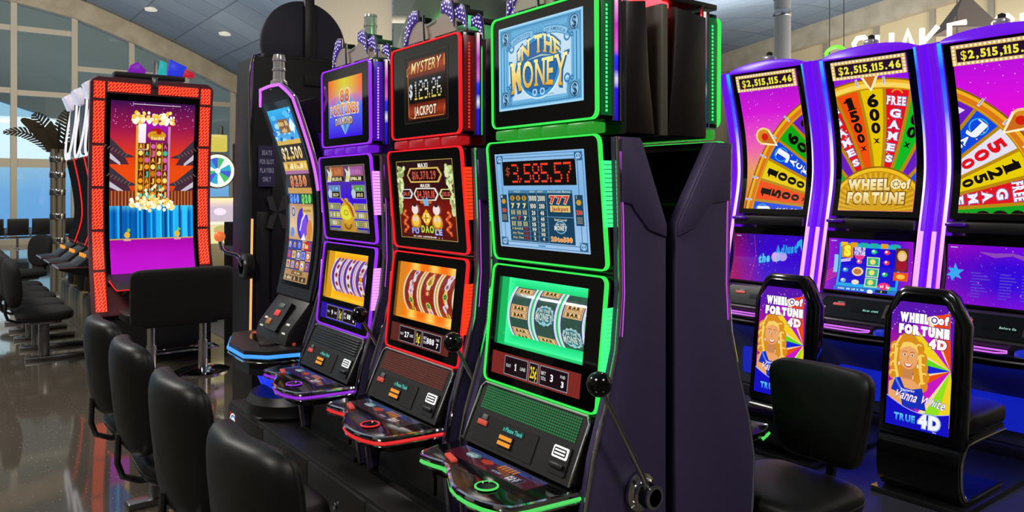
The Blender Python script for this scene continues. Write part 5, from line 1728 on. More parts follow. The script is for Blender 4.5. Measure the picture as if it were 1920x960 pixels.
BANK = 'slot machines of the near bank'
reel_slot('green', 'nearest slot machine with green light frames, blue banknote screen and dollar jackpot meter', (1.60, 1.99, 0), -PI / 2, BANK)
reel_slot('red', 'slot machine with red light frames and a mystery jackpot top screen, beside the green-lit one', (1.60, 2.75, 0), -PI / 2, BANK)
reel_slot('violet', 'slot machine with violet light frames and an 88 diamond top screen, beyond the red-lit one', (1.60, 3.51, 0), -PI / 2, BANK)
rear = reel_slot('green', 'green-lit slot machine back to back with the nearest one, only its flank showing', (2.235, 1.99, 0), PI / 2, BANK, back=0.325, crown=False)
M_REARLAMP = M_REDLENS
m = MB()
m.lathe([(0.0, 2.19), (0.075, 2.19), (0.075, 2.22), (0.06, 2.23), (0.055, 2.30), (0.0, 2.31)], (-0.17, 0.285, 0), 28)
m.build('signal_lamp', M_REARLAMP, rear)
m = MB(); m.box((0, 0.336, 1.975), (0.60, 0.030, 0.43), 0.004); m.build('spine_plate', mat('spine_grey', '#5e5c52', 0.45), rear)
m = MB()
m.box((0, 0.16, 2.225), (0.54, 0.26, 0.02), 0.004)
for q in range(6):
    for r in range(3):
        m.cyl((0.1 + 0.025 * q, 0.06 + r * 0.03, 2.23), (0.1 + 0.025 * q, 0.06 + r * 0.03, 2.24), 0.008, n=8)
m.build('crown', M_SATIN, rear)

# recessed back plate between the two back-to-back machines
def interp(pts, n):
    """Catmull-Rom through (y, z) points"""
    out = []
    P = [pts[0]] + list(pts) + [pts[-1]]
    for i in range(1, len(P) - 2):
        for q in range(n):
            t = q / n
            p0, p1, p2, p3 = P[i - 1], P[i], P[i + 1], P[i + 2]
            out.append(tuple(0.5 * (2 * p1[k] + (p2[k] - p0[k]) * t + (2 * p0[k] - 5 * p1[k] + 4 * p2[k] - p3[k]) * t * t + (3 * p1[k] - p0[k] - 3 * p2[k] + p3[k]) * t ** 3) for k in range(len(p1))))
    out.append(tuple(pts[-1]))
    return out

class Curve2:
    """profile (y, z) from bottom to top; point and outward normal by parameter v in 0..1 (arc length)"""
    def __init__(s, pts, n=10):
        s.p = interp(pts, n)
        s.d = [0]
        for a, b in zip(s.p[:-1], s.p[1:]): s.d.append(s.d[-1] + math.hypot(b[0] - a[0], b[1] - a[1]))
        s.L = s.d[-1]
    def at(s, v):
        t = v * s.L
        i = 0
        while i < len(s.p) - 2 and s.d[i + 1] < t: i += 1
        q = (t - s.d[i]) / max(s.d[i + 1] - s.d[i], 1e-9)
        a, b = s.p[i], s.p[i + 1]
        ty, tz = (b[0] - a[0]), (b[1] - a[1])
        L = math.hypot(ty, tz)
        return a[0] + ty * q, a[1] + tz * q, -tz / L, ty / L       # normal points to the player (-y)
    def map(s, W, H, wm, v0=0.0, v1=1.0, off=0.0, ox=0.0):
        def f(u, v, k):
            y, z, ny_, nz_ = s.at(v0 + (v1 - v0) * (v / H + 0.5))
            o = off + EPS * k
            return (ox + u / W * wm, y + ny_ * o, z + nz_ * o)
        return f
    def slab(s, m, xa, xb, o0, o1, v0=0.0, v1=1.0, n=26):
        rings = []
        for i in range(n + 1):
            v = v0 + (v1 - v0) * i / n
            y, z, a, b = s.at(v)
            x0, x1 = (xa(v), xb(v)) if callable(xa) else (xa, xb)
            rings.append([(x0, y + a * o0, z + b * o0), (x1, y + a * o0, z + b * o0), (x1, y + a * o1, z + b * o1), (x0, y + a * o1, z + b * o1)])
        return m.loops(rings)

# ------------------------------------------------------------------ curved-screen machine at the end of the row
cv = Curve2([(0.02, 0.985), (0.062, 1.20), (0.078, 1.45), (0.045, 1.72), (-0.070, 2.07), (-0.108, 2.155)])
t = thing('slot_machine', 'slot machine with one tall curved screen and a blue-lit deck edge', 'slot machine', (1.60, 4.20, 0), -PI / 2, BANK)
CW = lambda v: 0.248 - max(0.0, v - 0.93) / 0.07 * 0.105
M_BLUELED = led('blue_light', (0.05, 0.34, 1.0), 1.1)
M_BLUEDEEP = led('deep_blue_light', (0.01, 0.04, 0.95), 0.9)
M_PURPLELED = led('purple_light', (0.72, 0.16, 0.95), 1.1)
m = MB()
cv.slab(m, lambda v: -CW(v), CW, 0.0, -0.03, n=40)
cv.slab(m, -0.19, 0.19, -0.03, -0.16, 0.0, 0.9)
m.build('screen_frame', M_CHARCOAL, t)
scr = MB()
cv.slab(scr, -0.205, 0.205, 0.003, -0.001, 0.05, 0.93)
scr = scr.build('curved_screen', M_GLASSBLK, t)
a, W, H = art_buffalo()
a.build('picture', cv.map(W, H, 0.345, 0.07, 0.895, 0.004), M_SCREEN, scr, cuts=[-150 + 10 * q for q in range(1, 30)])
m = MB()
for sx in (-1, 1):
    vs = [v / 40 for v in range(20 if sx > 0 else 37, 41)]
    m.tube([(sx * (CW(v) + 0.003), cv.at(v)[0] - 0.002, cv.at(v)[1]) for v in vs] + [(0, -0.112, 2.160)], 0.0085, 8)
m.build('edge_light_or_sheen', M_PURPLELED, t)
m = MB()
for sx in (-1, 1):
    m.tube([(sx * (CW(v / 40) + 0.010), cv.at(v / 40)[0] + 0.014, cv.at(v / 40)[1] + 0.004) for v in range(41)] + [(0, -0.098, 2.168)], 0.006, 6)
m.build('chrome_trim', M_CHROME, t)
m = MB()
m.lathe([(0.0, 2.14), (0.050, 2.14), (0.046, 2.19), (0.034, 2.20), (0.032, 2.245), (0.037, 2.25), (0.037, 2.26), (0.032, 2.265), (0.032, 2.30), (0.036, 2.305), (0.036, 2.315), (0.030, 2.34), (0.0, 2.345)], (0.0, -0.055, 0), 24)
m.build('signal_lamp', M_LAMPGREY, t)
m = MB()
m.prism([(0.05, 0.36), (0.24, 0.36), (0.24, 1.6), (0.20, 1.9), (0.09, 1.9), (0.18, 1.5), (0.16, 1.1)], 'x', -0.2, 0.2)
m.build('cabinet', M_PURPLE, t)
m = MB()
m.prism([(0.03, 0.98), (-0.09, 0.83), (-0.115, 0.745), (0.08, 0.72), (0.10, 0.98)], 'x', -0.235, 0.235, 0.008)
con = m.build('console', M_CHARCOAL, t)
M, L = panel_matrix((0.03, 0.985), (-0.115, 0.765))
m = MB(M); m.plate(0.20, 0.175, 0.012, -0.03, 0.005, cz=0.0); m.build('ticket_panel', M_SATIN, con)
m = MB(M); m.box((0.0, -0.032, 0.058), (0.075, 0.006, 0.026), 0.002); m.build('display', mat('grey_green_display', '#5c6c6c', 0.4), con)
m = MB(M); m.box((0.0, -0.034, 0.012), (0.066, 0.008, 0.034), 0.003); m.build('red_button', mat('red_button', '#d83a34', 0.4, emit='#d8302a', power=0.5), con)
m = MB(M); m.box((-0.05, -0.034, -0.045), (0.055, 0.008, 0.036), 0.003); m.build('amber_panel', mat('amber_panel', '#8a5a20', 0.4, emit='#c87a28', power=0.35), con)
M_CREAM = led('cream_light', (0.80, 0.80, 0.62), 0.9, 'NONE')
for sx in (-1, 1):
    m = MB(M); m.box((sx * 0.165, -0.008, -0.03), (0.048, 0.008, 0.02), 0.002); m.build('slot_light', M_CREAM, con)
    m = MB(M); m.box((sx * 0.170, -0.008, -0.075), (0.048, 0.008, 0.014), 0.002); m.build('slot_light', M_CREAM, con)
octd = [(-0.35, 0.03), (-0.375, -0.12), (-0.36, -0.20), (-0.08, -0.305), (0.19, -0.310), (0.29, -0.22), (0.325, -0.06), (0.31, 0.06)]
m = MB(); m.prism(octd, 'z', 0.715, 0.757, 0.006); m.prism([(x * .93, y * .9 + 0.0) for x, y in octd], 'z', 0.62, 0.715)
dk = m.build('button_deck', M_CHARCOAL, t)
m = MB(); m.tube([(x * 1.008, y - 0.003, 0.725) for x, y in octd], 0.010, 8); m.build('rim_light', M_BLUELED, dk)
m = MB(); m.tube([(x * 1.0, y - 0.003, 0.697) for x, y in octd], 0.006, 8); m.build('chrome_trim', M_CHROME, dk)
m = MB()
m.prism([(-0.20, -0.05), (-0.22, -0.14), (-0.10, -0.19), (0.09, -0.19), (0.17, -0.12), (0.14, -0.05)], 'z', 0.757, 0.763)
m.mi = 1
m.box((-0.235, -0.10, 0.763), (0.05, 0.035, 0.008), 0.002, Matrix.Rotation(0.4, 3, 'Z'))
m.mi = 2
m.lathe([(0.05, 0.757), (0.05, 0.769), (0.0, 0.769)], (0.13, -0.17, 0), 20)
m.mi = 1
m.lathe([(0.022, 0.757), (0.022, 0.772), (0, 0.772)], (0.215, -0.06, 0), 16)
m.build('deck_buttons', [M_BLACK, M_REDLAB, M_STEEL], dk)
m = MB()
m.prism([(-0.05, 0.44), (-0.13, 0.62), (0.2, 0.63), (0.2, 0.42)], 'x', -0.21, 0.21, 0.01)
m.lathe([(0.0, 0.352), (0.235, 0.352), (0.245, 0.37), (0.235, 0.40), (0.245, 0.43), (0.22, 0.47), (0, 0.47)], (0, 0.02, 0), 36)
ped = m.build('pedestal', M_SATIN, t)
m = MB()
for sx in (-1, 1):
    m.prism([(-0.145, 0.62), (-0.075, 0.46), (-0.066, 0.46), (-0.135, 0.62)], 'x', sx * 0.205 - 0.03, sx * 0.205 + 0.03)
m.prism([(-0.142, 0.62), (-0.062, 0.44), (-0.055, 0.44), (-0.132, 0.62)], 'x', -0.175, 0.175)
m.build('pedestal_light', M_BLUEDEEP, ped)

# ------------------------------------------------------------------ stand under the near bank
stand = thing('machine_stand', 'long low dark stand with cupboard doors that carries the near bank', 'stand', (1.86, 3.115, 0))
m = MB()
m.box((0, 0.0, 0.175), (0.92, 2.99, 0.345), 0.004)
m.build('stand_body', M_STAND, stand)
for k in range(5):
    m = MB()
    m.box((-0.464, -1.19 + k * 0.595, 0.185), (0.016, 0.588, 0.29), 0.002)
    d = m.build('cupboard_door', M_STAND, stand)
    m = MB()
    m.lathe([(0.014, -0.482), (0.014, -0.476), (0.009, -0.472), (0.009, -0.468)], (0, -1.19 + k * 0.595 + (0.22 if k % 2 else -0.02), 0.225), 16, 'x')
    m.build('lock', M_CHROME, d)
b = Art()
b.rect(-10, -22, 10, 22, '#8a1414')
b.z(2).disc(2, 4, 11, '#d8e0ea', 24, 15).z(3).disc(3, 1, 8, '#e8b890', 20, 12)
b.z(4)
for q in range(4): b.arc(4, 6, 8 + 2.2 * q, 9.4 + 2.2 * q, '#3a90d8' if q % 2 == 0 else '#f0f0f4', 1.2, 3.6, 16)
b.z(4).poly([(-6, -20), (-4, -10), (2, -6), (8, -10), (10, -20)], '#e0a030')
b.build('emblem', lambda u, v, k: (-0.461 - EPS * k - 0.012, 1.40 - u / 20 * 0.10, 0.17 + v / 44 * 0.26), M_SCREEN, stand, clip=(-10, -22, 10, 22))

# ------------------------------------------------------------------ end-cap wheel machine seen from behind
t = thing('wheel_machine', 'tall black wheel machine seen from behind, round topper and orange ball lever', 'slot machine', (2.04, 5.02, 0), PI)
m = MB()
side = [(0.0, 1.50), (0.015, 1.9), (0.05, 2.40), (0.06, 2.50), (-0.10, 2.50), (-0.16, 2.3), (-0.2, 1.5)]
m.prism([(0.0, 0.0), (0.0, 1.50), (0.035, 2.46), (-0.30, 2.46), (-0.40, 1.5), (-0.42, 0.0)], 'x', -0.375, 0.375, 0.01)
body = m.build('cabinet', M_SATIN, t)
m = MB()
m.box((-0.0, 0.012, 1.5), (0.50, 0.03, 1.30), 0.01)
m.box((0.30, -0.02, 0.9), (0.10, 0.06, 1.1), 0.02)
m.build('back_panel', M_CHARCOAL, t)
for sx in (-1, 1):
    m = MB()
    m.tube([(sx * 0.385, 0.03, 2.40), (sx * 0.395, 0.02, 2.30), (sx * 0.375, -0.02, 1.75), (sx * 0.345, -0.05, 1.42)], 0.010, 8)
    m.tube([(sx * 0.385, 0.03, 2.40), (sx * 0.375, 0.034, 2.46), (sx * 0.33, 0.036, 2.475)], 0.010, 8)
    m.build('chrome_trim', M_CHROME, t)
m = MB()
for sx in (-1, 1):
    m.tube([(sx * 0.372, 0.0, 1.40), (sx * 0.385, 0.0, 0.62)], 0.008, 8)
m.build('edge_light_or_sheen', led('amber_edge_light', (1.0, 0.52, 0.16), 0.95), t)
m = MB()
m.lathe([(0.0, -0.02), (0.292, -0.02), (0.30, -0.01), (0.30, 0.02), (0.285, 0.03), (0.0, 0.03)], (0.0, -0.06, 2.58), 64, 'y')
m.build('round_topper', mat('topper_back', '#1b1a2e', 0.6), t)
m = MB(); m.box((-0.02, -0.012, 2.62), (0.07, 0.035, 0.62), 0.006); m.build('topper_post', M_CHARCOAL, t)
m = MB()
m.box((0.0, -0.03, 2.47), (0.60, 0.09, 0.04), 0.008)
m.box((-0.05, 0.03, 2.33), (0.17, 0.03, 0.08), 0.01)
m.build('topper_bracket', M_DARK, t)
a, W, H = art_sign()
a.build('notice', lambda u, v, k: (0.285 - u / 28 * 0.115, 0.028 + EPS * k, 1.745 + v / 68 * 0.27), M_PRINT, t)
m = MB()
for sx, sz in ((1, 1), (1, -1), (-1, 1), (-1, -1)):
    m.prism([(0.215, 1.44), (0.215 + sx * 0.035, 1.44 + sz * 0.11), (0.215 + sx * 0.075, 1.44 + sz * 0.10), (0.215 + sx * 0.05, 1.44 + sz * 0.02)], 'y', 0.02, 0.032)
m.build('vent', M_STEEL, t)
m = MB()
m.lathe([(0.085, 0.375), (0.085, 0.42), (0.07, 0.43), (0.0, 0.43)], (0, -0.02, 1.09), 28, 'x')
m.mi = 1
m.lathe([(0.075, 0.425), (0.07, 0.438), (0.05, 0.44), (0.05, 0.43)], (0, -0.02, 1.09), 28, 'x')
hd = m.build('pull_handle', [M_DARK, M_STEEL], t)
m = MB(); m.tube([(0.43, -0.02, 1.10), (0.455, -0.0, 1.15), (0.475, -0.0, 1.17), (0.545, 0.0, 1.19), (0.565, 0.0, 1.215), (0.575, 0.0, 1.265)], 0.014, 10); m.build('lever', M_CHROME, hd)
m = MB(); m.ball((0.578, 0.0, 1.292), 0.034); m.build('knob', mat('orange_ball', '#e05a28', 0.3, emit=(1.0, 0.22, 0.05), power=0.6), hd)

# dark kiosk cabinet between the end-cap machine and the red-framed one
t = thing('machine_cabinet', 'plain black cabinet standing right of the red-framed machine', 'cabinet', (2.72, 7.75, 0), 0)
m = MB(); m.prism([(-0.25, 0.0), (-0.25, 1.0), (-0.21, 1.27), (0.25, 1.27), (0.25, 0.0)], 'x', -0.35, 0.40, 0.012); m.build('cabinet_body', M_DARK, t)
m = MB()
m.prism([(-0.25, 1.01), (-0.45, 1.00), (-0.46, 1.03), (-0.24, 1.06)], 'x', -0.50, 0.06, 0.005)
m.mi = 1
m.tube([(-0.50, -0.46, 1.02), (0.04, -0.46, 1.02)], 0.008, 8)
m.tube([(-0.40, -0.40, 1.05), (-0.06, -0.30, 1.08)], 0.006, 8)
m.build('ledge', [M_SATIN, M_CHROME], t)

# ------------------------------------------------------------------ red-framed video machine facing us
t = thing('slot_machine', 'big video slot machine with a glowing red lattice frame, temple and waterfall on its screen', 'slot machine', (1.675, 7.85, 0), 0)
rc = Curve2([(-0.165, 0.46), (-0.11, 0.62), (0.02, 1.0), (0.06, 1.35), (0.04, 1.9), (-0.06, 2.62)])
M_LATT = mat('red_lattice_light', '#1a0202', 0.3)
nt = M_LATT.node_tree
tc = nt.nodes.new('ShaderNodeTexCoord')
br = nt.nodes.new('ShaderNodeTexBrick')
br.inputs['Scale'].default_value = 1.0
br.inputs['Brick Width'].default_value = 0.045
br.inputs['Row Height'].default_value = 0.021
br.inputs['Mortar Size'].default_value = 0.0042
br.inputs['Color1'].default_value = (0.80, 0.005, 0.014, 1)
br.inputs['Color2'].default_value = (0.70, 0.004, 0.012, 1)
br.inputs['Mortar'].default_value = (1.0, 0.15, 0.04, 1)
mp_ = nt.nodes.new('ShaderNodeMapping')
mp_.inputs['Rotation'].default_value = (PI / 2, 0, 0)
rt = nt.nodes.new('ShaderNodeMapping')
rt.inputs['Rotation'].default_value = (0, 0, 0.9)
nt.links.new(tc.outputs['Object'], mp_.inputs[0])
nt.links.new(mp_.outputs[0], rt.inputs[0])
nt.links.new(rt.outputs[0], br.inputs['Vector'])
nt.links.new(br.outputs['Color'], bsdf(M_LATT).inputs['Emission Color'])
bsdf(M_LATT).inputs['Emission Strength'].default_value = 1.0
M_REDFR = mat('mauve_frame', '#6e3a44', 0.4)
m = MB()
RW = lambda v: 0.535 - 0.06 * max(0.0, (v - 0.975) / 0.025) ** 2
rc.slab(m, lambda v: -RW(v), RW, 0.0, -0.06, n=80)
rc.slab(m, -0.50, 0.50, -0.06, -0.20, 0.05, 0.97)
m.build('screen_frame', M_REDFR, t)
segs = [0.012, 0.19, 0.36, 0.54, 0.72, 0.906, 0.985]
for sx in (-1, 1):
    for k in range(6):
        if k == 5:
            continue
        m = MB()
        rc.slab(m, min(sx * 0.418, sx * 0.508), max(sx * 0.418, sx * 0.508), 0.008, -0.002, segs[k] + 0.006, segs[k + 1] - 0.006, 8)
        m.build('lattice_light', M_LATT, t)
for x0, x1 in ((-0.508, -0.418), (-0.395, -0.035), (0.035, 0.395), (0.418, 0.508)):
    m = MB(); rc.slab(m, x0, x1, 0.008, -0.002, 0.912 if abs(x0 + x1) > 0.6 else 0.942, 0.981, 6); m.build('lattice_light', M_LATT, t)
m = MB(); rc.slab(m, -0.405, 0.405, 0.012, 0.0, 0.122, 0.935, 26); scr = m.build('curved_screen', M_GLASSBLK, t)
a, W, H = art_temple()
a.build('picture', rc.map(W, H, 0.735, 0.145, 0.907, 0.013), M_SCREEN, scr, cuts=[-95 + 6 * q for q in range(1, 32)])
m = MB()
m.prism([(-0.10, 0.0), (-0.10, 0.55), (-0.06, 0.62), (0.36, 0.62), (0.36, 0.0)], 'x', -0.50, 0.50, 0.01)
m.prism([(0.10, 0.6), (0.36, 0.6), (0.36, 2.3), (0.2, 2.5), (0.10, 2.5)], 'x', -0.46, 0.46, 0.01)
m.build('cabinet', M_DARK, t)
m = MB()
m.prism([(-0.06, 0.76), (-0.50, 0.705), (-0.52, 0.725), (-0.50, 0.742), (-0.14, 0.80), (-0.06, 0.82)], 'x', -0.40, 0.40, 0.006)
m.prism([(-0.02, 0.60), (-0.40, 0.69), (-0.2, 0.73), (0.0, 0.76)], 'x', -0.3, 0.3, 0.008)
dk = m.build('button_deck', M_SATIN, t)
m = MB(); m.tube([(-0.405, -0.16, 0.77), (-0.405, -0.515, 0.722), (0.405, -0.515, 0.722), (0.405, -0.16, 0.77)], 0.006, 8); m.build('rim_light', THEME['red']['frame'], dk)
m = MB()
m.box((-0.02, 0.08, 2.665), (0.62, 0.14, 0.05), 0.01)
m.mi = 1
m.box((0, -0.04, 2.60), (0.05, 0.06, 0.10), 0.008)
m.build('topper_tray', [M_SATIN, M_STEEL], t)
for x, z, c, pts in ((-0.13, 2.69, (0.22, 0.01, 0.45), [(-0.09, 0), (0.06, 0), (0.08, 0.03), (0.0, 0.11), (-0.06, 0.07)]), (0.10, 2.69, (0.02, 0.45, 0.45), [(-0.05, 0), (0.02, 0), (0.03, 0.12), (-0.03, 0.14)]), (0.20, 2.69, (0.02, 0.04, 0.75), [(-0.07, 0), (0.07, 0), (0.11, 0.10), (-0.04, 0.16)]), (0.32, 2.69, (0.55, 0.01, 0.03), [(-0.05, 0), (0.06, 0), (0.06, 0.05), (-0.03, 0.08)])):
    m = MB(); m.prism([(x + p[0], z + p[1]) for p in pts], 'y', 0.03, 0.07, 0.006); m.build('topper_gem', led('gem_%d' % int(x * 100 + 50), c, 0.9, 'NONE'), t)
m = MB(); m.lathe([(0.0, 2.69), (0.035, 2.69), (0.03, 2.74), (0.028, 2.83), (0.0, 2.84)], (0.05, 0.10, 0), 20); m.lathe([(0.0, 2.69), (0.03, 2.69), (0.024, 2.76), (0.0, 2.77)], (0.36, 0.10, 0), 20); m.build('signal_lamp', M_STEEL, t)

# ------------------------------------------------------------------ wheel machines on the right
WB = 'wheel machines with one giant wheel across their screens'
wc = Curve2([(-0.055, 1.405), (-0.005, 1.62), (0.005, 1.82), (-0.03, 2.08), (-0.145, 2.50)])
lc = Curve2([(-0.175, 0.88), (-0.12, 1.07), (-0.10, 1.30)])
rails = Curve2([(-0.215, 0.70), (-0.165, 0.95), (-0.085, 1.30), (-0.01, 1.62), (0.0, 1.82), (-0.035, 2.08), (-0.15, 2.52)])
M_WHITEPINK = mat('strip_light', '#050505', 0.3)
def strip_mat():
    mm = screen_mat('tube_light', 1.5)
    mm.cycles.emission_sampling = 'AUTO'
    return mm
M_TUBE = strip_mat()
def wheel_machine(label, loc, ox, pay, kind):
    t = thing('wheel_machine', label, 'slot machine', loc, -PI / 2, WB)
    m = MB()
    wc.slab(m, -0.315, 0.315, -0.004, -0.05, -0.0, 1.0)
    m.prism([(0.03, 0.55), (0.45, 0.55), (0.45, 2.35), (0.10, 2.45), (0.06, 1.8)], 'x', -0.36, 0.36)
    m.build('cabinet', M_BLACK, t)
    m = MB(); wc.slab(m, -0.312, 0.312, 0.0, -0.004, 0.0, 1.0); ws = m.build('wheel_screen', M_GLASSBLK, t)
    a, W, H = art_wheel(ox, pay)
    a.build('picture', wc.map(W, H, 0.52, 0.035, 0.985, 0.001), M_SCREEN, ws, cuts=[-H / 2 + H * q / 30 for q in range(1, 30)], clip=(-W / 2, -H / 2, W / 2, H / 2))
    m = MB(); lc.slab(m, -0.335, 0.335, -0.002, -0.05); ls = m.build('game_screen', M_GLASSBLK, t)
    a, W, H = art_bonus_screen(kind)
    a.build('picture', lc.map(W, H, 0.59, 0.03, 0.88, 0.0), M_SCREEN, ls, cuts=[-24, -16, -8, 0, 8, 16, 24], clip=(-50, -32, 50, 32))
    m = MB(); m.box((0, -0.085, 1.355), (0.60, 0.07, 0.07), 0.01); m.mi = 1; m.box((-0.24, -0.115, 1.372), (0.12, 0.05, 0.022), 0.006)
    m.build('divider', [M_SATIN, M_PURPLE], t)
    for sx in (-1, 1):
        m = MB()
        rings = []
        for i in range(31):
            y, z, a_, b_ = rails.at(i / 30)
            ring = []
            for q in range(9):
                an = PI * q / 8
                ring.append((sx * (0.365 - 0.033 * math.cos(an)), y + a_ * 0.055 * math.sin(an), z + b_ * 0.055 * math.sin(an)))
            rings.append(ring + [(sx * 0.394, y + 0.12, z), (sx * 0.332, y + 0.12, z)])
        m.loops(rings)
        rl = m.build('side_rail', M_PURPLELIT, t)
        for xo, nm in ((0.328, 'inner_light'), (0.384, 'outer_light')):
            b = Art()
            if nm == 'inner_light': st = [(0, '#e060e8'), (0.3, '#f8b0f8'), (0.45, '#f0d8ff'), (0.62, '#c8c0ff'), (0.75, '#4060ff'), (0.9, '#1848f0'), (1, '#28a8ff')]
            else: st = [(0, '#c040e0'), (0.3, '#f080f0'), (0.6, '#fff0ff'), (0.85, '#f0e8ff'), (1, '#8060ff')]
            b.vgrad(-0.5, 0, 0.5, 1, st, 4, 60)
            def f(u, v, k, xo=xo, sx=sx, nm=nm):
                y, z, a_, b_ = rails.at(0.08 + 0.915 * v)
                an = u * PI
                r = 0.0125
                return (sx * (xo + r * math.sin(an)), y + a_ * (0.012 + r * math.cos(an)), z + b_ * (0.012 + r * math.cos(an)))
            b.build(nm, f, M_TUBE, rl)
        m = MB()
        lp = [rails.at(v) for v in (0.06, 0.12, 0.2, 0.28, 0.335)]
        m.tube([(sx * 0.360, y + a_ * 0.06, z + b_ * 0.06) for y, z, a_, b_ in lp], 0.014, 8)
        m.build('centre_light', led('pink_tube_light', (0.85, 0.42, 1.0), 1.1) if 'pink_tube_light' not in bpy.data.materials else bpy.data.materials['pink_tube_light'], rl)
    m = MB()
    pts = [(-0.34, 2.50)] + [(0.34 * math.sin(PI / 2 * q / 8), 2.50 + 0.075 * math.cos(PI / 2 * q / 8)) for q in range(-8, 9)] + [(0.34, 2.50)]
    m.prism(pts[1:-1], 'y', -0.15, 0.05, 0.008)
    tp = m.build('arched_top', M_PURPLELIT, t)
    m = MB(); m.box((0, -0.08, 2.59), (0.075, 0.08, 0.05), 0.01); m.mi = 1; m.lathe([(0.022, 2.61), (0.022, 2.64), (0.0, 2.65)], (0.0, -0.08, 0), 16); m.build('signal_lamp', [M_LAMPGREY, M_DARK], tp)
    # console, deck and lower body
    m = MB()
    m.prism([(-0.185, 0.865), (-0.195, 0.862), (-0.335, 0.712), (-0.31, 0.668), (-0.05, 0.668), (-0.05, 0.865)], 'x', -0.335, 0.335, 0.012)
    con = m.build('console', M_SILVER, t)
    M, L = panel_matrix((-0.195, 0.862), (-0.335, 0.712))
    m = MB(M); m.plate(0.52, 0.165, 0.03, -0.010, 0.0); m.build('ticket_panel', M_BLACK, con)
    m = MB(M)
    m.box((-0.13, -0.013, 0.02), (0.085, 0.006, 0.020), 0.002)
    m.mi = 1; m.box((-0.12, -0.013, 0.035), (0.05, 0.006, 0.018), 0.002)
    m.build('ticket_slot', [M_REDLAB, M_GREYLAB], con)
    m = MB(M); m.lathe([(0.016, -0.014), (0.016, -0.008)], (-0.23, 0, -0.02), 14, 'y'); m.build('lock', M_STEEL, con)
    if kind == 'right':
        m = MB(M); m.box((-0.15, -0.0125, -0.032), (0.056, 0.003, 0.062), 0.001); m.mi = 1
        for r in range(3):
            for q in range(2): m.box((-0.164 + q * 0.028, -0.016, -0.012 - r * 0.02), (0.022, 0.007, 0.015), 0.002)
        m.build('keypad', [M_DARK, M_ORANGE], con)
    m = MB(M); m.plate(0.055, 0.11, 0.01, -0.02, -0.008, cx=0.215, cz=0.0); m.build('bill_acceptor', M_SILVER, con)
    b = Art(); b.rect(-50, -10, 50, 10, '#050808'); (b.z(2).text('Before Ga', 24, 0, 46, 8, '#a8d8c8', 0.02) if kind == 'right' else scrawl(b.z(2), 20, 0, 56, 8, '#88d0b8', 11))
    b.build('player_display', flat_map(M, 0.0019, 0.0019, 0.06, -0.006, -0.012), M_SCREEN, con)
    m = MB()
    out = [(-0.335, -0.30), (-0.335, -0.36), (-0.29, -0.44), (-0.1, -0.475), (0.12, -0.475), (0.29, -0.44), (0.335, -0.36), (0.335, -0.30)]
    m.prism(out, 'z', 0.640, 0.668, 0.005)
    m.prism([(x * .92, y * .97) for x, y in out], 'z', 0.60, 0.640)
    m.mi = 1; m.tube([(x * 1.01, y - 0.003, 0.636) for x, y in out], 0.008, 8)
    dk = m.build('button_deck', [M_BLACK, M_SILVER], t)
    m = MB(); m.tube([(-0.20, -0.33, 0.671), (-0.22, -0.40, 0.671), (-0.12, -0.43, 0.671), (0.10, -0.43, 0.671), (0.14, -0.39, 0.671), (0.12, -0.33, 0.671)], 0.005, 6, True); m.build('panel_light', M_PURPLELED, dk)
    m = MB(); m.lathe([(0.055, 0.667), (0.05, 0.69), (0.03, 0.70), (0.0, 0.702)], (0.235, -0.39, 0), 24); m.build('spin_button', mat('blue_dome', '#101a90', 0.2, emit=(0.01, 0.03, 0.5), power=0.6) if 'blue_dome' not in bpy.data.materials else bpy.data.materials['blue_dome'], dk)
    m = MB(); m.prism([(-0.12, 0.09), (-0.12, 0.40), (-0.28, 0.62), (0.45, 0.64), (0.45, 0.09)], 'x', -0.33, 0.33, 0.01); ped = m.build('lower_body', mat('grey_lower_body', '#3c3c42', 0.45) if 'grey_lower_body' not in bpy.data.materials else bpy.data.materials['grey_lower_body'], t)
    m = MB(); m.plate(0.40, 0.20, 0.01, -0.135, -0.118, cz=0.27); m.build('belly_panel', mat('blue_belly', '#0c1038', 0.3, emit=(0.004, 0.012, 0.40), power=1.0) if 'blue_belly' not in bpy.data.materials else bpy.data.materials['blue_belly'], ped)
    m = MB(); m.tube([(-0.30, -0.30, 0.596), (0.30, -0.30, 0.596)], 0.01, 8); m.build('underdeck_light', M_BLUEDEEP2, ped)
    return t
M_BLUEDEEP2 = led('royal_blue_light', (0.015, 0.03, 1.0), 38.0)
wheel_machine('wheel machine on the right showing the wheel\'s left side and a pointer at left', (5.2, 3.505, 0), 0.74, '2,515,115.46', 'left')
wheel_machine('middle wheel machine with the gold wheel hub and a yellow 600x wedge at its top', (5.2, 2.705, 0), 0, '2,515,115.46', 'game')
wheel_machine('wheel machine at the right edge showing white 5000 and yellow 1250x wedges', (5.2, 1.905, 0), -0.74, '2,515,115.46', 'right')

# plinth under the wheel machines
m = MB()
m.box((0, 0, 0.042), (0.66, 3.2, 0.084), 0.004)
m.build('machine_plinth', mat('plinth_laminate', '#17161f', 0.4), None, 'low dark plinth under the three wheel machines', 'plinth').location = (5.36, 2.6, 0)

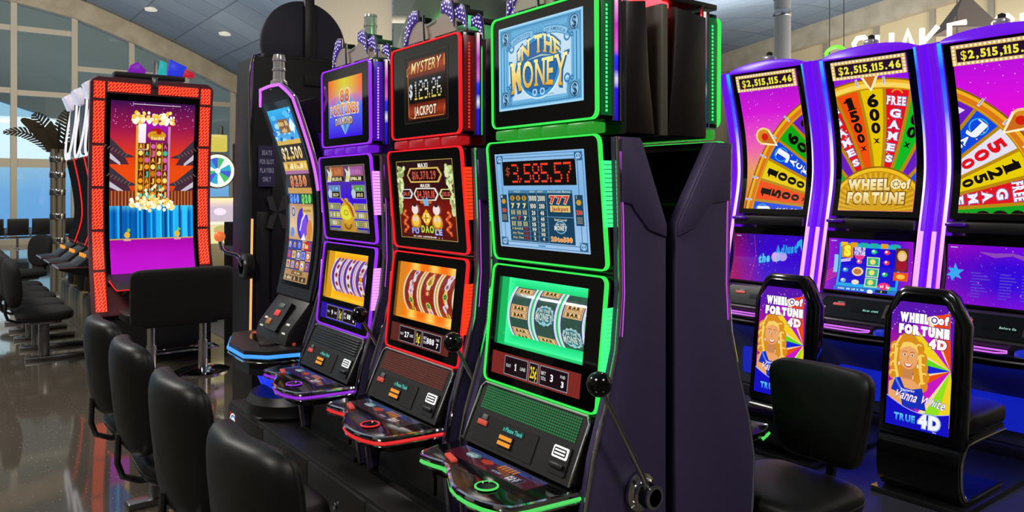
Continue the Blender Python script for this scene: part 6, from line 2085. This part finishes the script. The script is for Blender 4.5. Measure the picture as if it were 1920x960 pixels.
# ------------------------------------------------------------------ far left bank: two or more crowned machines seen edge-on
def side_bank_machine(label, loc):
    t = thing('slot_machine', label, 'slot machine', loc, -PI / 2, 'slot machines of the far left bank')
    fc = Curve2([(-0.02, 0.95), (0.06, 1.25), (0.04, 1.6), (-0.03, 1.98)])
    m = MB()
    fc.slab(m, -0.29, 0.29, 0.0, -0.25)
    m.prism([(-0.02, 0.42), (0.0, 0.95), (0.34, 0.95), (0.34, 0.42)], 'x', -0.29, 0.29, 0.006)
    m.build('cabinet', mat('grey_brown_flank', '#40352c', 0.8, 0, 0.2) if 'grey_brown_flank' not in bpy.data.materials else bpy.data.materials['grey_brown_flank'], t)
    m = MB(); fc.slab(m, -0.27, 0.27, 0.012, -0.002, 0.03, 0.98); m.build('screen', mat('dim_screen', '#0c0a0a', 0.85, 0, 0.1) if 'dim_screen' not in bpy.data.materials else bpy.data.materials['dim_screen'], t)
    m = MB()
    for sx in (-1, 1):
        m.tube([(sx * 0.295, y, z) for y, z, a_, b_ in [fc.at(q / 12) for q in range(13)]], 0.008, 6)
    m.build('edge_light_or_sheen', THEME['red']['frame'], t)
    # oval ring crown
    m = MB()
    n = 40
    m.tube([(0.30 * math.cos(2 * PI * q / n), -0.02 + 0.05 * math.sin(2 * PI * q / n), 2.36 + 0.38 * math.sin(2 * PI * q / n)) for q in range(n)], 0.013, 8, True)
    rg = m.build('ring_crown', led('white_ring_light', (0.9, 0.88, 0.92), 1.0), t)
    m = MB()
    m.prism([(0.27 * math.cos(2 * PI * q / n), 2.36 + 0.35 * math.sin(2 * PI * q / n)) for q in range(n)], 'y', 0.0, 0.06)
    m.build('ring_plate', M_CHARCOAL, rg)
    m = MB(); m.prism([(-0.05, 2.60), (-0.11, 2.76), (-0.04, 2.80), (0.03, 2.74), (0.02, 2.60)], 'x', -0.13, 0.13, 0.008); m.mi = 1; m.lathe([(0.03, 2.72), (0.03, 2.86), (0.0, 2.87)], (0.0, 0.05, 0), 16); m.build('ring_cap', [mat('white_cap', '#d8d4e0', 0.25, 0.2, 0.5, (0.5, 0.48, 0.62), 0.5) if 'white_cap' not in bpy.data.materials else bpy.data.materials['white_cap'], M_STEEL], rg)
    m = MB()
    m.prism([(0.02, 0.95), (-0.12, 0.86), (-0.20, 0.79), (-0.36, 0.775), (-0.36, 0.745), (-0.1, 0.66), (0.04, 0.66)], 'x', -0.28, 0.28, 0.006)
    dk = m.build('button_deck', M_SATIN, t)
    m = MB(); m.tube([(-0.285, -0.1, 0.765), (-0.285, -0.365, 0.765), (0.285, -0.365, 0.765), (0.285, -0.1, 0.765)], 0.010, 8); m.build('rim_light', mat('pink_chrome', '#c88a88', 0.15, 0.9) if 'pink_chrome' not in bpy.data.materials else bpy.data.materials['pink_chrome'], dk)
    for q in range(3):
        m = MB(); m.box((-0.15 + q * 0.14, -0.11, 0.875), (0.07, 0.02, 0.05), 0.004); m.build('console_button', M_ORANGE, dk)
    return t
a_ = side_bank_machine('crowned slot machine of the far left bank, right behind the red-framed machine', (1.43, 9.55, 0))
for k, (yy, lb) in enumerate(((10.35, 'second crowned slot machine in the far left bank'), (11.15, 'third crowned slot machine in the far left bank, deepest one'))):
    dup(a_, (1.43, yy, 0), -PI / 2, lb)
t = thing('machine_stand', 'tan panelled stand under the far left bank of machines', 'stand', (1.66, 10.3, 0))
m = MB(); m.box((0.04, 0, 0.21), (0.66, 3.0, 0.42), 0.004)
for q in range(12): m.box((-0.293, -1.38 + q * 0.25, 0.21), (0.008, 0.235, 0.36), 0.002)
m.build('stand_body', M_WOODSTAND, t)

# gold wheel machine glimpsed far behind the red-framed machine
t = thing('wheel_machine', 'small gold-lit wheel machine far behind the right edge of the red lattice frame', 'slot machine', (3.28, 11.4, 0), 0)
m = MB()
m.prism([(-0.2, 0.0), (-0.22, 0.85), (-0.10, 1.0), (-0.06, 1.5), (0.3, 1.5), (0.3, 0)], 'x', -0.26, 0.26, 0.01)
m.build('cabinet', mat('cream_gold', '#b0a070', 0.4), t)
b = Art()
for q in range(12): b.disc(0, 0, 26, ['#38b0d0', '#e8f4f0', '#50c070', '#4860d8'][q % 4], 6, None, q * PI / 6, (q + 1) * PI / 6 + 0.001)
b.z(0.5)
for q in range(12): b.poly([(0, 0), (26 * math.cos(q * PI / 6), 26 * math.sin(q * PI / 6)), (26 * math.cos((q + 1) * PI / 6), 26 * math.sin((q + 1) * PI / 6))], ['#38b0d0', '#f4faf8', '#50c070', '#4860d8'][q % 4])
b.z(2).arc(0, 0, 24, 30, '#f4fff0', n=40).disc(0, 0, 5, '#f8fff8', 16)
b.z(1.5)
b.build('wheel', lambda u, v, k: (-0.03 + u * 0.0078, -0.14 - EPS * k, 1.87 + v * 0.0078), M_SCREEN, t)
m = MB(); m.lathe([(0.0, -0.135), (0.25, -0.135), (0.25, -0.03), (0.0, -0.03)], (-0.03, 0, 1.87), 40, 'y'); m.build('wheel_housing', M_GOLD, t)
b = Art(); b.vgrad(-20, -50, 20, 50, [(0, '#f0e8a0'), (0.45, '#e8e0b0'), (0.5, '#58386a'), (0.8, '#6a3a80'), (1, '#d8c050')]); b.z(2).disc(0, 20, 8, '#c8a0c0', 16).disc(0, -20, 10, '#c8b870', 16)
b.build('screen', lambda u, v, k: (u * 0.011, -0.225 + max(0, v + 10) * 0.0026 - EPS * k, 1.16 + v * 0.0064), M_SCREEN, t)
m = MB(); m.box((-0.05, -0.02, 2.27), (0.34, 0.16, 0.24), 0.01); m.mi = 1; m.lathe([(0.04, 2.39), (0.035, 2.52), (0.0, 2.53)], (0.05, 0, 0), 16); m.build('lit_topper', [led('yellow_topper', (0.75, 0.62, 0.10), 0.9), M_STEEL], t)
t = thing('slot_machine', 'narrow dark machine with a yellow and red lit edge, beside the small gold wheel', 'slot machine', (3.78, 11.5, 0), 0)
m = MB(); m.box((0.05, 0.1, 1.15), (0.42, 0.4, 2.3), 0.02); m.lathe([(0.10, 2.3), (0.12, 2.36), (0.10, 2.5), (0, 2.52)], (-0.06, 0.05, 0), 20); m.build('cabinet', M_DARK, t)
m = MB(); m.tube([(-0.12, -0.11, 0.9), (-0.12, -0.11, 2.2)], 0.014, 8); m.build('edge_light_or_sheen', THEME['red']['frame'], t)
m = MB(); m.tube([(0.14, -0.115, 1.1), (0.14, -0.115, 2.0)], 0.05, 8); m.build('lit_column', led('yellow_column', (0.70, 0.66, 0.22), 0.9, 'NONE'), t)

# ------------------------------------------------------------------ seating
def slot_chair(name, label, loc, rz, group, fabric=M_LEATHER, oval=0.36, bh=0.46, bz=0.735, taper=0.10, bw=0.45):
    t = thing(name, label, 'chair', loc, rz, group)
    m = MB(); m.pad((0, 0.0, 0.43), (0.47, 0.46, 0.13), 0.55, 0.5, R=None)
    m = MB()
    m.pad((0, 0.0, 0.435), (0.47, 0.12, 0.46), 0.42, 0.55, R=Matrix.Rotation(PI / 2, 3, 'X'))
    seat = m.build('seat', fabric, t)
    m = MB(); m.tube([(0.233 * math.copysign(abs(math.cos(a)) ** 0.42, math.cos(a)), 0.228 * math.copysign(abs(math.sin(a)) ** 0.42, math.sin(a)), 0.43) for a in [2 * PI * q / 40 for q in range(40)]], 0.005, 6, True)
    m.build('piping', M_SATIN, seat)
    m = MB()
    R = Matrix.Rotation(-0.10, 3, 'X')
    m.pad((0, 0.265, bz), (bw, 0.115, bh), oval, 0.60, -0.045, R, taper=taper)
    bk = m.build('backrest', fabric, t)
    m = MB()
    m.tube([tuple(Vector((0, 0.265, bz)) + R @ Vector((bw * 0.493 * math.copysign(abs(math.cos(a)) ** oval, math.cos(a)) * (1 + taper * 0.5 * math.copysign(abs(math.sin(a)) ** oval, math.sin(a))), -0.012 - 0.045 * abs(math.cos(a)) ** (2 * oval), (bh / 2 - 0.006) * math.copysign(abs(math.sin(a)) ** oval, math.sin(a))))) for a in [2 * PI * q / 44 for q in range(44)]], 0.005, 6, True)
    m.build('piping', M_SATIN, bk)
    m = MB()
    m.tube([(0, 0.08, 0.365), (0, 0.22, 0.37), (0, 0.285, 0.40), (0, 0.305, 0.46), (0, 0.30, 0.58)], 0.013, 8, False, 1.8)
    m.build('back_bracket', M_SATIN, t)
    m = MB(); m.box((0, 0.0, 0.365), (0.26, 0.26, 0.03), 0.005); m.tube([(-0.16, -0.10, 0.36), (0.16, -0.10, 0.36)], 0.009, 8); m.build('seat_plate', M_STEEL, t)
    m = MB(); m.box((0, 0.0, 0.20), (0.10, 0.085, 0.33), 0.012); m.build('pole', M_STEEL, t)
    m = MB(); m.box((0, -0.13, 0.018), (0.10, 0.56, 0.036), 0.008); m.build('foot_bar', M_STEEL, t)
    return t
NB = 'chairs facing the near bank'
# front row: each sits before its own machine; the sitter faces +x
c0 = slot_chair('slot_chair', 'black leather chair nearest the camera, facing the green-lit machine', (0.90, 1.99, 0), PI / 2 + 0.06, NB)
dup(c0, (0.915, 2.75, 0), PI / 2 + 0.02, 'black leather chair facing the red-lit machine', NB)
dup(c0, (0.915, 3.50, 0), PI / 2 - 0.02, 'black leather chair facing the violet-lit machine', NB)
dup(c0, (0.92, 4.20, 0), PI / 2 + 0.03, 'black leather chair facing the curved-screen machine, last of its row', NB)
rc_ = slot_chair('slot_chair', 'black leather chair right of the dark machine flanks, facing left', (2.575, 1.70, 0), -PI / 2 - 0.04, 'chairs of the far side', M_LEATHER, 0.34, 0.385, 0.70, 0.30, 0.41)
for ch in list(rc_.children):
    if ch.name.startswith('foot_bar'): bpy.data.objects.remove(ch)
m = MB(); m.lathe([(0, 0), (0.19, 0), (0.19, 0.014), (0.06, 0.04), (0, 0.04)], (0, 0, 0), 32); m.build('base_disc', M_STEEL, rc_)
# far left row in fabric
FL = 'chairs along the far left bank'
f0 = slot_chair('slot_chair', 'black fabric chair on a square steel post, nearest of the far left row', (0.84, 8.40, 0), PI / 2, FL, M_FABRIC, 0.7)
for k, (yy, lb) in enumerate(((9.02, 'second black fabric chair of the far left row'), (9.64, 'third black fabric chair of the far left row'), (10.26, 'fourth black fabric chair of the far left row'), (10.88, 'fifth black fabric chair of the far left row, mostly hidden'))):
    dup(f0, (0.84, yy, 0), PI / 2, lb, FL)

# lone chair far behind the first row: dark oval back in front of the windows
dup(f0, (1.02, 12.6, 0), -PI / 2 + 0.5, 'dark oval-backed chair beyond the far left bank, before the windows', 'chairs along the far left bank')

# double bench in front of the red-framed machine
t = thing('bench_seat', 'wide black two-person bench on twin chrome pedestals before the red-framed machine', 'bench', (1.69, 7.02, 0), PI)
m = MB(); m.pad((0, -0.06, 0.53), (0.86, 0.12, 0.42), 0.3, 0.5, R=Matrix.Rotation(PI / 2, 3, 'X')); m.build('seat', M_LEATHER, t)
m = MB(); m.pad((0, 0.22, 0.705), (0.84, 0.10, 0.47), 0.22, 0.5, 0.0); m.build('backrest', M_FABRIC, t)
m = MB(); m.box((0, -0.02, 0.455), (0.6, 0.3, 0.03), 0.005); m.build('seat_frame', M_SATIN, t)
for sx in (-1, 1):
    m = MB(); m.cyl((sx * 0.21, 0, 0.03), (sx * 0.21, 0, 0.46), 0.034); m.cyl((sx * 0.21, 0, 0.03), (sx * 0.21, 0, 0.28), 0.042); p = m.build('pedestal', M_CHROME, t)
    m = MB(); m.lathe([(0.0, 0.0), (0.225, 0.0), (0.225, 0.012), (0.20, 0.022), (0.06, 0.06), (0.0, 0.06)], (sx * 0.21, 0, 0), 40); m.build('base_disc', M_CHROME, p)
m = MB(); m.tube([(-0.36, -0.22, 0.19), (0.36, -0.22, 0.19), (0.36, -0.05, 0.19), (-0.36, -0.05, 0.19)], 0.011, 8, True); m.build('foot_rail', M_CHROME, t)

# chairs with a screen set in the back, facing the wheel machines
def screen_chair(label, loc):
    t = thing('screen_chair', label, 'chair', loc, PI / 2, 'chairs with a lit screen in the back')
    bw = 0.185
    oc = [(-bw, 0.34), (bw, 0.34), (bw, 0.90), (0.125, 1.03), (0.09, 1.06), (-0.10, 1.06), (-0.135, 1.03), (-bw, 0.91)]
    M, L = panel_matrix((0.155, 1.09), (0.25, 0.30))
    z0 = lambda z: z - (0.30 + 1.09) / 2
    m = MB(M @ Matrix.Rotation(PI, 4, 'Z'))
    oo = [(x * 1.0, z0(z)) for x, z in oc]
    m.prism(oo, 'y', -0.05, 0.06, 0.014)
    m.prism([(x * 1.13, z * 1.07) for x, z in oo], 'y', -0.035, 0.060, 0.02)
    bk = m.build('backrest', M_BLACK, t)
    m = MB(M @ Matrix.Rotation(PI, 4, 'Z'))
    m.prism([(x * 0.90, z * 0.95 + 0.005) for x, z in oo], 'y', -0.053, -0.045)
    m.build('screen_bezel', M_GLASSBLK, bk)
    a, W, H, _ = art_chair_back()
    MM = M @ Matrix.Rotation(PI, 4, 'Z')
    # trim the picture to the octagon
    sx_, sy_ = 0.31 / W, 0.635 / H
    pic = a.build('screen_picture', lambda u, v, k: MM @ Vector((u * sx_, -0.0535 - EPS * k * 0.6, v * sy_ - 0.008)), M_SCREEN, bk, clip=(-25, -50, 25, 50))
    inv = MM.inverted()
    bm = bmesh.new(); bm.from_mesh(pic.data)
    for sgn, xk, zk in ((1, 0.155, 0.245), (-1, 0.155, 0.245)):
        n = Vector((sgn * 0.83, 0, 0.56)).normalized()
        pt = Vector((sgn * xk, 0, zk))
        bmesh.ops.bisect_plane(bm, geom=bm.verts[:] + bm.edges[:] + bm.faces[:], dist=1e-7, plane_co=MM @ pt, plane_no=(MM.to_3x3() @ n), clear_outer=True)
    bm.to_mesh(pic.data); bm.free()
    m = MB(); m.pad((0, -0.04, 0.42), (0.44, 0.13, 0.48), 0.3, 0.5, R=Matrix.Rotation(PI / 2, 3, 'X')); m.build('seat', M_LEATHER, t)
    m = MB()
    ins = [(-0.24, 0.335), (0.16, 0.335), (0.235, 0.30), (0.265, 0.24), (0.265, 0.14), (0.235, 0.085), (0.17, 0.06), (-0.20, 0.06)]
    outs = [(-0.24, 0.365), (0.17, 0.365), (0.255, 0.325), (0.295, 0.25), (0.295, 0.13), (0.255, 0.06), (0.18, 0.035), (-0.20, 0.035)]
    a1, b1 = interp(ins, 4), interp(outs, 4)
    rings = []
    for p, q in zip(a1, b1):
        rings.append([(-0.20, p[0], p[1]), (0.20, p[0], p[1]), (0.20, q[0], q[1]), (-0.20, q[0], q[1])])
    m.loops(rings)
    cb = m.build('curved_base', M_BLACK, t)
    for sx in (-1, 1):
        m = MB(); m.tube([(sx * 0.203, p[0], p[1]) for p in a1], 0.008, 8); m.build('chrome_trim', M_CHROME, cb)
    m = MB(); m.box((0, -0.22, 0.017), (0.46, 1.05, 0.034), 0.006); fp = m.build('floor_plate', M_SATIN, t)
    m = MB(); m.prism([(0.228, 0.303), (0.228, 0.24), (0.19, 0.303)], 'z', 0.034, 0.037); m.build('corner_tag', mat('yellow_tag', '#d8a01c', 0.5) if 'yellow_tag' not in bpy.data.materials else bpy.data.materials['yellow_tag'], fp)
    return t
sc = screen_chair('chair with a lit screen in its back, in full view before the right-edge wheel machine', (4.25, 1.86, 0))
dup(sc, (4.25, 2.66, 0), PI / 2, 'chair with a lit screen in its back, half hidden behind the black leather chair', 'chairs with a lit screen in the back')

# beam seats by the far windows
t0 = None
for k, x in enumerate((1.30, 1.88, 2.45, 3.03)):
    lb = ['leftmost dark seat of the waiting row under the far windows', 'second dark waiting seat from the left under the far windows', 'third dark waiting seat from the left under the far windows', 'rightmost dark seat of the waiting row under the far windows'][k]
    if t0 is None:
        t0 = thing('waiting_seat', lb, 'seat', (x, 24.9, 0), 0, 'waiting seats under the far windows')
        m = MB(); m.box((0, -0.05, 0.60), (0.50, 0.05, 0.46), 0.02, Matrix.Rotation(0.12, 3, 'X')); m.build('backrest', M_LEATHER, t0)
        m = MB(); m.box((0, 0.24, 0.40), (0.50, 0.48, 0.06), 0.02); m.build('seat', M_LEATHER, t0)
        m = MB()
        for sx in (-1, 1): m.tube([(sx * 0.27, -0.06, 0.34), (sx * 0.27, -0.06, 0.58), (sx * 0.27, 0.30, 0.58), (sx * 0.27, 0.34, 0.36)], 0.014, 8)
        m.build('armrest', M_CHROME, t0)
        m = MB(); m.box((0, 0.15, 0.31), (0.57, 0.08, 0.06), 0.01); m.tube([(0, 0.15, 0.3), (0, 0.15, 0.03)], 0.03, 10); m.box((0, 0.15, 0.015), (0.08, 0.5, 0.03), 0.006); m.build('beam', M_STEEL, t0)
    else:
        dup(t0, (x, 24.9, 0), 0, lb)

# sheet-metal palm sculpture
t = thing('metal_palm', 'tall sheet-metal palm tree sculpture standing before the left windows', 'sculpture', (2.08, 18.4, 0))
m = MB()
for q in range(5):
    a = 2 * PI * q / 5
    m.cyl((0.09 * math.cos(a), 0.09 * math.sin(a), 0.0), (0.09 * math.cos(a), 0.09 * math.sin(a), 2.45), 0.055, n=12)
m.mi = 1
for z in (0.5, 1.0, 1.5, 1.86, 2.18): m.lathe([(0.15, z), (0.155, z + 0.02), (0.155, z + 0.10), (0.15, z + 0.12)], (0, 0, 0), 24)
m.build('trunk', [mat('pale_metal', '#a89c88', 0.4, 0.6), M_CHROME], t)
M_FROND = mat('bronze_sheet', '#4a3d26', 0.5, 0.4)
def frond(yaw, spine, w, solid=0.45, teeth=(1, 1), n=11):
    """sheet-metal leaf: spine = (outward, height) points in the vertical plane at that yaw; strips are cut along its edges"""
    m = MB()
    sp = interp(spine, 8)
    N = len(sp) - 1
    r = Vector((math.cos(yaw), math.sin(yaw), 0)); up = Vector((0, 0, 1)); nn = r.cross(up) * 0.006
    P = [r * a + up * b for a, b in sp]
    m.tube([tuple(p) for p in P], [0.02 - 0.012 * i / N for i in range(N + 1)], 6)
    def at(u):
        i = min(int(u * N), N - 1); q = u * N - i
        t = (P[i + 1] - P[i]).normalized()
        return P[i] + (P[i + 1] - P[i]) * q, t
    prof = lambda u: w * max(math.sin(PI * min(max(u * 0.86 + 0.1, 0), 1)), 0.02) ** 0.75
    for sg in (-1, 1):
        if not teeth[0 if sg < 0 else 1]: continue
        for k in range(n):
            u0, u1 = k / n, (k + (1.02 if k / n < solid else 0.70)) / n
            q = []
            for u, f in ((u0, 0), (u1, 0), (min(u1 + 0.10, 1.0), 1), (min(u0 + 0.10, 1.0), 1)):
                c, t = at(min(u, 0.999))
                side = (t.cross(r.cross(up))).normalized() * sg
                q.append(c + side * (prof(u) * f))
            m.loops([[tuple(p - nn) for p in q], [tuple(p + nn) for p in q]])
    m.build('frond', M_FROND, palm, ang=20)
palm = t
PY = -0.11
frond(PY, [(0.049, 2.35), (0.131, 2.718), (0.18, 3.04), (0.18, 3.279)], 0.22, 0.15, n=13)
frond(PY + 0.15, [(-0.033, 2.35), (-0.164, 2.718), (-0.295, 2.994), (-0.426, 3.169)], 0.19, 0.45, n=13)
frond(PY - 0.2, [(-0.049, 2.396), (-0.23, 2.69), (-0.451, 2.93), (-0.656, 3.058)], 0.12, 0.9, n=10)
frond(PY, [(-0.082, 2.378), (-0.328, 2.635), (-0.615, 2.782), (-0.943, 2.764)], 0.12, 0.0, (1, 1), n=15)
frond(PY + 0.1, [(0.082, 2.378), (0.287, 2.598), (0.508, 2.672), (0.779, 2.562)], 0.12, 0.0, (1, 1), n=13)
frond(PY - 1.5, [(0.049, 2.35), (0.246, 2.672), (0.492, 2.81), (0.697, 2.746)], 0.18, 0.4, n=12)

# ------------------------------------------------------------------ round brushed-metal sign of the near bank, lit green by its own lamp
t = thing('bank_sign', 'round brushed metal disc with a green sheen, rising behind the red-lit machine', 'sign', (1.895, 2.98, 0), -PI / 2)
M_BRUSH = mat('brushed_dark_metal', '#6a6e66', 0.34, 0.9)
bsdf(M_BRUSH).inputs['Anisotropic'].default_value = 0.85
tg = M_BRUSH.node_tree.nodes.new('ShaderNodeTangent')
tg.direction_type = 'RADIAL'
tg.axis = 'Y'
M_BRUSH.node_tree.links.new(tg.outputs[0], bsdf(M_BRUSH).inputs['Tangent'])
m = MB(); m.lathe([(0.0, -0.012), (0.54, -0.012), (0.55, 0.0), (0.54, 0.012), (0.0, 0.012)], (0, 0, 0), 72, 'y')
dsc = m.build('disc', M_BRUSH, t)
dsc.location = (0, 0, 2.06)
m = MB(); m.box((-0.30, 0.0, 0.95), (0.05, 0.02, 1.2)); m.build('post', M_CHARCOAL, t)
m = MB(); m.box((0.30, 0.0, 0.95), (0.05, 0.02, 1.2)); m.build('post', M_CHARCOAL, t)
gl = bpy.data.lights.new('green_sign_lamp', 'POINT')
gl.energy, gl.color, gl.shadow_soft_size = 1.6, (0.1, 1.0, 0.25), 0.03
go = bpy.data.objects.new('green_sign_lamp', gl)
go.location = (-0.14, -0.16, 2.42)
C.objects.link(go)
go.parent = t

# ------------------------------------------------------------------ burger-shop sign and the dark pyramids above it
P1, P2 = Vector((17.28, 9.55, 0)), Vector((17.78, 2.92, 0))
dirv = (P2 - P1).normalized()
ang = math.atan2(dirv.y, dirv.x)
M_NEON = led('white_neon', (1.0, 0.74, 0.40), 3.0)
M_GREENNEON = led('green_neon', (0.20, 0.85, 0.03), 1.3)
STROKE = {'S': [[(0.95, 0.8), (0.7, 1.0), (0.3, 1.0), (0.05, 0.8), (0.15, 0.58), (0.85, 0.42), (0.95, 0.2), (0.7, 0.0), (0.3, 0.0), (0.05, 0.2)]], 'H': [[(0.05, 0), (0.05, 1)], [(0.95, 0), (0.95, 1)], [(0.05, 0.5), (0.95, 0.5)]],
          'A': [[(0.0, 0), (0.5, 1), (1.0, 0)], [(0.2, 0.35), (0.8, 0.35)]], 'K': [[(0.05, 0), (0.05, 1)], [(0.95, 1), (0.08, 0.45), (0.95, 0)]], 'E': [[(0.95, 1), (0.05, 1), (0.05, 0), (0.95, 0)], [(0.05, 0.5), (0.8, 0.5)]],
          'C': [[(0.95, 0.8), (0.7, 1.0), (0.3, 1.0), (0.03, 0.7), (0.03, 0.3), (0.3, 0.0), (0.7, 0.0), (0.95, 0.2)]]}
sg = thing('shop_sign', 'lit SHAKE SHACK letter sign with green burger outline above the right-hand machines', 'sign', (P1.x, P1.y, 4.55), ang)
pos = [(0.0, 'S'), (0.93, 'H'), (1.82, 'A'), (2.62, 'K'), (3.58, 'E'), (5.05, 'S'), (5.95, 'H'), (6.85, 'A'), (7.75, 'C'), (8.65, 'K')]
for x, ch in pos:
    m = MB()
    for st in STROKE[ch]: m.tube([(x * 0.575 + p[0] * 0.36, -0.05, p[1] * 0.60) for p in st], 0.060, 8, False, 0.9)
    m.build('letter', M_NEON, sg)
m = MB()
m.tube([(-0.42 + 0.25 * math.cos(a), -0.05, 0.27 + 0.20 * math.sin(a)) for a in [PI * q / 12 for q in range(13)]], 0.045, 8, True)
m.tube([(-0.67 + 0.0625 * q, -0.05, 0.18 + 0.03 * math.sin(q * 1.6)) for q in range(9)], 0.04, 8)
m.tube([(-0.67, -0.05, 0.06), (-0.17, -0.05, 0.06)], 0.045, 8)
m.build('burger_outline', M_GREENNEON, sg)
m = MB()
for x in (-0.6, -0.25, 2.2, 5.0): m.box((x, 0.02, 0.5), (0.014, 0.014, 2.4))
m.box((2.4, 0.02, -0.05), (6.4, 0.05, 0.06))
m.build('hanger', M_CHARCOAL, sg)
M_PYR = mat('taupe_canopy', '#5c5048', 0.7)
for k, (px, apex_z, w, h, lb) in enumerate(((20.4, 6.38, 1.05, 0.85, 'first dark taupe pyramid canopy above the shop sign'), (20.9, 6.25, 1.05, 0.85, 'second dark taupe pyramid canopy, at the right edge above the shop sign'))):
    t = thing('pyramid_canopy', lb, 'canopy', (px, (8.4, 6.75)[k], 0), 0, 'pyramid canopies over the shop')
    m = MB()
    m.mark()
    ap = m.bm.verts.new((0, 0, apex_z + 0.12))
    ring = [m.bm.verts.new((0.8 * sx, 0.8 * sy, apex_z - h)) for sx, sy in ((0, -1), (1, 0), (0, 1), (-1, 0))]
    for q in range(4): m.bm.faces.new((ap, ring[q], ring[(q + 1) % 4]))
    m.bm.faces.new(ring[::-1])
    m.done()
    m.box((0, 0, (apex_z - h) / 2), (0.08, 0.08, apex_z - h))
    m.build('canopy', M_PYR, t)

# small ceiling fittings
for k, (x, y, lb) in enumerate(((5.1, 24.2, 'small round ceiling lamp above the left windows'), (6.85, 23.0, 'small round ceiling lamp nearer the black wheel topper'))):
    m = MB(); z = ceil_z(x, y)
    m.lathe([(0.0, -0.06), (0.16, -0.06), (0.18, 0.0), (0, 0.05)], (0, 0, 0), 24)
    o = m.build('ceiling_lamp', led('warm_lens_%d' % k, (0.8, 0.74, 0.62), 0.8, 'NONE'), None, lb, 'lamp', 'ceiling lamps')
    o.location = (x, y, z - 0.02)
